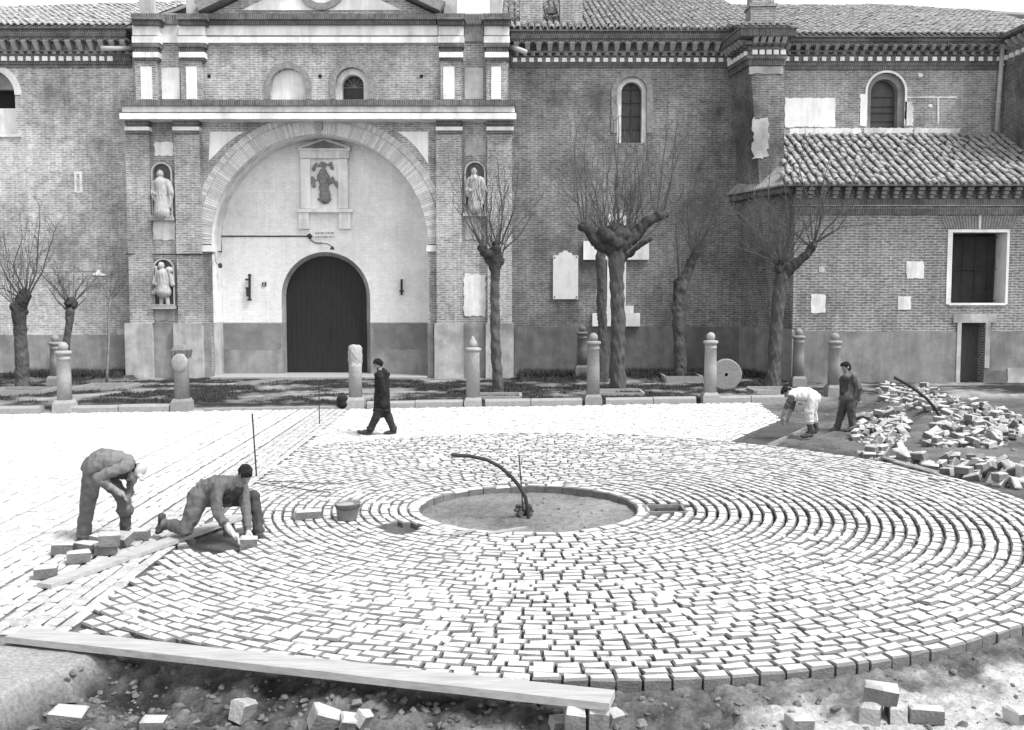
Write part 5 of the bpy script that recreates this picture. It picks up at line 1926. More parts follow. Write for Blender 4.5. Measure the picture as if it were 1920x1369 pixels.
def bollard(px, py_top, py_base, Y, label, kind, m_=None, group=None):
    b = P(px, py_base, Y)
    b.z = zt(b.x, Y) - 0.02
    top = P(px, py_top, Y).z
    h = top - b.z
    t = thing('stone_post', tuple(b), label, 'stone post', group)
    m_ = m_ or M_STONE
    w_ = 0.25
    ang = U(-.06, .06)
    def oct_(r, z0, z1, nm, r2=None, ns=16, mm=None):
        mb = MB()
        mb.lathe([(r, z0), (r2 or r, z1)], (b.x, Y, b.z), ns)
        return mk(nm, mb, mm or m_, t, smooth=False)
    mb = MB()
    mb.box(b.x - 0.24, b.x + 0.24, Y - 0.24, Y + 0.24, b.z - 0.05, b.z + 0.28, top_in=0.012)
    mb.box(b.x - 0.22, b.x + 0.22, Y - 0.22, Y + 0.22, b.z + 0.282, b.z + 0.36, top_in=0.04)
    mk('pedestal', mb, m_, t)
    if kind == 'ball':
        hs = h - 0.33
        mb = MB()
        mb.lathe([(0.182, 0.35), (0.175, 0.42 + (hs - 0.42) * .5), (0.162, hs - 0.12), (0.175, hs - 0.11), (0.175, hs - .09), (0.162, hs - .08), (0.165, hs)], (b.x, Y, b.z), 18)
        mk('shaft', mb, m_, t, smooth=True)
        mb = MB()
        mb.lathe([(0.17, hs + .001), (0.205, hs + 0.02), (0.212, hs + 0.055), (0.20, hs + 0.09), (0.12, hs + 0.11)], (b.x, Y, b.z), 18)
        mk('collar', mb, m_, t, smooth=True)
        mb = MB()
        r = 0.125
        mb.lathe([(0.08, hs + 0.10)] + [(r * math.cos(a), hs + 0.205 + r * math.sin(a)) for a in np.linspace(-0.9, 1.45, 9)], (b.x, Y, b.z), 16)
        mk('ball_finial', mb, m_, t, smooth=True)
    elif kind == 'point':
        hs = h - 0.42
        mb = MB()
        mb.lathe([(0.19, 0.35), (0.178, hs - 0.06), (0.185, hs)], (b.x, Y, b.z), 18)
        mk('shaft', mb, m_, t, smooth=True)
        mb = MB()
        mb.lathe([(0.185, hs + .001), (0.225, hs + 0.04), (0.225, hs + 0.08), (0.13, hs + 0.12)], (b.x, Y, b.z), 18)
        mk('collar', mb, m_, t, smooth=True)
        mb = MB()
        mb.lathe([(0.08, hs + 0.11), (0.12, hs + 0.18), (0.105, hs + 0.26), (0.045, hs + 0.35), (0.015, hs + 0.42)], (b.x, Y, b.z), 14)
        mk('pointed_finial', mb, m_, t, smooth=True)
    elif kind == 'broken':
        hs = h - 0.35
        mb = MB()
        mb.lathe([(0.19, 0.35), (0.185, hs - 0.1), (0.185, hs)], (b.x, Y, b.z), 18)
        mk('shaft', mb, m_, t, smooth=True)
        mb = MB()
        mb.box(b.x - 0.20, b.x + 0.20, Y - 0.20, Y + 0.20, b.z + hs + .001, b.z + hs + 0.22, top_in=-0.03)
        mk('capital', mb, M_BRKD, t)
        mb = MB()
        mb.box(b.x - 0.17, b.x + 0.12, Y - 0.16, Y + 0.16, b.z + hs + 0.222, b.z + hs + 0.34, top_in=0.03)
        mk('broken_stub', mb, m_, t)
        pr = [('e', (b.x + 0.02, Y - 0.19, b.z + hs - 0.10), (.21, .08, .24), (0, 0.2, 0), 0), ('e', (b.x + 0.05, Y - 0.23, b.z + hs - 0.02), (.10, .06, .16), (0, 0.6, 0), 0)]
        sdf_obj('carved_shield', pr, 0.02, [M_STONEL], t, k=0.03)
    else:
        mb = MB()
        mb.lathe([(0.18, 0.35), (0.175, h - 0.62), (0.18, h - 0.5)], (b.x, Y, b.z), 18)
        mk('shaft', mb, m_, t, smooth=True)
        pr = [('c', (b.x - .08, Y, b.z + h - .45), .115, (b.x - .08, Y, b.z + h - .12), .105, 0), ('c', (b.x + .08, Y, b.z + h - .45), .115, (b.x + .08, Y, b.z + h - .13), .105, 0), ('c', (b.x, Y, b.z + h - .5), .16, (b.x, Y, b.z + h - .18), .16, 0)]
        sdf_obj('squared_head', pr, 0.022, [m_], t, k=0.04, noise=lambda X, Y_, Z: 0.006 * np.sin(X * 40) * np.sin(Z * 33))
        pr = [('e', (b.x, Y - 0.13, b.z + h - .33), (.13, .05, .22), (0, 0, 0), 0), ('c', (b.x - .09, Y - .15, b.z + h - .5), .022, (b.x + .09, Y - .15, b.z + h - .5), .022, 0), ('c', (b.x - .05, Y - .17, b.z + h - .2), .02, (b.x + .06, Y - .17, b.z + h - .36), .02, 0)]
        sdf_obj('carved_shield', pr, 0.02, [m_], t, k=0.02)
    return t

ky = lambda x: float(kerb_y(x))
bollard(122, 641, 768, ky(-11.6) + 0.05, 'granite post with ball finial in front of a darker post by the leftmost trees', 'ball', M_STONEL)
bollard(342, 646, 772, ky(-8.45), 'broken dark stone post with carved shield and stub top on stepped base', 'broken')
bollard(667, 645, 765, ky(-4.15) + 0.05, 'squat headed granite post with carved shield beside the black bag', 'carved', M_STONEL)
bollard(887, 630, 762, ky(-1.04), 'granite post with pointed finial beside the single pollarded tree', 'point', M_STONEL)
bollard(1112, 624, 757, ky(2.25) + 0.05, 'granite post with ball finial in front of the twin trunked tree and white cross', 'ball')
bollard(1331, 623, 757, ky(5.45) + 0.05, 'granite post with ball finial beside the millstone', 'ball', M_STONEL)
bollard(1563, 624, 745, 28.9, 'granite post with ball finial behind the standing worker in jacket', 'ball')
bollard(106, 628, 722, 32.0, 'dark weathered stone post half hidden behind a paler ball topped post near the left wall', 'ball')
bollard(1091, 610, 700, 34.6, 'dark stone post at the foot of the wall below the marble tablet', 'ball', M_PLGD)
bollard(1496, 616, 722, 31.8, 'granite post with ball finial near the corner of the annex', 'ball')

# millstone leaning by the post
Ym = 30.9
mc = P(1362, 702, Ym)
mil = thing('millstone', (mc.x, Ym, zt(mc.x, Ym)), 'round granite millstone with square central hole standing on edge beside a post', 'millstone')
mb = MB()
rM = 0.49
mc.z = zt(mc.x, Ym) + rM - 0.03
seg = 36
prof = [(0.055, 0), (rM - 0.03, 0), (rM, 0.03), (rM, 0.16), (rM - 0.03, 0.19), (0.055, 0.19)]
vs, fs = [], []
for k in range(seg):
    a = 2 * math.pi * k / seg
    for r, d in prof:
        rr = r * (1 + 0.012 * math.sin(5 * a + 1) + 0.008 * math.sin(11 * a)) if r > .2 else r
        vs.append((mc.x + rr * math.cos(a), Ym + d, mc.z + rr * math.sin(a)))
npf = len(prof)
for k in range(seg):
    for i in range(npf):
        fs.append((k * npf + i, ((k + 1) % seg) * npf + i, ((k + 1) % seg) * npf + (i + 1) % npf, k * npf + (i + 1) % npf))
mb.add(vs, fs)
mk('wheel', mb, M_STONE, mil)
mb = MB()
mb.box(mc.x - 0.05, mc.x + 0.05, Ym + 0.1, Ym + 0.12, mc.z - 0.05, mc.z + 0.05)
mk('eye', mb, M_DARK, mil)

# ================================================================== trees
def pn(a, f, s=0.0):
    """rough bark: random waves of three sizes, drawn out along the stem"""
    rs_ = np.random.default_rng(int(s) + 77)
    ks = rs_.normal(size=(15, 3)) * np.array((1, 1, .45))
    ph = rs_.uniform(0, 6.28, 15)
    def fn(X, Y, Z):
        w1 = 0
        for i in range(15):
            m = (0.9, 2.0, 4.2)[i % 3]
            w1 = w1 + np.sin((X * ks[i, 0] + Y * ks[i, 1] + Z * ks[i, 2]) * f * m + ph[i]) / (m ** .7)
        return a * .42 * w1
    return fn

def shoots(mb, starts, rnd, lean=0.25, nsub=6):
    """bare pollard shoots. starts: (point, direction, length, radius)"""
    for p, d, L, r in starts:
        d = Vector(d).normalized()
        pts, rad = [], []
        q = Vector(p)
        n = 9
        side = Vector((rnd.gauss(0, 1), rnd.gauss(0, 1), 0)).normalized()
        for i in range(n + 1):
            pts.append(q.copy())
            rad.append(max(0.0045, r * (1 - 0.88 * i / n)))
            d = (d + Vector((0, 0, 0.022)) + side * rnd.gauss(0, 0.07) + Vector((rnd.gauss(0, .07), rnd.gauss(0, .07), rnd.gauss(0, .04)))).normalized()
            q = q + d * (L / n)
        mb.tube(pts, rad, 4, cap=False)
        for s in range(nsub):
            i = rnd.randrange(2, n)
            b = pts[i]
            dd = (pts[i] - pts[i - 1]).normalized()
            az = rnd.uniform(0, 6.28)
            dd = (dd * 0.9 + Vector((math.cos(az), math.sin(az), rnd.uniform(-0.2, 0.5))) * rnd.uniform(.5, .9)).normalized()
            l2 = L * rnd.uniform(0.15, 0.38) * (1 - 0.4 * i / n)
            pp = [b]
            for w in range(4):
                dd = (dd + Vector((rnd.gauss(0, .10), rnd.gauss(0, .10), rnd.gauss(0.08, .1)))).normalized()
                pp.append(pp[-1] + dd * l2 / 4)
            mb.tube(pp, [max(.004, rad[i] * .6), .006, .005, .004, .0035], 3, cap=False)
            if rnd.random() < 0.5:
                b2 = pp[2]
                az = rnd.uniform(0, 6.28)
                d3 = (dd + Vector((math.cos(az), math.sin(az), .2)) * .8).normalized()
                mb.tube([b2, b2 + d3 * l2 * .25, b2 + d3 * l2 * .45 + Vector((0, 0, .03))], [.005, .0045, .0035], 3, cap=False)

def tree(name, label, Y, limbs, heads, nsh, seed, L=(1.6, 3.2), res=0.03, spread=0.8, r0=0.015, mainb=(), bark=None):
    """limbs: list of polylines of (px, py, dY, radius); heads: knobs from which shoots grow"""
    rnd = random.Random(seed)
    x0, y0 = limbs[0][0][:2]
    base = P(x0, y0, Y)
    base.z = zt(base.x, Y)
    t = thing(name, tuple(base), label, 'tree')
    pr = []
    for k, lb in enumerate(limbs):
        pts = [(P(a, b, Y + c), r) for a, b, c, r in lb]
        if k == 0:
            pts[0] = (Vector((pts[0][0].x, Y, base.z - 0.1)), pts[0][1])
        for (p, r), (q, s) in zip(pts, pts[1:]):
            pr.append(('c', tuple(p), r, tuple(q), s, 1 if (k > 0 or q.z > P(0, heads[0][1] + 12, Y).z) else 0))
    starts = []
    for (a, b, c, r) in heads:
        hp = P(a, b, Y + c)
        for i in range(16):
            v = Vector((rnd.gauss(0, 1), rnd.gauss(0, 1), rnd.gauss(0, 1))).normalized()
            rr2 = r * rnd.uniform(.22, .5)
            pr.append(('e', tuple(hp + v * r * rnd.uniform(.4, .85)), (rr2, rr2, rr2 * rnd.uniform(.7, 1.3)), (rnd.uniform(0, 3), rnd.uniform(0, 3), 0), 1))
        m = max(3, int(nsh * r / sum(h[3] for h in heads)))
        for i in range(m):
            az = rnd.uniform(0, 6.28)
            out = rnd.uniform(0.05, spread)
            d = Vector((math.cos(az) * out * 1.5, math.sin(az) * out, 1))
            starts.append((hp + Vector((math.cos(az), math.sin(az), .6)) * r * .6, d, rnd.uniform(*L), rnd.uniform(.6, 1.2) * r0))
    sdf_obj('trunk', pr, res, [bark or M_BARK, M_BARKD], t, k=0.05, noise=pn(0.016, 17, seed))
    mb = MB()
    shoots(mb, starts, rnd)
    for poly in mainb:                                   # the long shoots one can follow in the photograph
        pts = [P(a, b, Y + c) for a, b, c in poly]
        n = len(pts)
        pts2 = []
        for i in range(n - 1):
            for s in range(3):
                pts2.append(pts[i].lerp(pts[i + 1], s / 3) + Vector((rnd.gauss(0, .012), rnd.gauss(0, .012), 0)))
        pts2.append(pts[-1])
        mb.tube(pts2, [max(.006, 0.031 * (1 - .85 * i / len(pts2))) for i in range(len(pts2))], 5, cap=False)
        for i in range(2, len(pts2), 1):
            if rnd.random() < 0.75:
                b = pts2[i]
                az = rnd.uniform(0, 6.28)
                d = Vector((math.cos(az) * .6, math.sin(az) * .6, rnd.uniform(.3, 1)))
                shoots(mb, [(b, d, rnd.uniform(.3, .8), .010)], rnd, nsub=2)
    mk('crown', mb, M_TWIG, t)
    return t

tree('pollard_tree', 'single pollarded bare tree with upright shoots in front of the right pier of the portal', 29.2,
     [[(935, 748, 0, .18), (932, 690, 0, .145), (928, 600, 0, .135), (928, 520, 0, .14), (929, 480, 0, .20)], [(928, 500, 0, .16), (912, 478, .1, .12), (900, 466, .1, .08)]],
     [(928, 470, 0, .28), (905, 470, .1, .14), (936, 490, 0, .16)], 34, 3, L=(1.2, 2.9), spread=0.55, r0=.012,
     mainb=[[(908, 470, 0), (890, 440, 0), (872, 412, .2), (850, 385, .3)], [(905, 462, 0), (884, 420, 0), (868, 370, 0), (860, 325, 0)], [(936, 455, 0), (942, 400, 0), (935, 330, 0), (932, 285, 0)],
            [(940, 458, 0), (962, 400, -.2), (970, 350, -.3), (972, 300, -.3)], [(944, 470, 0), (975, 440, -.2), (1000, 395, -.3)], [(930, 455, 0), (918, 410, 0), (924, 340, 0)]])
tree('pollard_tree', 'massive pollarded bare tree with thick black limbs in front of the white cross', 30.4,
     [[(1160, 740, 0, .27), (1158, 690, 0, .225), (1159, 600, 0, .215), (1156, 520, 0, .21), (1156, 470, 0, .27), (1155, 440, 0, .34)],
      [(1150, 470, 0, .24), (1120, 452, -.1, .19), (1100, 428, -.1, .14), (1092, 424, -.1, .13)], [(1165, 465, 0, .24), (1192, 440, .1, .19), (1215, 415, .1, .16), (1246, 402, .2, .12)],
      [(1170, 480, 0, .15), (1195, 462, -.2, .10), (1222, 448, -.3, .05)]],
     [(1146, 446, 0, .46), (1168, 440, .1, .36), (1128, 458, -.1, .26), (1096, 426, -.1, .15), (1235, 406, .2, .17), (1180, 448, .2, .22)], 64, 5, L=(1.6, 3.8), spread=0.6, r0=0.014,
     mainb=[[(1092, 420, 0), (1082, 360, 0), (1078, 290, .2), (1080, 245, .3)], [(1100, 420, 0), (1098, 350, 0), (1095, 280, 0), (1105, 220, 0)], [(1152, 420, 0), (1158, 330, 0), (1150, 250, 0), (1146, 180, 0)],
            [(1160, 420, 0), (1155, 350, 0), (1160, 270, 0), (1158, 200, 0)], [(1205, 405, 0), (1198, 330, 0), (1192, 270, .2)], [(1232, 402, .2), (1240, 330, .2), (1248, 260, .2), (1252, 190, .2)], [(1240, 400, .2), (1262, 320, .2), (1285, 260, .2), (1300, 235, .2)],
            [(1246, 398, .2), (1260, 340, .2), (1265, 270, .2), (1272, 205, .2)], [(1175, 475, -.4), (1220, 435, -.5), (1260, 395, -.6), (1280, 360, -.6)], [(1135, 455, 0), (1150, 430, -.3), (1178, 395, -.4), (1200, 360, -.4)]])
tree('pollard_tree', 'thinner dark pollarded trunk standing just behind the massive tree by the white cross', 33.4,
     [[(1131, 716, 0, .20), (1130, 640, 0, .165), (1128, 540, 0, .165), (1126, 480, 0, .18)]], [(1127, 468, 0, .26)], 16, 9, L=(1.4, 3.0), spread=.5)
tree('pollard_tree', 'leaning dark pollarded bare tree against the shaded wall behind the millstone', 34.3,
     [[(1277, 712, 0, .24), (1274, 650, 0, .19), (1270, 580, 0, .19), (1278, 540, 0, .19), (1292, 505, 0, .16), (1302, 478, 0, .13)], [(1272, 560, 0, .17), (1270, 530, .2, .15)]],
     [(1302, 476, 0, .17), (1272, 535, .1, .16)], 24, 12, L=(1.4, 3.4), spread=.55, mainb=[[(1302, 470, 0), (1330, 430, -.3), (1380, 402, -.5), (1420, 390, -.6)], [(1275, 530, 0), (1268, 440, 0), (1270, 360, 0)], [(1300, 470, 0), (1290, 400, 0), (1296, 320, 0), (1300, 250, 0)]])
tree('pollard_tree', 'pollarded bare tree with a bent arm in front of the annex corner', 31.4,
     [[(1446, 735, 0, .27), (1450, 700, 0, .22), (1455, 620, 0, .19), (1460, 560, 0, .19), (1466, 520, 0, .22)], [(1466, 520, 0, .20), (1488, 498, -.1, .15), (1512, 478, -.2, .13), (1526, 458, -.2, .10)]],
     [(1466, 500, 0, .26), (1522, 464, -.2, .13)], 40, 15, L=(1.3, 3.4), spread=1.1,
     mainb=[[(1455, 500, 0), (1430, 460, .2), (1415, 400, .3), (1412, 350, .3)], [(1462, 485, 0), (1448, 430, 0), (1440, 360, 0), (1450, 290, 0)], [(1524, 458, -.2), (1540, 410, -.3), (1545, 340, -.4), (1556, 290, -.4)], [(1530, 455, -.2), (1570, 430, -.4), (1590, 400, -.5), (1610, 365, -.5)],
            [(1450, 490, 0), (1400, 470, .2), (1360, 460, .4)], [(1448, 505, 0), (1410, 500, .2), (1372, 525, .4)], [(1530, 452, -.2), (1580, 425, -.5), (1660, 418, -.8)], [(1470, 480, 0), (1478, 420, 0), (1470, 340, 0), (1480, 260, 0)], [(1534, 448, -.2), (1575, 400, -.4), (1605, 330, -.5), (1640, 270, -.5)], [(1522, 450, -.2), (1520, 390, -.2), (1500, 320, -.2), (1510, 250, -.2)], [(1455, 495, 0), (1425, 440, .2), (1385, 400, .3), (1350, 380, .4)]])
tree('pollard_tree', 'pollarded bare tree with swollen head nearest the left nave wall window', 31.2,
     [[(42, 735, 0, .24), (41, 680, 0, .20), (38, 620, 0, .20), (35, 585, 0, .21), (42, 560, 0, .19), (46, 550, 0, .15)]],
     [(36, 578, 0, .26), (48, 556, 0, .17)], 26, 18, L=(1.2, 3.0), spread=.8,
     mainb=[[(40, 560, 0), (18, 530, 0), (0, 492, 0), (-20, 470, 0)], [(52, 550, 0), (68, 510, 0), (72, 440, 0), (74, 385, 0)], [(56, 550, 0), (80, 510, 0), (98, 445, 0), (108, 420, 0)], [(46, 545, 0), (25, 500, 0), (42, 445, 0)], [(40, 560, 0), (10, 542, 0), (-8, 540, 0)]])
tree('pollard_tree', 'small pollarded bare tree rising behind the paler ball topped post on the left', 32.8,
     [[(121, 728, 0, .15), (123, 680, 0, .12), (125, 640, 0, .115), (130, 600, 0, .12), (131, 585, 0, .14)]],
     [(131, 570, 0, .20)], 20, 21, L=(0.8, 1.6), spread=1.0, mainb=[[(122, 580, 0), (105, 560, 0), (88, 535, 0)], [(136, 565, 0), (150, 535, 0), (165, 515, 0)], [(128, 560, 0), (115, 535, 0), (108, 515, 0)], [(140, 580, 0), (160, 560, 0)]])
# sapling
sp = thing('young_sapling', tuple(Vector((P(200, 722, 33.2).x, 33.2, zt(P(200, 722, 33.2).x, 33.2)))), 'slender young sapling with pale stem in its own stone border near the left pier', 'sapling')
mb = MB()
bz = zt(P(200, 722, 33.2).x, 33.2) - 0.05
b0_ = P(200, 722, 33.2)
b0_.z = bz
mb.tube([b0_, P(201, 690, 33.2), P(204, 640, 33.2), P(203, 600, 33.2), P(205, 575, 33.2), P(208, 556, 33.2)], [.05, .042, .038, .032, .03, .035], 7)
mk('trunk', mb, mat('pale_bark', 0.2, var=0.4, scale=7), sp, smooth=True)
mb = MB()
rnd = random.Random(3)
shoots(mb, [(P(206, 565, 33.2), (rnd.gauss(0, .5), rnd.gauss(0, .4), 1), rnd.uniform(.5, 1.4), .012) for _ in range(9)], rnd)
mk('crown', mb, M_TWIG, sp)

# stone borders round the tree pits
def border(px, py, wx, wy, label):
    c = G(px, py, 0.08)
    z = zt(c.x, c.y)
    t = thing('tree_pit_border', (c.x, c.y, z), label, 'stone border')
    for (x0, x1, y0, y1) in ((-wx, wx, -wy - .05, -wy + .05), (-wx, wx, wy - .05, wy + .05), (-wx - .05, -wx + .05, -wy + .055, wy - .055), (wx - .05, wx + .05, -wy + .055, wy - .055)):
        mb = MB()
        mb.box(c.x + x0, c.x + x1, c.y + y0, c.y + y1, z - 0.12, z + 0.10 + U(0, .02), top_in=0.012)
        mk('border_stone', mb, M_KERB, t)
border(935, 746, .62, .55, 'thin stone border round the foot of the single tree before the right pier')
border(1160, 738, .68, .55, 'stone border round the foot of the massive tree')
border(1275, 712, .62, .8, 'stone border round the foot of the leaning tree behind the millstone')
border(1447, 733, .62, .6, 'stone border round the foot of the tree at the annex corner')
border(42, 736, .8, .6, 'stone border round the foot of the swollen headed tree by the left wall')
border(203, 727, .72, .7, 'stone border round the foot of the young sapling')

# turf and weeds on the forecourt (nobody could count them)
rnd = random.Random(8)
VV, FF, k = [], [], 0
def tuft(x, y, z, h, n):
    global k
    for i in range(n):
        a = rnd.uniform(0, 6.28)
        w_ = rnd.uniform(.006, .014)
        l = h * rnd.uniform(.5, 1.2)
        ox, oy = rnd.gauss(0, .05), rnd.gauss(0, .05)
        tx_, ty_ = ox + math.cos(a) * l * .6, oy + math.sin(a) * l * .6
        VV.extend([(x + ox - w_ * math.sin(a), y + oy + w_ * math.cos(a), z), (x + ox + w_ * math.sin(a), y + oy - w_ * math.cos(a), z), (x + tx_, y + ty_, z + l)])
        FF.append((k, k + 1, k + 2))
        k += 3
N = 0
xs_ = np.array([rnd.uniform(-17.5, 9.0) for _ in range(14000)])
ys_ = np.array([rnd.uniform(27.0, 36.0) for _ in range(14000)])
kk = (ys_ > kerb_y(xs_) + .3) & ~((xs_ > -13.6) & (xs_ < -0.1) & (ys_ > 34.3))
ga_v = fbm(xs_ * 0.8, ys_ * 1.1, 21, 5)
zz_, _ = terrain(xs_, ys_)
nearwall = (ys_ > 34.0) & ((xs_ < -13.4) | (xs_ > 0.2))
for x, y, z, g, a, nw_ in zip(xs_, ys_, zz_, ga_v, kk, nearwall):
    if a and (g > 0.02 or nw_):
        tuft(x, y, z - .01, 0.22 if nw_ else 0.08, 10 if nw_ else 7)
mbg = MB()
mbg.v, mbg.f, mbg.m = VV, FF, [0] * len(FF)
go = mk('turf', mbg, M_GRASS, base=(0, 30, 0))
tag(go, 'patches of short dark winter turf and weeds on the church forecourt', 'grass', kind='stuff')

# ================================================================== things of the building site
LS = [sett_variant(s + 100, cham=0.13, rough=0.10) for s in range(10)]
LME = []
for v, f in LS:
    v = v.copy()
    v[:, 2] += 0.5
    f2 = f.tolist() + [(3, 2, 1), (3, 1, 0)]
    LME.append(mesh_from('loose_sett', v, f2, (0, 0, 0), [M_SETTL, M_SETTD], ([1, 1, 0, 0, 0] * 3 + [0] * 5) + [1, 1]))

def loose(x, y, z, rot, label, group=None, size=(0.23, 0.14, 0.15)):
    o = put('granite_sett', LME[random.randrange(len(LME))], (x, y, z), rot, size)
    tag(o, label, 'paving stone', group)
    return o

# heaps on the right
def heap(poly, count, mind, label, group, lift, z0=0.05):
    rnd = random.Random(len(poly) * 31 + count)
    xs = [p[0] for p in poly]
    ys = [p[1] for p in poly]
    pts = []
    tries = 0
    while len(pts) < count and tries < 20000:
        tries += 1
        px, py = rnd.uniform(min(xs), max(xs)), rnd.uniform(min(ys), max(ys))
        if not bool(in_poly(np.array([px]), np.array([py]), poly)[0]):
            continue
        g = G(px, py, z0)
        if circ_d(g.x, g.y) < 0.18:
            continue
        close = sum(1 for q in pts if (q[0] - g.x) ** 2 + (q[1] - g.y) ** 2 < mind ** 2)
        lvl = sum(1 for q in pts if (q[0] - g.x) ** 2 + (q[1] - g.y) ** 2 < 0.14 ** 2)
        if lvl > 1 or close > 4:
            continue
        pts.append((g.x, g.y))
        z = zt(g.x, g.y) + 0.035 + lvl * 0.10 + lift
        flat = rnd.random() < 0.62
        rot = (rnd.gauss(0, .12), rnd.gauss(0, .12), rnd.uniform(0, 6.28)) if flat else (rnd.gauss(0, .6), rnd.gauss(0, .6), rnd.uniform(0, 6.28))
        s = rnd.uniform(.82, 1.15)
        loose(g.x, g.y, z, rot, label, group, (0.25 * s, 0.135 * s * rnd.uniform(.85, 1.2), 0.125 * rnd.uniform(.85, 1.15)))
heap(HEAP_A, 215, 0.26, 'rough pale granite sett tipped in the big loose heap before the annex wall', 'setts in the big heap', 0.03)
heap(HEAP_B, 50, 0.26, 'granite sett in the small scattered pile between the standing worker and the big heap', 'setts in the small pile', 0.02)
heap(HEAP_C, 84, 0.26, 'granite sett lying in the loose row along the rim of the round pavement', 'setts along the rim', 0.02)

# loose setts round the bent worker with the cap
for i, (px, py, rz, lab) in enumerate(((118, 1030, .2, 'rough sett at the outer end of the pile by the bent worker'), (147, 1046, .5, 'sett lying in front of the pile beside the wooden straightedge'), (163, 1028, -.3, 'sett in the middle of the pile below the bent worker'),
                                       (190, 1016, .1, 'dusty sett at the foot of the bent worker'), (199, 1031, .2, 'pale sett touching the wooden straightedge below the bent worker'), (229, 1017, -.35, 'tilted dark sided sett near the bent worker boot'),
                                       (262, 1004, .15, 'flat sett between the bent worker boot and the kneeling worker foot'), (85, 1074, .4, 'half buried sett beside the end of the wooden straightedge'))):
    g = G(px, py, 0.05)
    loose(g.x, g.y, 0.07 if i not in (5,) else 0.10, (0.0 if i not in (5,) else 0.35, 0 if i != 3 else .2, rz), lab, None, (0.24, 0.16, 0.13))
g = G(205, 1012, 0.18)
loose(g.x, g.y, 0.19, (0.1, 0.05, .4), 'sett lying on top of the pile below the bent worker')

# foreground setts
for px, py, dz_, rot, sz, lab in ((128, 1352, .03, (.05, .1, .1), (.25, .2, .16), 'big white rough sett lying in the hollow below the long plank'), (288, 1362, .02, (0, 0, .05), (.18, .15, .1), 'small pale sett half sunk in the hollow'),
                                  (457, 1345, .03, (.1, .25, 1.0), (.15, .14, .17), 'grey angular stone standing on end in the hollow'), (612, 1356, .03, (.2, .4, .4), (.24, .16, .17), 'tilted white sett leaning on its neighbour below the plank'),
                                  (655, 1360, .03, (.3, .2, .2), (.14, .12, .12), 'small broken stone between two white setts'), (683, 1356, .04, (.4, .3, .9), (.10, .10, .12), 'small white chip of stone beside the broken stone'),
                                  (1498, 1358, .02, (0, .05, .2), (.17, .16, .10), 'small pale stone sunk in the bright sand'),
                                  (1915, 1352, .04, (0, 0, .3), (.2, .15, .13), 'pale sett lying alone on the bright sand')):
    g = Gt(px, py)
    loose(g.x, g.y, zt(g.x, g.y) + dz_, rot, lab, None, sz)
# little stack of three and one beside it
zs0 = -0.17
g1, g2, g4 = Gt(1632, 1352), Gt(1676, 1350), Gt(1736, 1352)
zq = max(zt(g1.x, g1.y), zt(g2.x, g2.y))
loose(g1.x, g1.y, zq + .065, (0, 0, 1.15), 'lower sett of the small stack on the sand, end turned outwards', None, (.24, .15, .15))
loose(g2.x + .02, g2.y + .02, zq + .06, (0, 0, 1.45), 'lower sett of the small stack, beside the flat dark sided one', None, (.22, .13, .14))
loose((g1.x + g2.x) / 2 - .01, (g1.y + g2.y) / 2 + .03, zq + .195, (0.06, 0.05, -.35), 'white sett lying across the top of the small stack', None, (.25, .15, .14))
loose(g4.x, g4.y, zt(g4.x, g4.y) + .055, (0, 0, -.18), 'flat sett with dark side next to the small stack', None, (.25, .10, .12))

# planks
def plank(name, a, b, width, th, label, m_=M_WOOD, side=1, cat='plank'):
    a, b = Vector(a), Vector(b)
    d = (b - a).normalized()
    s = Vector((-d.y, d.x, 0)).normalized() * width * side
    up = Vector((0, 0, 1)) - d * d.z
    up.normalize()
    n = 14
    rings = []
    for i in range(n + 1):
        p = a.lerp(b, i / n)
        j = [U(-.003, .003) for _ in range(4)]
        rings.append([p + up * j[0], p + s + up * j[1], p + s - up * th, p - up * (th + j[2])])
    vs = [v for r_ in rings for v in r_]
    fs = [(3, 2, 1, 0), (n * 4, n * 4 + 1, n * 4 + 2, n * 4 + 3)]
    for i in range(n):
        for q in range(4):
            fs.append((i * 4 + q, i * 4 + (q + 1) % 4, (i + 1) * 4 + (q + 1) % 4, (i + 1) * 4 + q))
    mb = MB()
    mb.add(vs, fs)
    o = mk(name, mb, m_, base=tuple(a))
    return tag(o, label, cat)
pa, pb_ = G(9, 1193, 0.055), G(1142, 1319, 0.055)
plank('plank', pa, pb_, 0.25, 0.06, 'long pale plank bridging the hollow along the rim of the round pavement')
for i, (px, lab) in enumerate(((1080, 'squared sett propping the end of the long plank, darker joint side'), (1122, 'second sett propping the plank end, standing next to the rounded stone'))):
    g = G(px, 1335, -0.005)
    zz = zt(g.x, g.y + .12)
    hh = (-0.007 - zz + 0.03)
    o = put('granite_sett', LME[i], (g.x, g.y + .13, zz - .03 + hh / 2), (0, 0, 0.04 + .05 * i), (.15, .17, hh))
    tag(o, lab, 'paving stone')
g = Gt(1150, 1358)
loose(g.x, g.y + .05, zt(g.x, g.y) + .03, (.2, .1, .6), 'rounded pale stone beside the plank props', None, (.13, .13, .12))
g = Gt(1050, 1364)
loose(g.x, g.y, zt(g.x, g.y) + .03, (.1, .1, .3), 'low pale stone against the foot of the plank props', None, (.15, .13, .1))
qa, qb = G(96, 1096, 0.05), G(462, 966, 0.05)
plank('straightedge', qa, qb, 0.19, 0.045, 'wooden straightedge plank under the knee of the kneeling worker', side=1)
ba, bb_ = Vector((5.10, 19.86, -0.005)), Vector((6.95, 22.95, -0.005))
plank('trench_board', ba, bb_, 0.05, 0.09, 'thin board on edge along the sand trench at the feet of the worker in white', M_WOODD, side=-1)
c0_, c1_ = G(1652, 853, 0.1), G(1752, 886, 0.03)
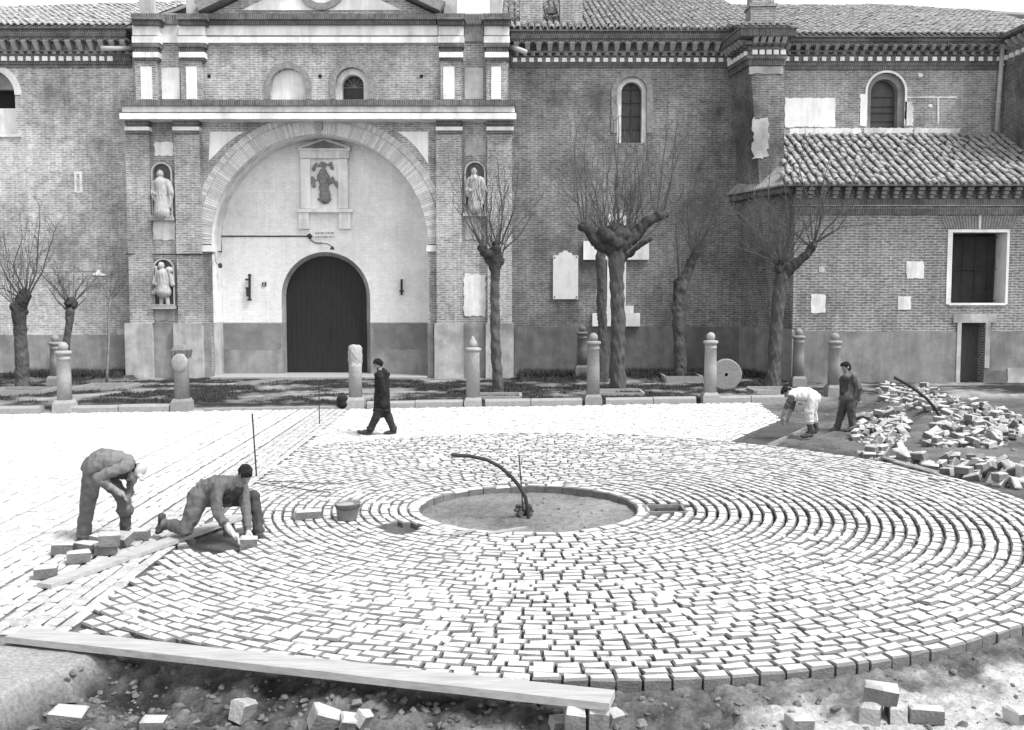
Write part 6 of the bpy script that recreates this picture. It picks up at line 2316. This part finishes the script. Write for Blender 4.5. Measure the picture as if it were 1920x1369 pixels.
plank('batten', Vector((c0_.x, c0_.y, zt(c0_.x, c0_.y) + .12)), Vector((c1_.x, c1_.y, .05)), 0.10, 0.03, 'grey batten lying on the setts along the rim of the round pavement', M_WOODD)
c0_, c1_ = G(1667, 862, 0.05), G(1745, 885, 0.02)
plank('batten', Vector((c0_.x, c0_.y - .2, .06)), Vector((c1_.x, c1_.y - .15, .04)), 0.07, 0.025, 'shorter pale batten beneath the grey one at the pavement rim', M_WOOD)
for (a, b, lab) in (((848, 1004), (893, 994), 'short stick lying across the setts nearer the dark missing patch'), ((915, 1001), (987, 990), 'longer stick lying on the rim of the planting pit')):
    ga1, gb1 = G(a[0], a[1], .02), G(b[0], b[1], .02)
    plank('stick', Vector((ga1.x, ga1.y, .035)), Vector((gb1.x, gb1.y, .035)), .04, .025, lab, M_WOOD, cat='stick')
for (a, b, lab) in (((492, 903), (655, 908), 'taut mason string from the iron rod across to the rings, upper one'), ((485, 908), (620, 924), 'second mason string, slanting lower towards the bucket')):
    ga1, gb1 = G(a[0], a[1], .02), G(b[0], b[1], .02)
    wire('mason_string', [Vector((ga1.x, ga1.y, .03)), ga1.lerp(gb1, .5) + Vector((0, 0, .005)), Vector((gb1.x, gb1.y, .025))], .009, M_STRING, lab, 'string')

# rods, pipes
def rod(px, pt, pb, lean, r, label, zb=None):
    g = G(px, pb, 0.0)
    top = P(px - lean, pt, g.y)
    return wire('iron_rod', [Vector((g.x, g.y, -.1)), g, g.lerp(top, .5), top], r, M_IRON, label, 'rod', 6)
rod(481, 776, 893, 8, .013, 'iron setting out rod standing behind the kneeling worker')
rod(599, 714, 795, 1, .012, 'thin iron rod standing in the straight paving near the black bag')
pr_ = G(990, 972, -0.11)
Ypp = pr_.y
pts = [Vector((P(991, 974, Ypp).x, Ypp, -.16)), P(990, 955, Ypp), P(985, 932, Ypp), P(974, 912, Ypp), P(958, 893, Ypp - .02), P(936, 874, Ypp - .04), P(912, 862, Ypp - .06), P(880, 855, Ypp - .08), P(846, 853, Ypp - .1)]
wire('curved_pipe', pts, .026, mat('black_pipe', .035, var=.3), 'black plastic pipe curving out of the planting pit', 'pipe', 8)
mb = MB()
gR = G(981, 966, -.11)
rod_t = thing('pit_rod', (gR.x, gR.y, -.12), 'iron rod tied upright in the middle of the planting pit', 'rod')
mb.tube([Vector((gR.x, gR.y, -.2)), P(979, 930, gR.y), P(973, 853, gR.y)], .011, 6)
mk('rod', mb, M_IRON, rod_t)
pr = [('e', (gR.x + U(-.12, .12), gR.y + U(-.1, .1), -.12 + U(0, .16)), (U(.02, .05), U(.02, .05), U(.02, .06)), (U(0, 3), U(0, 3), 0), 0) for _ in range(22)]
sdf_obj('clod', pr, .009, [mat('clod_earth', .07, var=.4, scale=12)], rod_t, k=.006)
gq = G(1762, 782, .25)
zq0 = zt(gq.x, gq.y)
wire('curved_pipe', [Vector((gq.x, gq.y, zq0 - .1)), P(1762, 781, gq.y), P(1752, 764, gq.y), P(1738, 748, gq.y), P(1718, 732, gq.y), P(1700, 720, gq.y), P(1677, 708, gq.y)], .035, mat('black_pipe', .035), 'dark pipe arching out of the heap of setts before the annex', 'pipe', 8)

# bucket, block, bag, drain
gB = G(651, 974, 0)
bk = thing('bucket', (gB.x, gB.y, 0), 'dented grey metal bucket full of mortar standing on the ring paving', 'bucket')
mb = MB()
mb.lathe([(.125, 0.0), (.13, .01), (.165, .205), (.172, .21), (.172, .222), (.160, .222), (.155, .205)], (gB.x, gB.y, .003), 22)
mb.v = [(x + .06 * (z), y, z + 0.10 * (x - gB.x) * (z / .28)) for x, y, z in mb.v]
mk('pail', mb, mat('bucket_metal', .17, var=.3, scale=9, rough=.6), bk, smooth=True)
mb = MB()
mb.lathe([(.0, .19), (.154, .197), (.10, .212), (0.01, .22)], (gB.x + .012, gB.y, 0), 18)
mk('mortar', mb, mat('mortar_fill', .30, var=.2, scale=20, bump=.5), bk)
mb = MB()
mb.tube([(gB.x + .175 * math.cos(a) + .015, gB.y - .175 * abs(math.sin(a)) , .21 - .05 * math.sin(a)) for a in np.linspace(0, math.pi, 9)], .006, 5)
mk('handle', mb, M_IRON, bk)
g = G(577, 966, .05)
loose(g.x, g.y, .065, (0, 0, .38), 'single long sett lying on the rings beside the bucket', None, (.36, .15, .12))
gb2 = P(642, 767, ky(-4.6) - .05)
bag = thing('black_bag', (gb2.x, gb2.y, 0), 'black bag left standing against the squat headed carved post', 'bag')
hb = P(642, 742, gb2.y).z
sdf_obj('body', [('c', (gb2.x - .05, gb2.y, .10), .10, (gb2.x + .07, gb2.y, .10), .10, 0), ('c', (gb2.x - .05, gb2.y, hb - .1), .10, (gb2.x + .07, gb2.y, hb - .09), .09, 0), ('c', (gb2.x, gb2.y, .1), .11, (gb2.x, gb2.y, hb - .1), .11, 0)], .014, [M_COAT], bag, k=.03)
mb = MB()
mb.tube([(gb2.x + .09 * math.cos(a), gb2.y, hb - .02 + .09 * math.sin(a)) for a in np.linspace(0, math.pi, 8)], .012, 5)
mk('handle', mb, M_COAT, bag)
dr = thing('drain_box', (2.2, 13.75, 0), 'open rectangular metal drain box let into the ring paving beside the pit', 'drain')
da, db_ = G(1213, 961, 0), G(1287, 947, 0)
x0, x1, y0, y1 = da.x, db_.x - .06, da.y, db_.y
for (a, b, c, d) in ((x0, x1, y0, y0 + .035), (x0, x1, y1 - .035, y1), (x0, x0 + .035, y0 + .037, y1 - .037), (x1 - .035, x1, y0 + .037, y1 - .037)):
    mb = MB()
    mb.box(a, b, c, d, -.12, .01)
    mk('frame_side', mb, M_RUST, dr)
mb = MB()
mb.box(x0 + .18, x1 - .1, y0 + .06, y1 - .06, -.11, -.03)
mk('grate', mb, M_IRON, dr)

# rubble and clods in the hollow (too small and many to count)
VV, FF, k = [], [], 0
rr_ = np.random.default_rng(3)
ico = [(-.53, 0, .85), (.53, 0, .85), (-.53, 0, -.85), (.53, 0, -.85), (0, .85, .53), (0, .85, -.53), (0, -.85, .53), (0, -.85, -.53), (.85, .53, 0), (-.85, .53, 0), (.85, -.53, 0), (-.85, -.53, 0)]
icf = [(0, 4, 1), (0, 9, 4), (9, 5, 4), (4, 5, 8), (4, 8, 1), (8, 10, 1), (8, 3, 10), (5, 3, 8), (5, 2, 3), (2, 7, 3), (7, 10, 3), (7, 6, 10), (7, 11, 6), (11, 0, 6), (0, 1, 6), (6, 1, 10), (9, 0, 11), (9, 11, 2), (9, 2, 5), (7, 2, 11)]
ico = np.array(ico)
def scatter(n, x0, x1, y0, y1, smin, smax, cond):
    global k
    xs_s, ys_s = rr_.uniform(x0, x1, n), rr_.uniform(y0, y1, n)
    zs_s = terrain(xs_s, ys_s)[0]
    for x, y, z in zip(xs_s, ys_s, zs_s):
        if not cond(x, y):
            continue
        s = smin + (smax - smin) * rr_.random() ** 3
        v = ico * s * rr_.uniform(.55, 1.3, (12, 3)) * np.array((1.3, 1, .8))
        a = rr_.uniform(0, 6.28)
        c, s_ = math.cos(a), math.sin(a)
        v = v @ np.array(((c, s_, 0), (-s_, c, 0), (0, 0, 1)))
        VV.append(v + np.array((x, y, z + s * .15)))
        FF.append(np.array(icf) + k)
        k += 12
scatter(3600, -3.7, 4.5, 6.3, 8.6, .006, .042, lambda x, y: circ_d(x, y) > .08 and x > -3.6 + .4 * (y - 8) and (x < 1.2 or rr_.random() < .25))
scatter(260, 4.5, 12, 18.5, 30, .02, .07, lambda x, y: circ_d(x, y) > .1 and not in_poly(np.array([x]), np.array([y]), BACKFIELD)[0] and y < kerb_y(x) - .3)
scatter(120, -1.1, 1.6, 12.7, 15.3, .008, .03, lambda x, y: (x - C0[0]) ** 2 + (y - C0[1]) ** 2 < 1.35 ** 2)
me0 = (VV, FF)
VV, FF, k = [], [], 0
HG = [gp(h, .05) for h in (HEAP_A, HEAP_B, HEAP_C)]
def in_heap(x, y): return circ_d(x, y) > .12 and any(bool(in_poly(np.array([x]), np.array([y]), h)[0]) for h in HG)
scatter(9000, 6.5, 14.5, 17.5, 31.5, .015, .085, in_heap)
mec = mesh_from('stone_chips', np.concatenate(VV), np.concatenate(FF), (10, 24, 0), [mat('chip_stone', .42, var=.4, scale=6, bump=.5)])
co = bpy.data.objects.new('stone_chips', mec)
co.location = (10, 24, 0)
COL.objects.link(co)
tag(co, 'broken pale stone chips filling the heaps between the loose setts', 'stone chips', kind='stuff')
VV, FF = me0
me = mesh_from('rubble', np.concatenate(VV), np.concatenate(FF), (0, 8, 0), [mat('rubble_stone', .13, var=.6, scale=6, bump=.5)])
ro = bpy.data.objects.new('rubble', me)
ro.location = (0, 8, 0)
COL.objects.link(ro)
tag(ro, 'small rubble stones and clods strewn over the raw earth', 'rubble', kind='stuff')
# ================================================================== people
def cloth(a, f, s=0.0):
    """irregular creases: a few random waves, folded so that they form ridges"""
    rs_ = np.random.default_rng(int(f * 10 + a * 1e4))
    ks = rs_.normal(size=(10, 3))
    ks /= np.linalg.norm(ks, axis=1)[:, None]
    fs_ = f * rs_.uniform(.55, 1.7, 10)
    ph = rs_.uniform(0, 6.28, 10)
    def fn(X, Y, Z):
        w1 = 0
        w2 = 0
        for i in range(5):
            w1 = w1 + np.sin((X * ks[i, 0] + Y * ks[i, 1] + Z * ks[i, 2]) * fs_[i] + ph[i])
        for i in range(5, 10):
            w2 = w2 + np.sin((X * ks[i, 0] + Y * ks[i, 1] + Z * ks[i, 2]) * fs_[i] * 2.1 + ph[i])
        return a * (0.9 * np.abs(w1) - 0.9 + 0.30 * w2)
    return fn

def person(label, Y, segs, mats, ground, res=0.011, k=0.011, extra=None, folds=0.005, rings=None):
    """segs: tapered limbs given by pixels: ((px,py,dY), r, (px,py,dY), r, material index)"""
    pts = []
    for a, ra, b, rb, m in segs:
        pts.append(('c', tuple(P(a[0], a[1], Y + a[2])), ra, tuple(P(b[0], b[1], Y + b[2])), rb, m))
    for a, b, r, th, m in rings or ():                  # hems, cuffs and collars: flat rings round a limb
        pa_, pb__ = P(a[0], a[1], Y + a[2]), P(b[0], b[1], Y + b[2])
        e_ = (pb__ - pa_).to_track_quat('Z', 'Y').to_euler()
        pts.append(('e', tuple(pa_), (r, r, th), tuple(e_), m))
    if extra:
        pts += extra
    base = (ground.x, ground.y, ground.z)
    t = thing('person', base, label, 'person')
    sdf_obj('body', pts, res, mats, t, k=k, noise=cloth(folds, 36))
    return t

def head_parts(Y, c, dz_face, face, r, skin_i):
    """head as ellipsoids: c pixel centre, face = unit vector (x, y, z) the nose points to, up = crown direction"""
    pass

def V3(p, Y): return P(p[0], p[1], Y + p[2])

def head(Y, c, nose, crown, h, si):
    """h: head height in metres; nose and crown are direction vectors in the world"""
    o = V3(c, Y)
    n = Vector(nose).normalized()
    u = Vector(crown)
    u = (u - n * u.dot(n)).normalized()
    s = u.cross(n)
    Rm = Matrix((s, n, u)).transposed()
    e = tuple(Rm.to_euler())
    def q(a, b, c_): return tuple(o + s * a * h + n * b * h + u * c_ * h)
    pr = [('e', q(0, -.04, .12), (.33 * h, .40 * h, .36 * h), e, si), ('e', q(0, .08, -.17), (.25 * h, .27 * h, .32 * h), e, si), ('e', q(0, .20, -.40), (.14 * h, .13 * h, .10 * h), e, si),
          ('c', q(0, .33, .06), .035 * h, q(0, .44, -.10), .065 * h, si), ('c', q(-.14, .30, .10), .05 * h, q(.14, .30, .10), .05 * h, si), ('e', q(0, .31, -.25), (.11 * h, .05 * h, .045 * h), e, si),
          ('e', q(.33, -.06, -.05), (.04 * h, .08 * h, .12 * h), e, si), ('e', q(-.33, -.06, -.05), (.04 * h, .08 * h, .12 * h), e, si)]
    return pr, q, e, (s, n, u), o

def hair(q, e, h, parent, m_, low=-0.12, back=-.10, fringe=.10, beard=False):
    pr = [('e', q(0, back + .0, .17), (.365 * h, .41 * h, .37 * h), e, 0), ('e', q(0, -.27, low), (.30 * h, .19 * h, .28 * h), e, 0)]
    # tufts over the brow
    for a in (-.2, -.07, .07, .2):
        pr.append(('c', q(a, .18, .40), .10 * h, q(a * 1.15, .33, .24 + fringe * .3), .06 * h, 0))
    if beard:
        pr += [('e', q(0, .16, -.42), (.20 * h, .20 * h, .15 * h), e, 0), ('c', q(-.22, .05, -.25), .07 * h, q(-.1, .22, -.42), .09 * h, 0), ('c', q(.22, .05, -.25), .07 * h, q(.1, .22, -.42), .09 * h, 0)]
    V, F, ids = sdf_mesh(pr, 0.010, .02, lambda X, Y, Z: 0.007 * np.sin(X * 150 + 2 * np.sin(Y * 60)) * np.sin(Z * 130 + 2 * np.sin(Y * 120)))
    # open the face: drop what lies in front of the brow and below the fringe
    c = np.array(q(0, 0, 0))
    s_ = (np.array(q(0, 1, 0)) - c) / h
    u_ = (np.array(q(0, 0, 1)) - c) / h
    b = BASE[parent.name]
    me = mesh_from('hair', V, F, b, [m_], None, True)
    o = bpy.data.objects.new('hair', me)
    COL.objects.link(o)
    o.parent = parent
    return o

def hand(p, d, spread, down, Lh, si, curl=.5):
    """palm at p, fingers along d, spread across `spread`, bending towards `down`: palm, four unequal fingers with a knuckle bend, thumb from the side"""
    p, d, w_, n = Vector(p), Vector(d).normalized(), Vector(spread).normalized(), Vector(down).normalized()
    L = Lh
    pr = [('c', tuple(p - d * .05 * L), .22 * L * .85, tuple(p + d * .25 * L), .20 * L, si), ('c', tuple(p + w_ * .16 * L + d * .25 * L), .11 * L, tuple(p - w_ * .16 * L + d * .25 * L), .11 * L, si)]
    for i, (off, ln) in enumerate(((-.21, .36), (-.07, .44), (.07, .42), (.21, .33))):
        a = p + w_ * off * L + d * .32 * L
        b = a + d * ln * .5 * L + n * curl * .10 * L
        c = b + d * ln * (.5 - .25 * curl) * L + n * curl * .30 * L
        pr += [('c', tuple(a), .068 * L, tuple(b), .060 * L, si), ('c', tuple(b), .060 * L, tuple(c), .050 * L, si)]
    a = p + w_ * .22 * L
    b = a + w_ * .16 * L + d * .16 * L + n * .05 * L
    pr += [('c', tuple(a), .085 * L, tuple(b), .07 * L, si), ('c', tuple(b), .07 * L, tuple(b + d * .18 * L + n * .08 * L - w_ * .03 * L), .055 * L, si)]
    return pr

def shoe(heel, toe, w_, si, z=None):
    heel, toe = Vector(heel), Vector(toe)
    m = heel.lerp(toe, .55)
    return [('c', tuple(heel), .05, tuple(m), .052, si), ('c', tuple(m), .052, tuple(toe), .036, si), ('c', tuple(heel + Vector((0, 0, .05))), .052, tuple(heel + Vector((0, 0, .10))), .055, si)]

# ---- 1. man in the dark coat, walking past the posts
Y = 21.25
g = G(712, 815)
hd, q, e, ax, o = head(Y, (709, 683, 0), (-.9, -.1, -.45), (-.25, 0, .97), .225, 0)
ex = list(hd)
ex += shoe(P(721 + 18, 810, Y + .10), P(723 - 1, 813, Y + .08), .05, 3)
ex += shoe(P(694, 811, Y - .08), P(672, 810, Y - .10), .05, 3)
t = person('bearded man in hooded black coat walking with head bowed past the posts', Y, [
    ((712, 693, 0), .055, (715, 702, 0), .065, 0),
    ((708, 704, -.10), .075, (722, 704, .10), .08, 1), ((713, 704, -.15), .075, (722, 706, .16), .075, 1),
    ((716, 706, 0), .155, (716, 735, 0), .165, 1), ((716, 735, 0), .165, (716, 760, 0), .18, 1), ((716, 758, -.03), .175, (716, 768, .03), .178, 1),
    ((718, 695, 0), .06, (725, 703, 0), .075, 1), ((722, 699, -.08), .06, (723, 701, .09), .06, 1),
    ((714, 708, -.19), .072, (718, 735, -.21), .062, 1), ((718, 735, -.21), .06, (709, 754, -.17), .055, 1),
    ((722, 708, .19), .072, (724, 735, .21), .062, 1), ((724, 735, .21), .06, (714, 755, .17), .055, 1),
    ((713, 764, -.08), .105, (704, 785, -.09), .088, 2), ((704, 785, -.09), .085, (694, 806, -.08), .072, 2),
    ((720, 764, .08), .105, (730, 786, .09), .085, 2), ((730, 786, .09), .082, (738, 807, .10), .068, 2)],
    [M_SKIN, M_COAT, M_TRS, M_BOOT], g, rings=[((716, 769, 0), (716, 740, 0), .20, .03, 1), ((694, 804, -.08), (704, 785, -.09), .088, .03, 2), ((738, 805, .10), (730, 786, .09), .084, .03, 2), ((714, 700, 0), (713, 690, 0), .085, .03, 1)], extra=ex, folds=.0052)
hair(q, e, .225, t, M_HAIR, beard=True)

# ---- 2. worker bent over, white cap
Y = 12.05
g = G(195, 1012)
hd, q, e, ax, o = head(Y, (253, 886, -.02), (.35, -.40, -.85), (.90, -.1, .40), .235, 0)
ex = list(hd)
ex += hand(P(221, 922, Y - .22), (.85, -.1, -.45), (0.2, -.9, .2), (-.2, 0, -1), .19, 0, .6)
ex += hand(P(241, 932, Y + .02), (.2, -.3, -.9), (.6, -.6, 0), (-.6, 0, -.6), .19, 0, .6)
ex += shoe(P(156, 1020, Y + .02), P(178, 1028, Y - .10), .05, 3)
ex += shoe(P(234, 994, Y + .22), P(266, 1003, Y + .12), .05, 3)
t = person('worker in grey overalls and white cap bending over with hands on his knee', Y, [
    ((246, 876, .02), .06, (238, 872, .02), .075, 0),
    ((238, 872, -.14), .085, (233, 868, .18), .085, 1), ((236, 870, .02), .12, (214, 868, .02), .155, 1), ((216, 868, .02), .16, (192, 866, .02), .160, 1), ((194, 862, .02), .14, (178, 876, .03), .155, 2),
    ((180, 876, -.06), .13, (178, 880, .13), .125, 2),
    # near arm
    ((232, 876, -.18), .078, (206, 886, -.26), .068, 1), ((206, 886, -.26), .068, (184, 896, -.27), .060, 1), ((184, 896, -.27), .058, (200, 908, -.26), .05, 1), ((200, 908, -.26), .047, (219, 921, -.22), .036, 0),
    # far arm
    ((240, 876, .18), .075, (246, 900, .17), .06, 1), ((246, 900, .17), .058, (242, 928, .05), .04, 1),
    # straight leg
    ((176, 884, -.05), .128, (167, 930, -.03), .098, 2), ((167, 930, -.03), .098, (160, 975, 0), .085, 2), ((160, 975, 0), .085, (157, 1004, .02), .088, 2),
    # bent leg
    ((184, 886, .13), .12, (214, 912, .18), .098, 2), ((214, 912, .18), .098, (232, 934, .20), .088, 2), ((232, 936, .2), .085, (234, 958, .21), .088, 2), ((234, 952, .21), .098, (235, 956, .21), .098, 2), ((234, 960, .21), .072, (234, 986, .22), .070, 4),
    ((212, 880, .02), .14, (238, 886, .02), .09, 5)],
    [M_SKIN, M_DENIM, M_TROUS, M_BOOT, mat('rubber_boot', .06, var=.3), M_DARKC], g, rings=[((190, 868, .02), (214, 868, .02), .178, .03, 1), ((198, 906, -.26), (190, 900, -.26), .064, .025, 1), ((157, 1003, .02), (160, 975, 0), .102, .03, 2), ((233, 956, .21), (232, 936, .2), .105, .035, 2), ((240, 873, .02), (248, 878, .02), .095, .02, 1), ((243, 924, .07), (246, 900, .17), .056, .02, 1)], extra=ex, res=.0085, folds=.0052)
sdf_obj('hair', [('e', q(0, -.24, .02), (.34 * .225, .24 * .225, .34 * .225), e, 0), ('e', q(0, -.10, .12), (.35 * .225, .38 * .225, .28 * .225), e, 0)], .009, [M_HAIR], t, k=.02)
pr = [('e', q(0, .02, .33), (.36 * .225, .42 * .225, .27 * .225), e, 0), ('c', q(-.15, .34, .27), .026, q(.15, .34, .27), .026, 0), ('c', q(-.12, .52, .27), .016, q(.12, .52, .27), .016, 0)]
sdf_obj('cap', pr, .01, [M_CAP], t, k=.012)

# ---- 3. kneeling worker
Y = 12.05
g = G(360, 1008)
hd, q, e, ax, o = head(Y, (460, 890, -.08), (.30, -.62, -.68), (.18, -.45, .85), .232, 0)
ex = list(hd)
ex += hand(P(436, 1000, Y - .38), (.75, -.1, -.55), (.2, -.9, 0), (-.3, 0, -1), .19, 4, .7)
ex += hand(P(465, 1001, Y - .22), (-.1, -.3, -.9), (.9, -.3, 0), (-.4, .2, -.8), .19, 4, .8)
ex += shoe(P(303, 985, Y + .10), P(296, 997, Y + .02), .05, 3)
ex += shoe(P(484, 1006, Y + .22), P(497, 1016, Y + .05), .05, 3)
t = person('dark haired worker in pullover kneeling on one knee and setting a stone with both hands', Y, [
    ((450, 902, -.04), .062, (440, 908, 0), .075, 0),
    ((414, 908, -.17), .085, (452, 912, .16), .085, 1), ((432, 910, .0), .115, (408, 914, .02), .150, 1), ((408, 914, .02), .152, (388, 922, .04), .148, 1), ((390, 920, .04), .14, (374, 932, .06), .145, 2),
    ((440, 918, .0), .10, (425, 930, .0), .10, 5),
    # near arm
    ((410, 912, -.20), .080, (405, 935, -.26), .066, 1), ((405, 935, -.26), .066, (407, 962, -.30), .060, 1), ((407, 962, -.30), .058, (421, 982, -.34), .050, 1), ((421, 982, -.34), .045, (435, 998, -.38), .036, 4),
    # far arm
    ((454, 914, .12), .078, (460, 945, .0), .062, 1), ((460, 945, .0), .060, (463, 975, -.12), .050, 1), ((463, 975, -.12), .048, (465, 998, -.20), .036, 1),
    # kneeling leg
    ((372, 932, -.04), .128, (362, 962, -.10), .105, 2), ((362, 962, -.10), .105, (348, 993, -.14), .085, 2), ((348, 993, -.14), .082, (325, 985, .0), .078, 2), ((325, 985, .0), .075, (306, 983, .10), .055, 2),
    # other leg, knee raised
    ((384, 934, .14), .120, (430, 936, .26), .100, 2), ((430, 936, .26), .098, (474, 932, .34), .086, 6), ((474, 932, .34), .082, (482, 965, .30), .070, 6), ((482, 965, .30), .068, (484, 1000, .24), .062, 6)],
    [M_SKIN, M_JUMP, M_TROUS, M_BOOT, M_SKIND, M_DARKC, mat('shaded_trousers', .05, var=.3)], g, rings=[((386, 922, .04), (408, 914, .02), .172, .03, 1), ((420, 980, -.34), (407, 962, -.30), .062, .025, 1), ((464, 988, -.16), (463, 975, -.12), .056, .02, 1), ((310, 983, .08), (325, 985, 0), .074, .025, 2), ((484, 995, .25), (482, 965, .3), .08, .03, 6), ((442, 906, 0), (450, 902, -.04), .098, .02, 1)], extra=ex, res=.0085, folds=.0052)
hair(q, e, .232, t, M_HAIR, low=-.08)
hs_ = G(467, 1016, .05)
loose(hs_.x + .0, hs_.y - .02, .045, (.05, .05, .2), 'sett being set under the hands of the kneeling worker', None, (.2, .14, .15))

# ---- 4. worker in white shirt bent double at the trench
Y = 21.0
g = G(1518, 818)
hd, q, e, ax, o = head(Y, (1475, 735, -.02), (-.55, -.25, -.80), (-.80, 0, .55), .225, 0)
ex = list(hd)
ex += hand(P(1467, 784, Y - .16), (-.1, 0, -1), (.3, -.9, 0), (.7, 0, -.5), .18, 4, .7)
ex += hand(P(1477, 784, Y + .16), (-.1, 0, -1), (.3, .9, 0), (.7, 0, -.5), .18, 4, .7)
ex += shoe(P(1522, 815, Y - .14), P(1504, 818, Y - .16), .05, 3)
ex += shoe(P(1530, 808, Y + .22), P(1514, 811, Y + .22), .05, 3)
t = person('worker in white shirt and pale trousers bent double laying setts at the sand trench', Y, [
    ((1479, 738, 0), .06, (1484, 740, 0), .075, 0),
    ((1485, 742, -.15), .085, (1485, 742, .16), .085, 1), ((1486, 741, 0), .125, (1500, 739, 0), .150, 1), ((1500, 739, 0), .152, (1515, 740, 0), .150, 1), ((1515, 741, 0), .15, (1526, 746, 0), .148, 2),
    ((1525, 748, -.08), .13, (1525, 748, .10), .125, 2),
    ((1484, 746, -.19), .07, (1474, 765, -.21), .052, 5), ((1474, 765, -.21), .05, (1467, 783, -.17), .036, 4),
    ((1488, 748, .19), .07, (1484, 768, .20), .052, 5), ((1484, 768, .20), .05, (1477, 783, .16), .036, 4),
    ((1524, 750, -.10), .125, (1517, 772, -.12), .10, 2), ((1517, 772, -.12), .098, (1518, 790, -.12), .085, 2), ((1518, 790, -.12), .068, (1521, 810, -.13), .06, 6),
    ((1526, 750, .12), .12, (1523, 772, .17), .095, 2), ((1523, 772, .17), .092, (1527, 788, .20), .08, 2), ((1527, 788, .2), .066, (1530, 803, .22), .06, 6)],
    [M_SKIN, M_SHIRT, M_TRSW, M_BOOT, M_SKIN, mat('brown_sleeve', .07, var=.3), mat('rubber_boot', .06)], g, rings=[((1514, 740, 0), (1500, 739, 0), .168, .025, 1), ((1518, 790, -.12), (1517, 772, -.12), .096, .03, 2), ((1527, 788, .2), (1523, 772, .17), .09, .03, 2), ((1476, 760, -.21), (1484, 746, -.19), .066, .02, 5)], extra=ex, folds=.0052)
hair(q, e, .225, t, M_HAIR, low=-.05)

# ---- 5. man standing in jacket, looking on
Y = 21.8
g = G(1582, 807)
hd, q, e, ax, o = head(Y, (1586, 689, 0), (-.92, -.25, -.30), (-.15, 0, .98), .235, 0)
ex = list(hd)
ex += hand(P(1609, 752, Y - .12), (-.2, -.2, -1), (.6, -.6, 0), (-.8, 0, -.2), .18, 0, .6)
ex += hand(P(1575, 752, Y + .16), (-.3, -.2, -1), (-.6, -.6, 0), (.8, 0, -.2), .18, 0, .6)
ex += shoe(P(1571, 804, Y + .08), P(1558, 807, Y + .02), .05, 3)
ex += shoe(P(1598, 804, Y - .10), P(1586, 808, Y - .16), .05, 3)
t = person('dark haired man in brown jacket standing and looking down at the worker in white', Y, [
    ((1590, 698, 0), .058, (1592, 704, 0), .065, 5),
    ((1587, 706, -.16), .08, (1599, 706, .17), .085, 1), ((1594, 707, 0), .155, (1592, 726, 0), .155, 1), ((1592, 726, 0), .155, (1590, 744, 0), .160, 1), ((1590, 742, -.05), .15, (1590, 746, .05), .15, 1),
    ((1583, 712, -.06), .10, (1582, 735, -.06), .09, 5),
    ((1601, 708, -.17), .08, (1612, 728, -.20), .068, 1), ((1612, 728, -.20), .066, (1610, 748, -.13), .048, 1),
    ((1590, 708, .2), .078, (1584, 730, .23), .066, 1), ((1584, 730, .23), .064, (1576, 748, .17), .048, 1),
    ((1587, 748, .08), .12, (1578, 774, .10), .092, 2), ((1578, 774, .10), .09, (1570, 800, .08), .066, 2),
    ((1595, 748, -.08), .12, (1597, 776, -.10), .092, 2), ((1597, 776, -.10), .09, (1598, 800, -.10), .066, 2)],
    [M_SKIN, M_BROWN, M_TRSB, M_BOOT, M_SKIN, M_DARKC], g, rings=[((1590, 747, 0), (1592, 726, 0), .185, .03, 1), ((1570, 799, .08), (1578, 774, .1), .08, .03, 2), ((1598, 799, -.1), (1597, 776, -.1), .08, .03, 2), ((1610, 747, -.13), (1612, 728, -.2), .06, .02, 1), ((1592, 702, 0), (1588, 695, 0), .10, .02, 1)], extra=ex, folds=.0052)
hair(q, e, .235, t, M_HAIR, low=-.16)
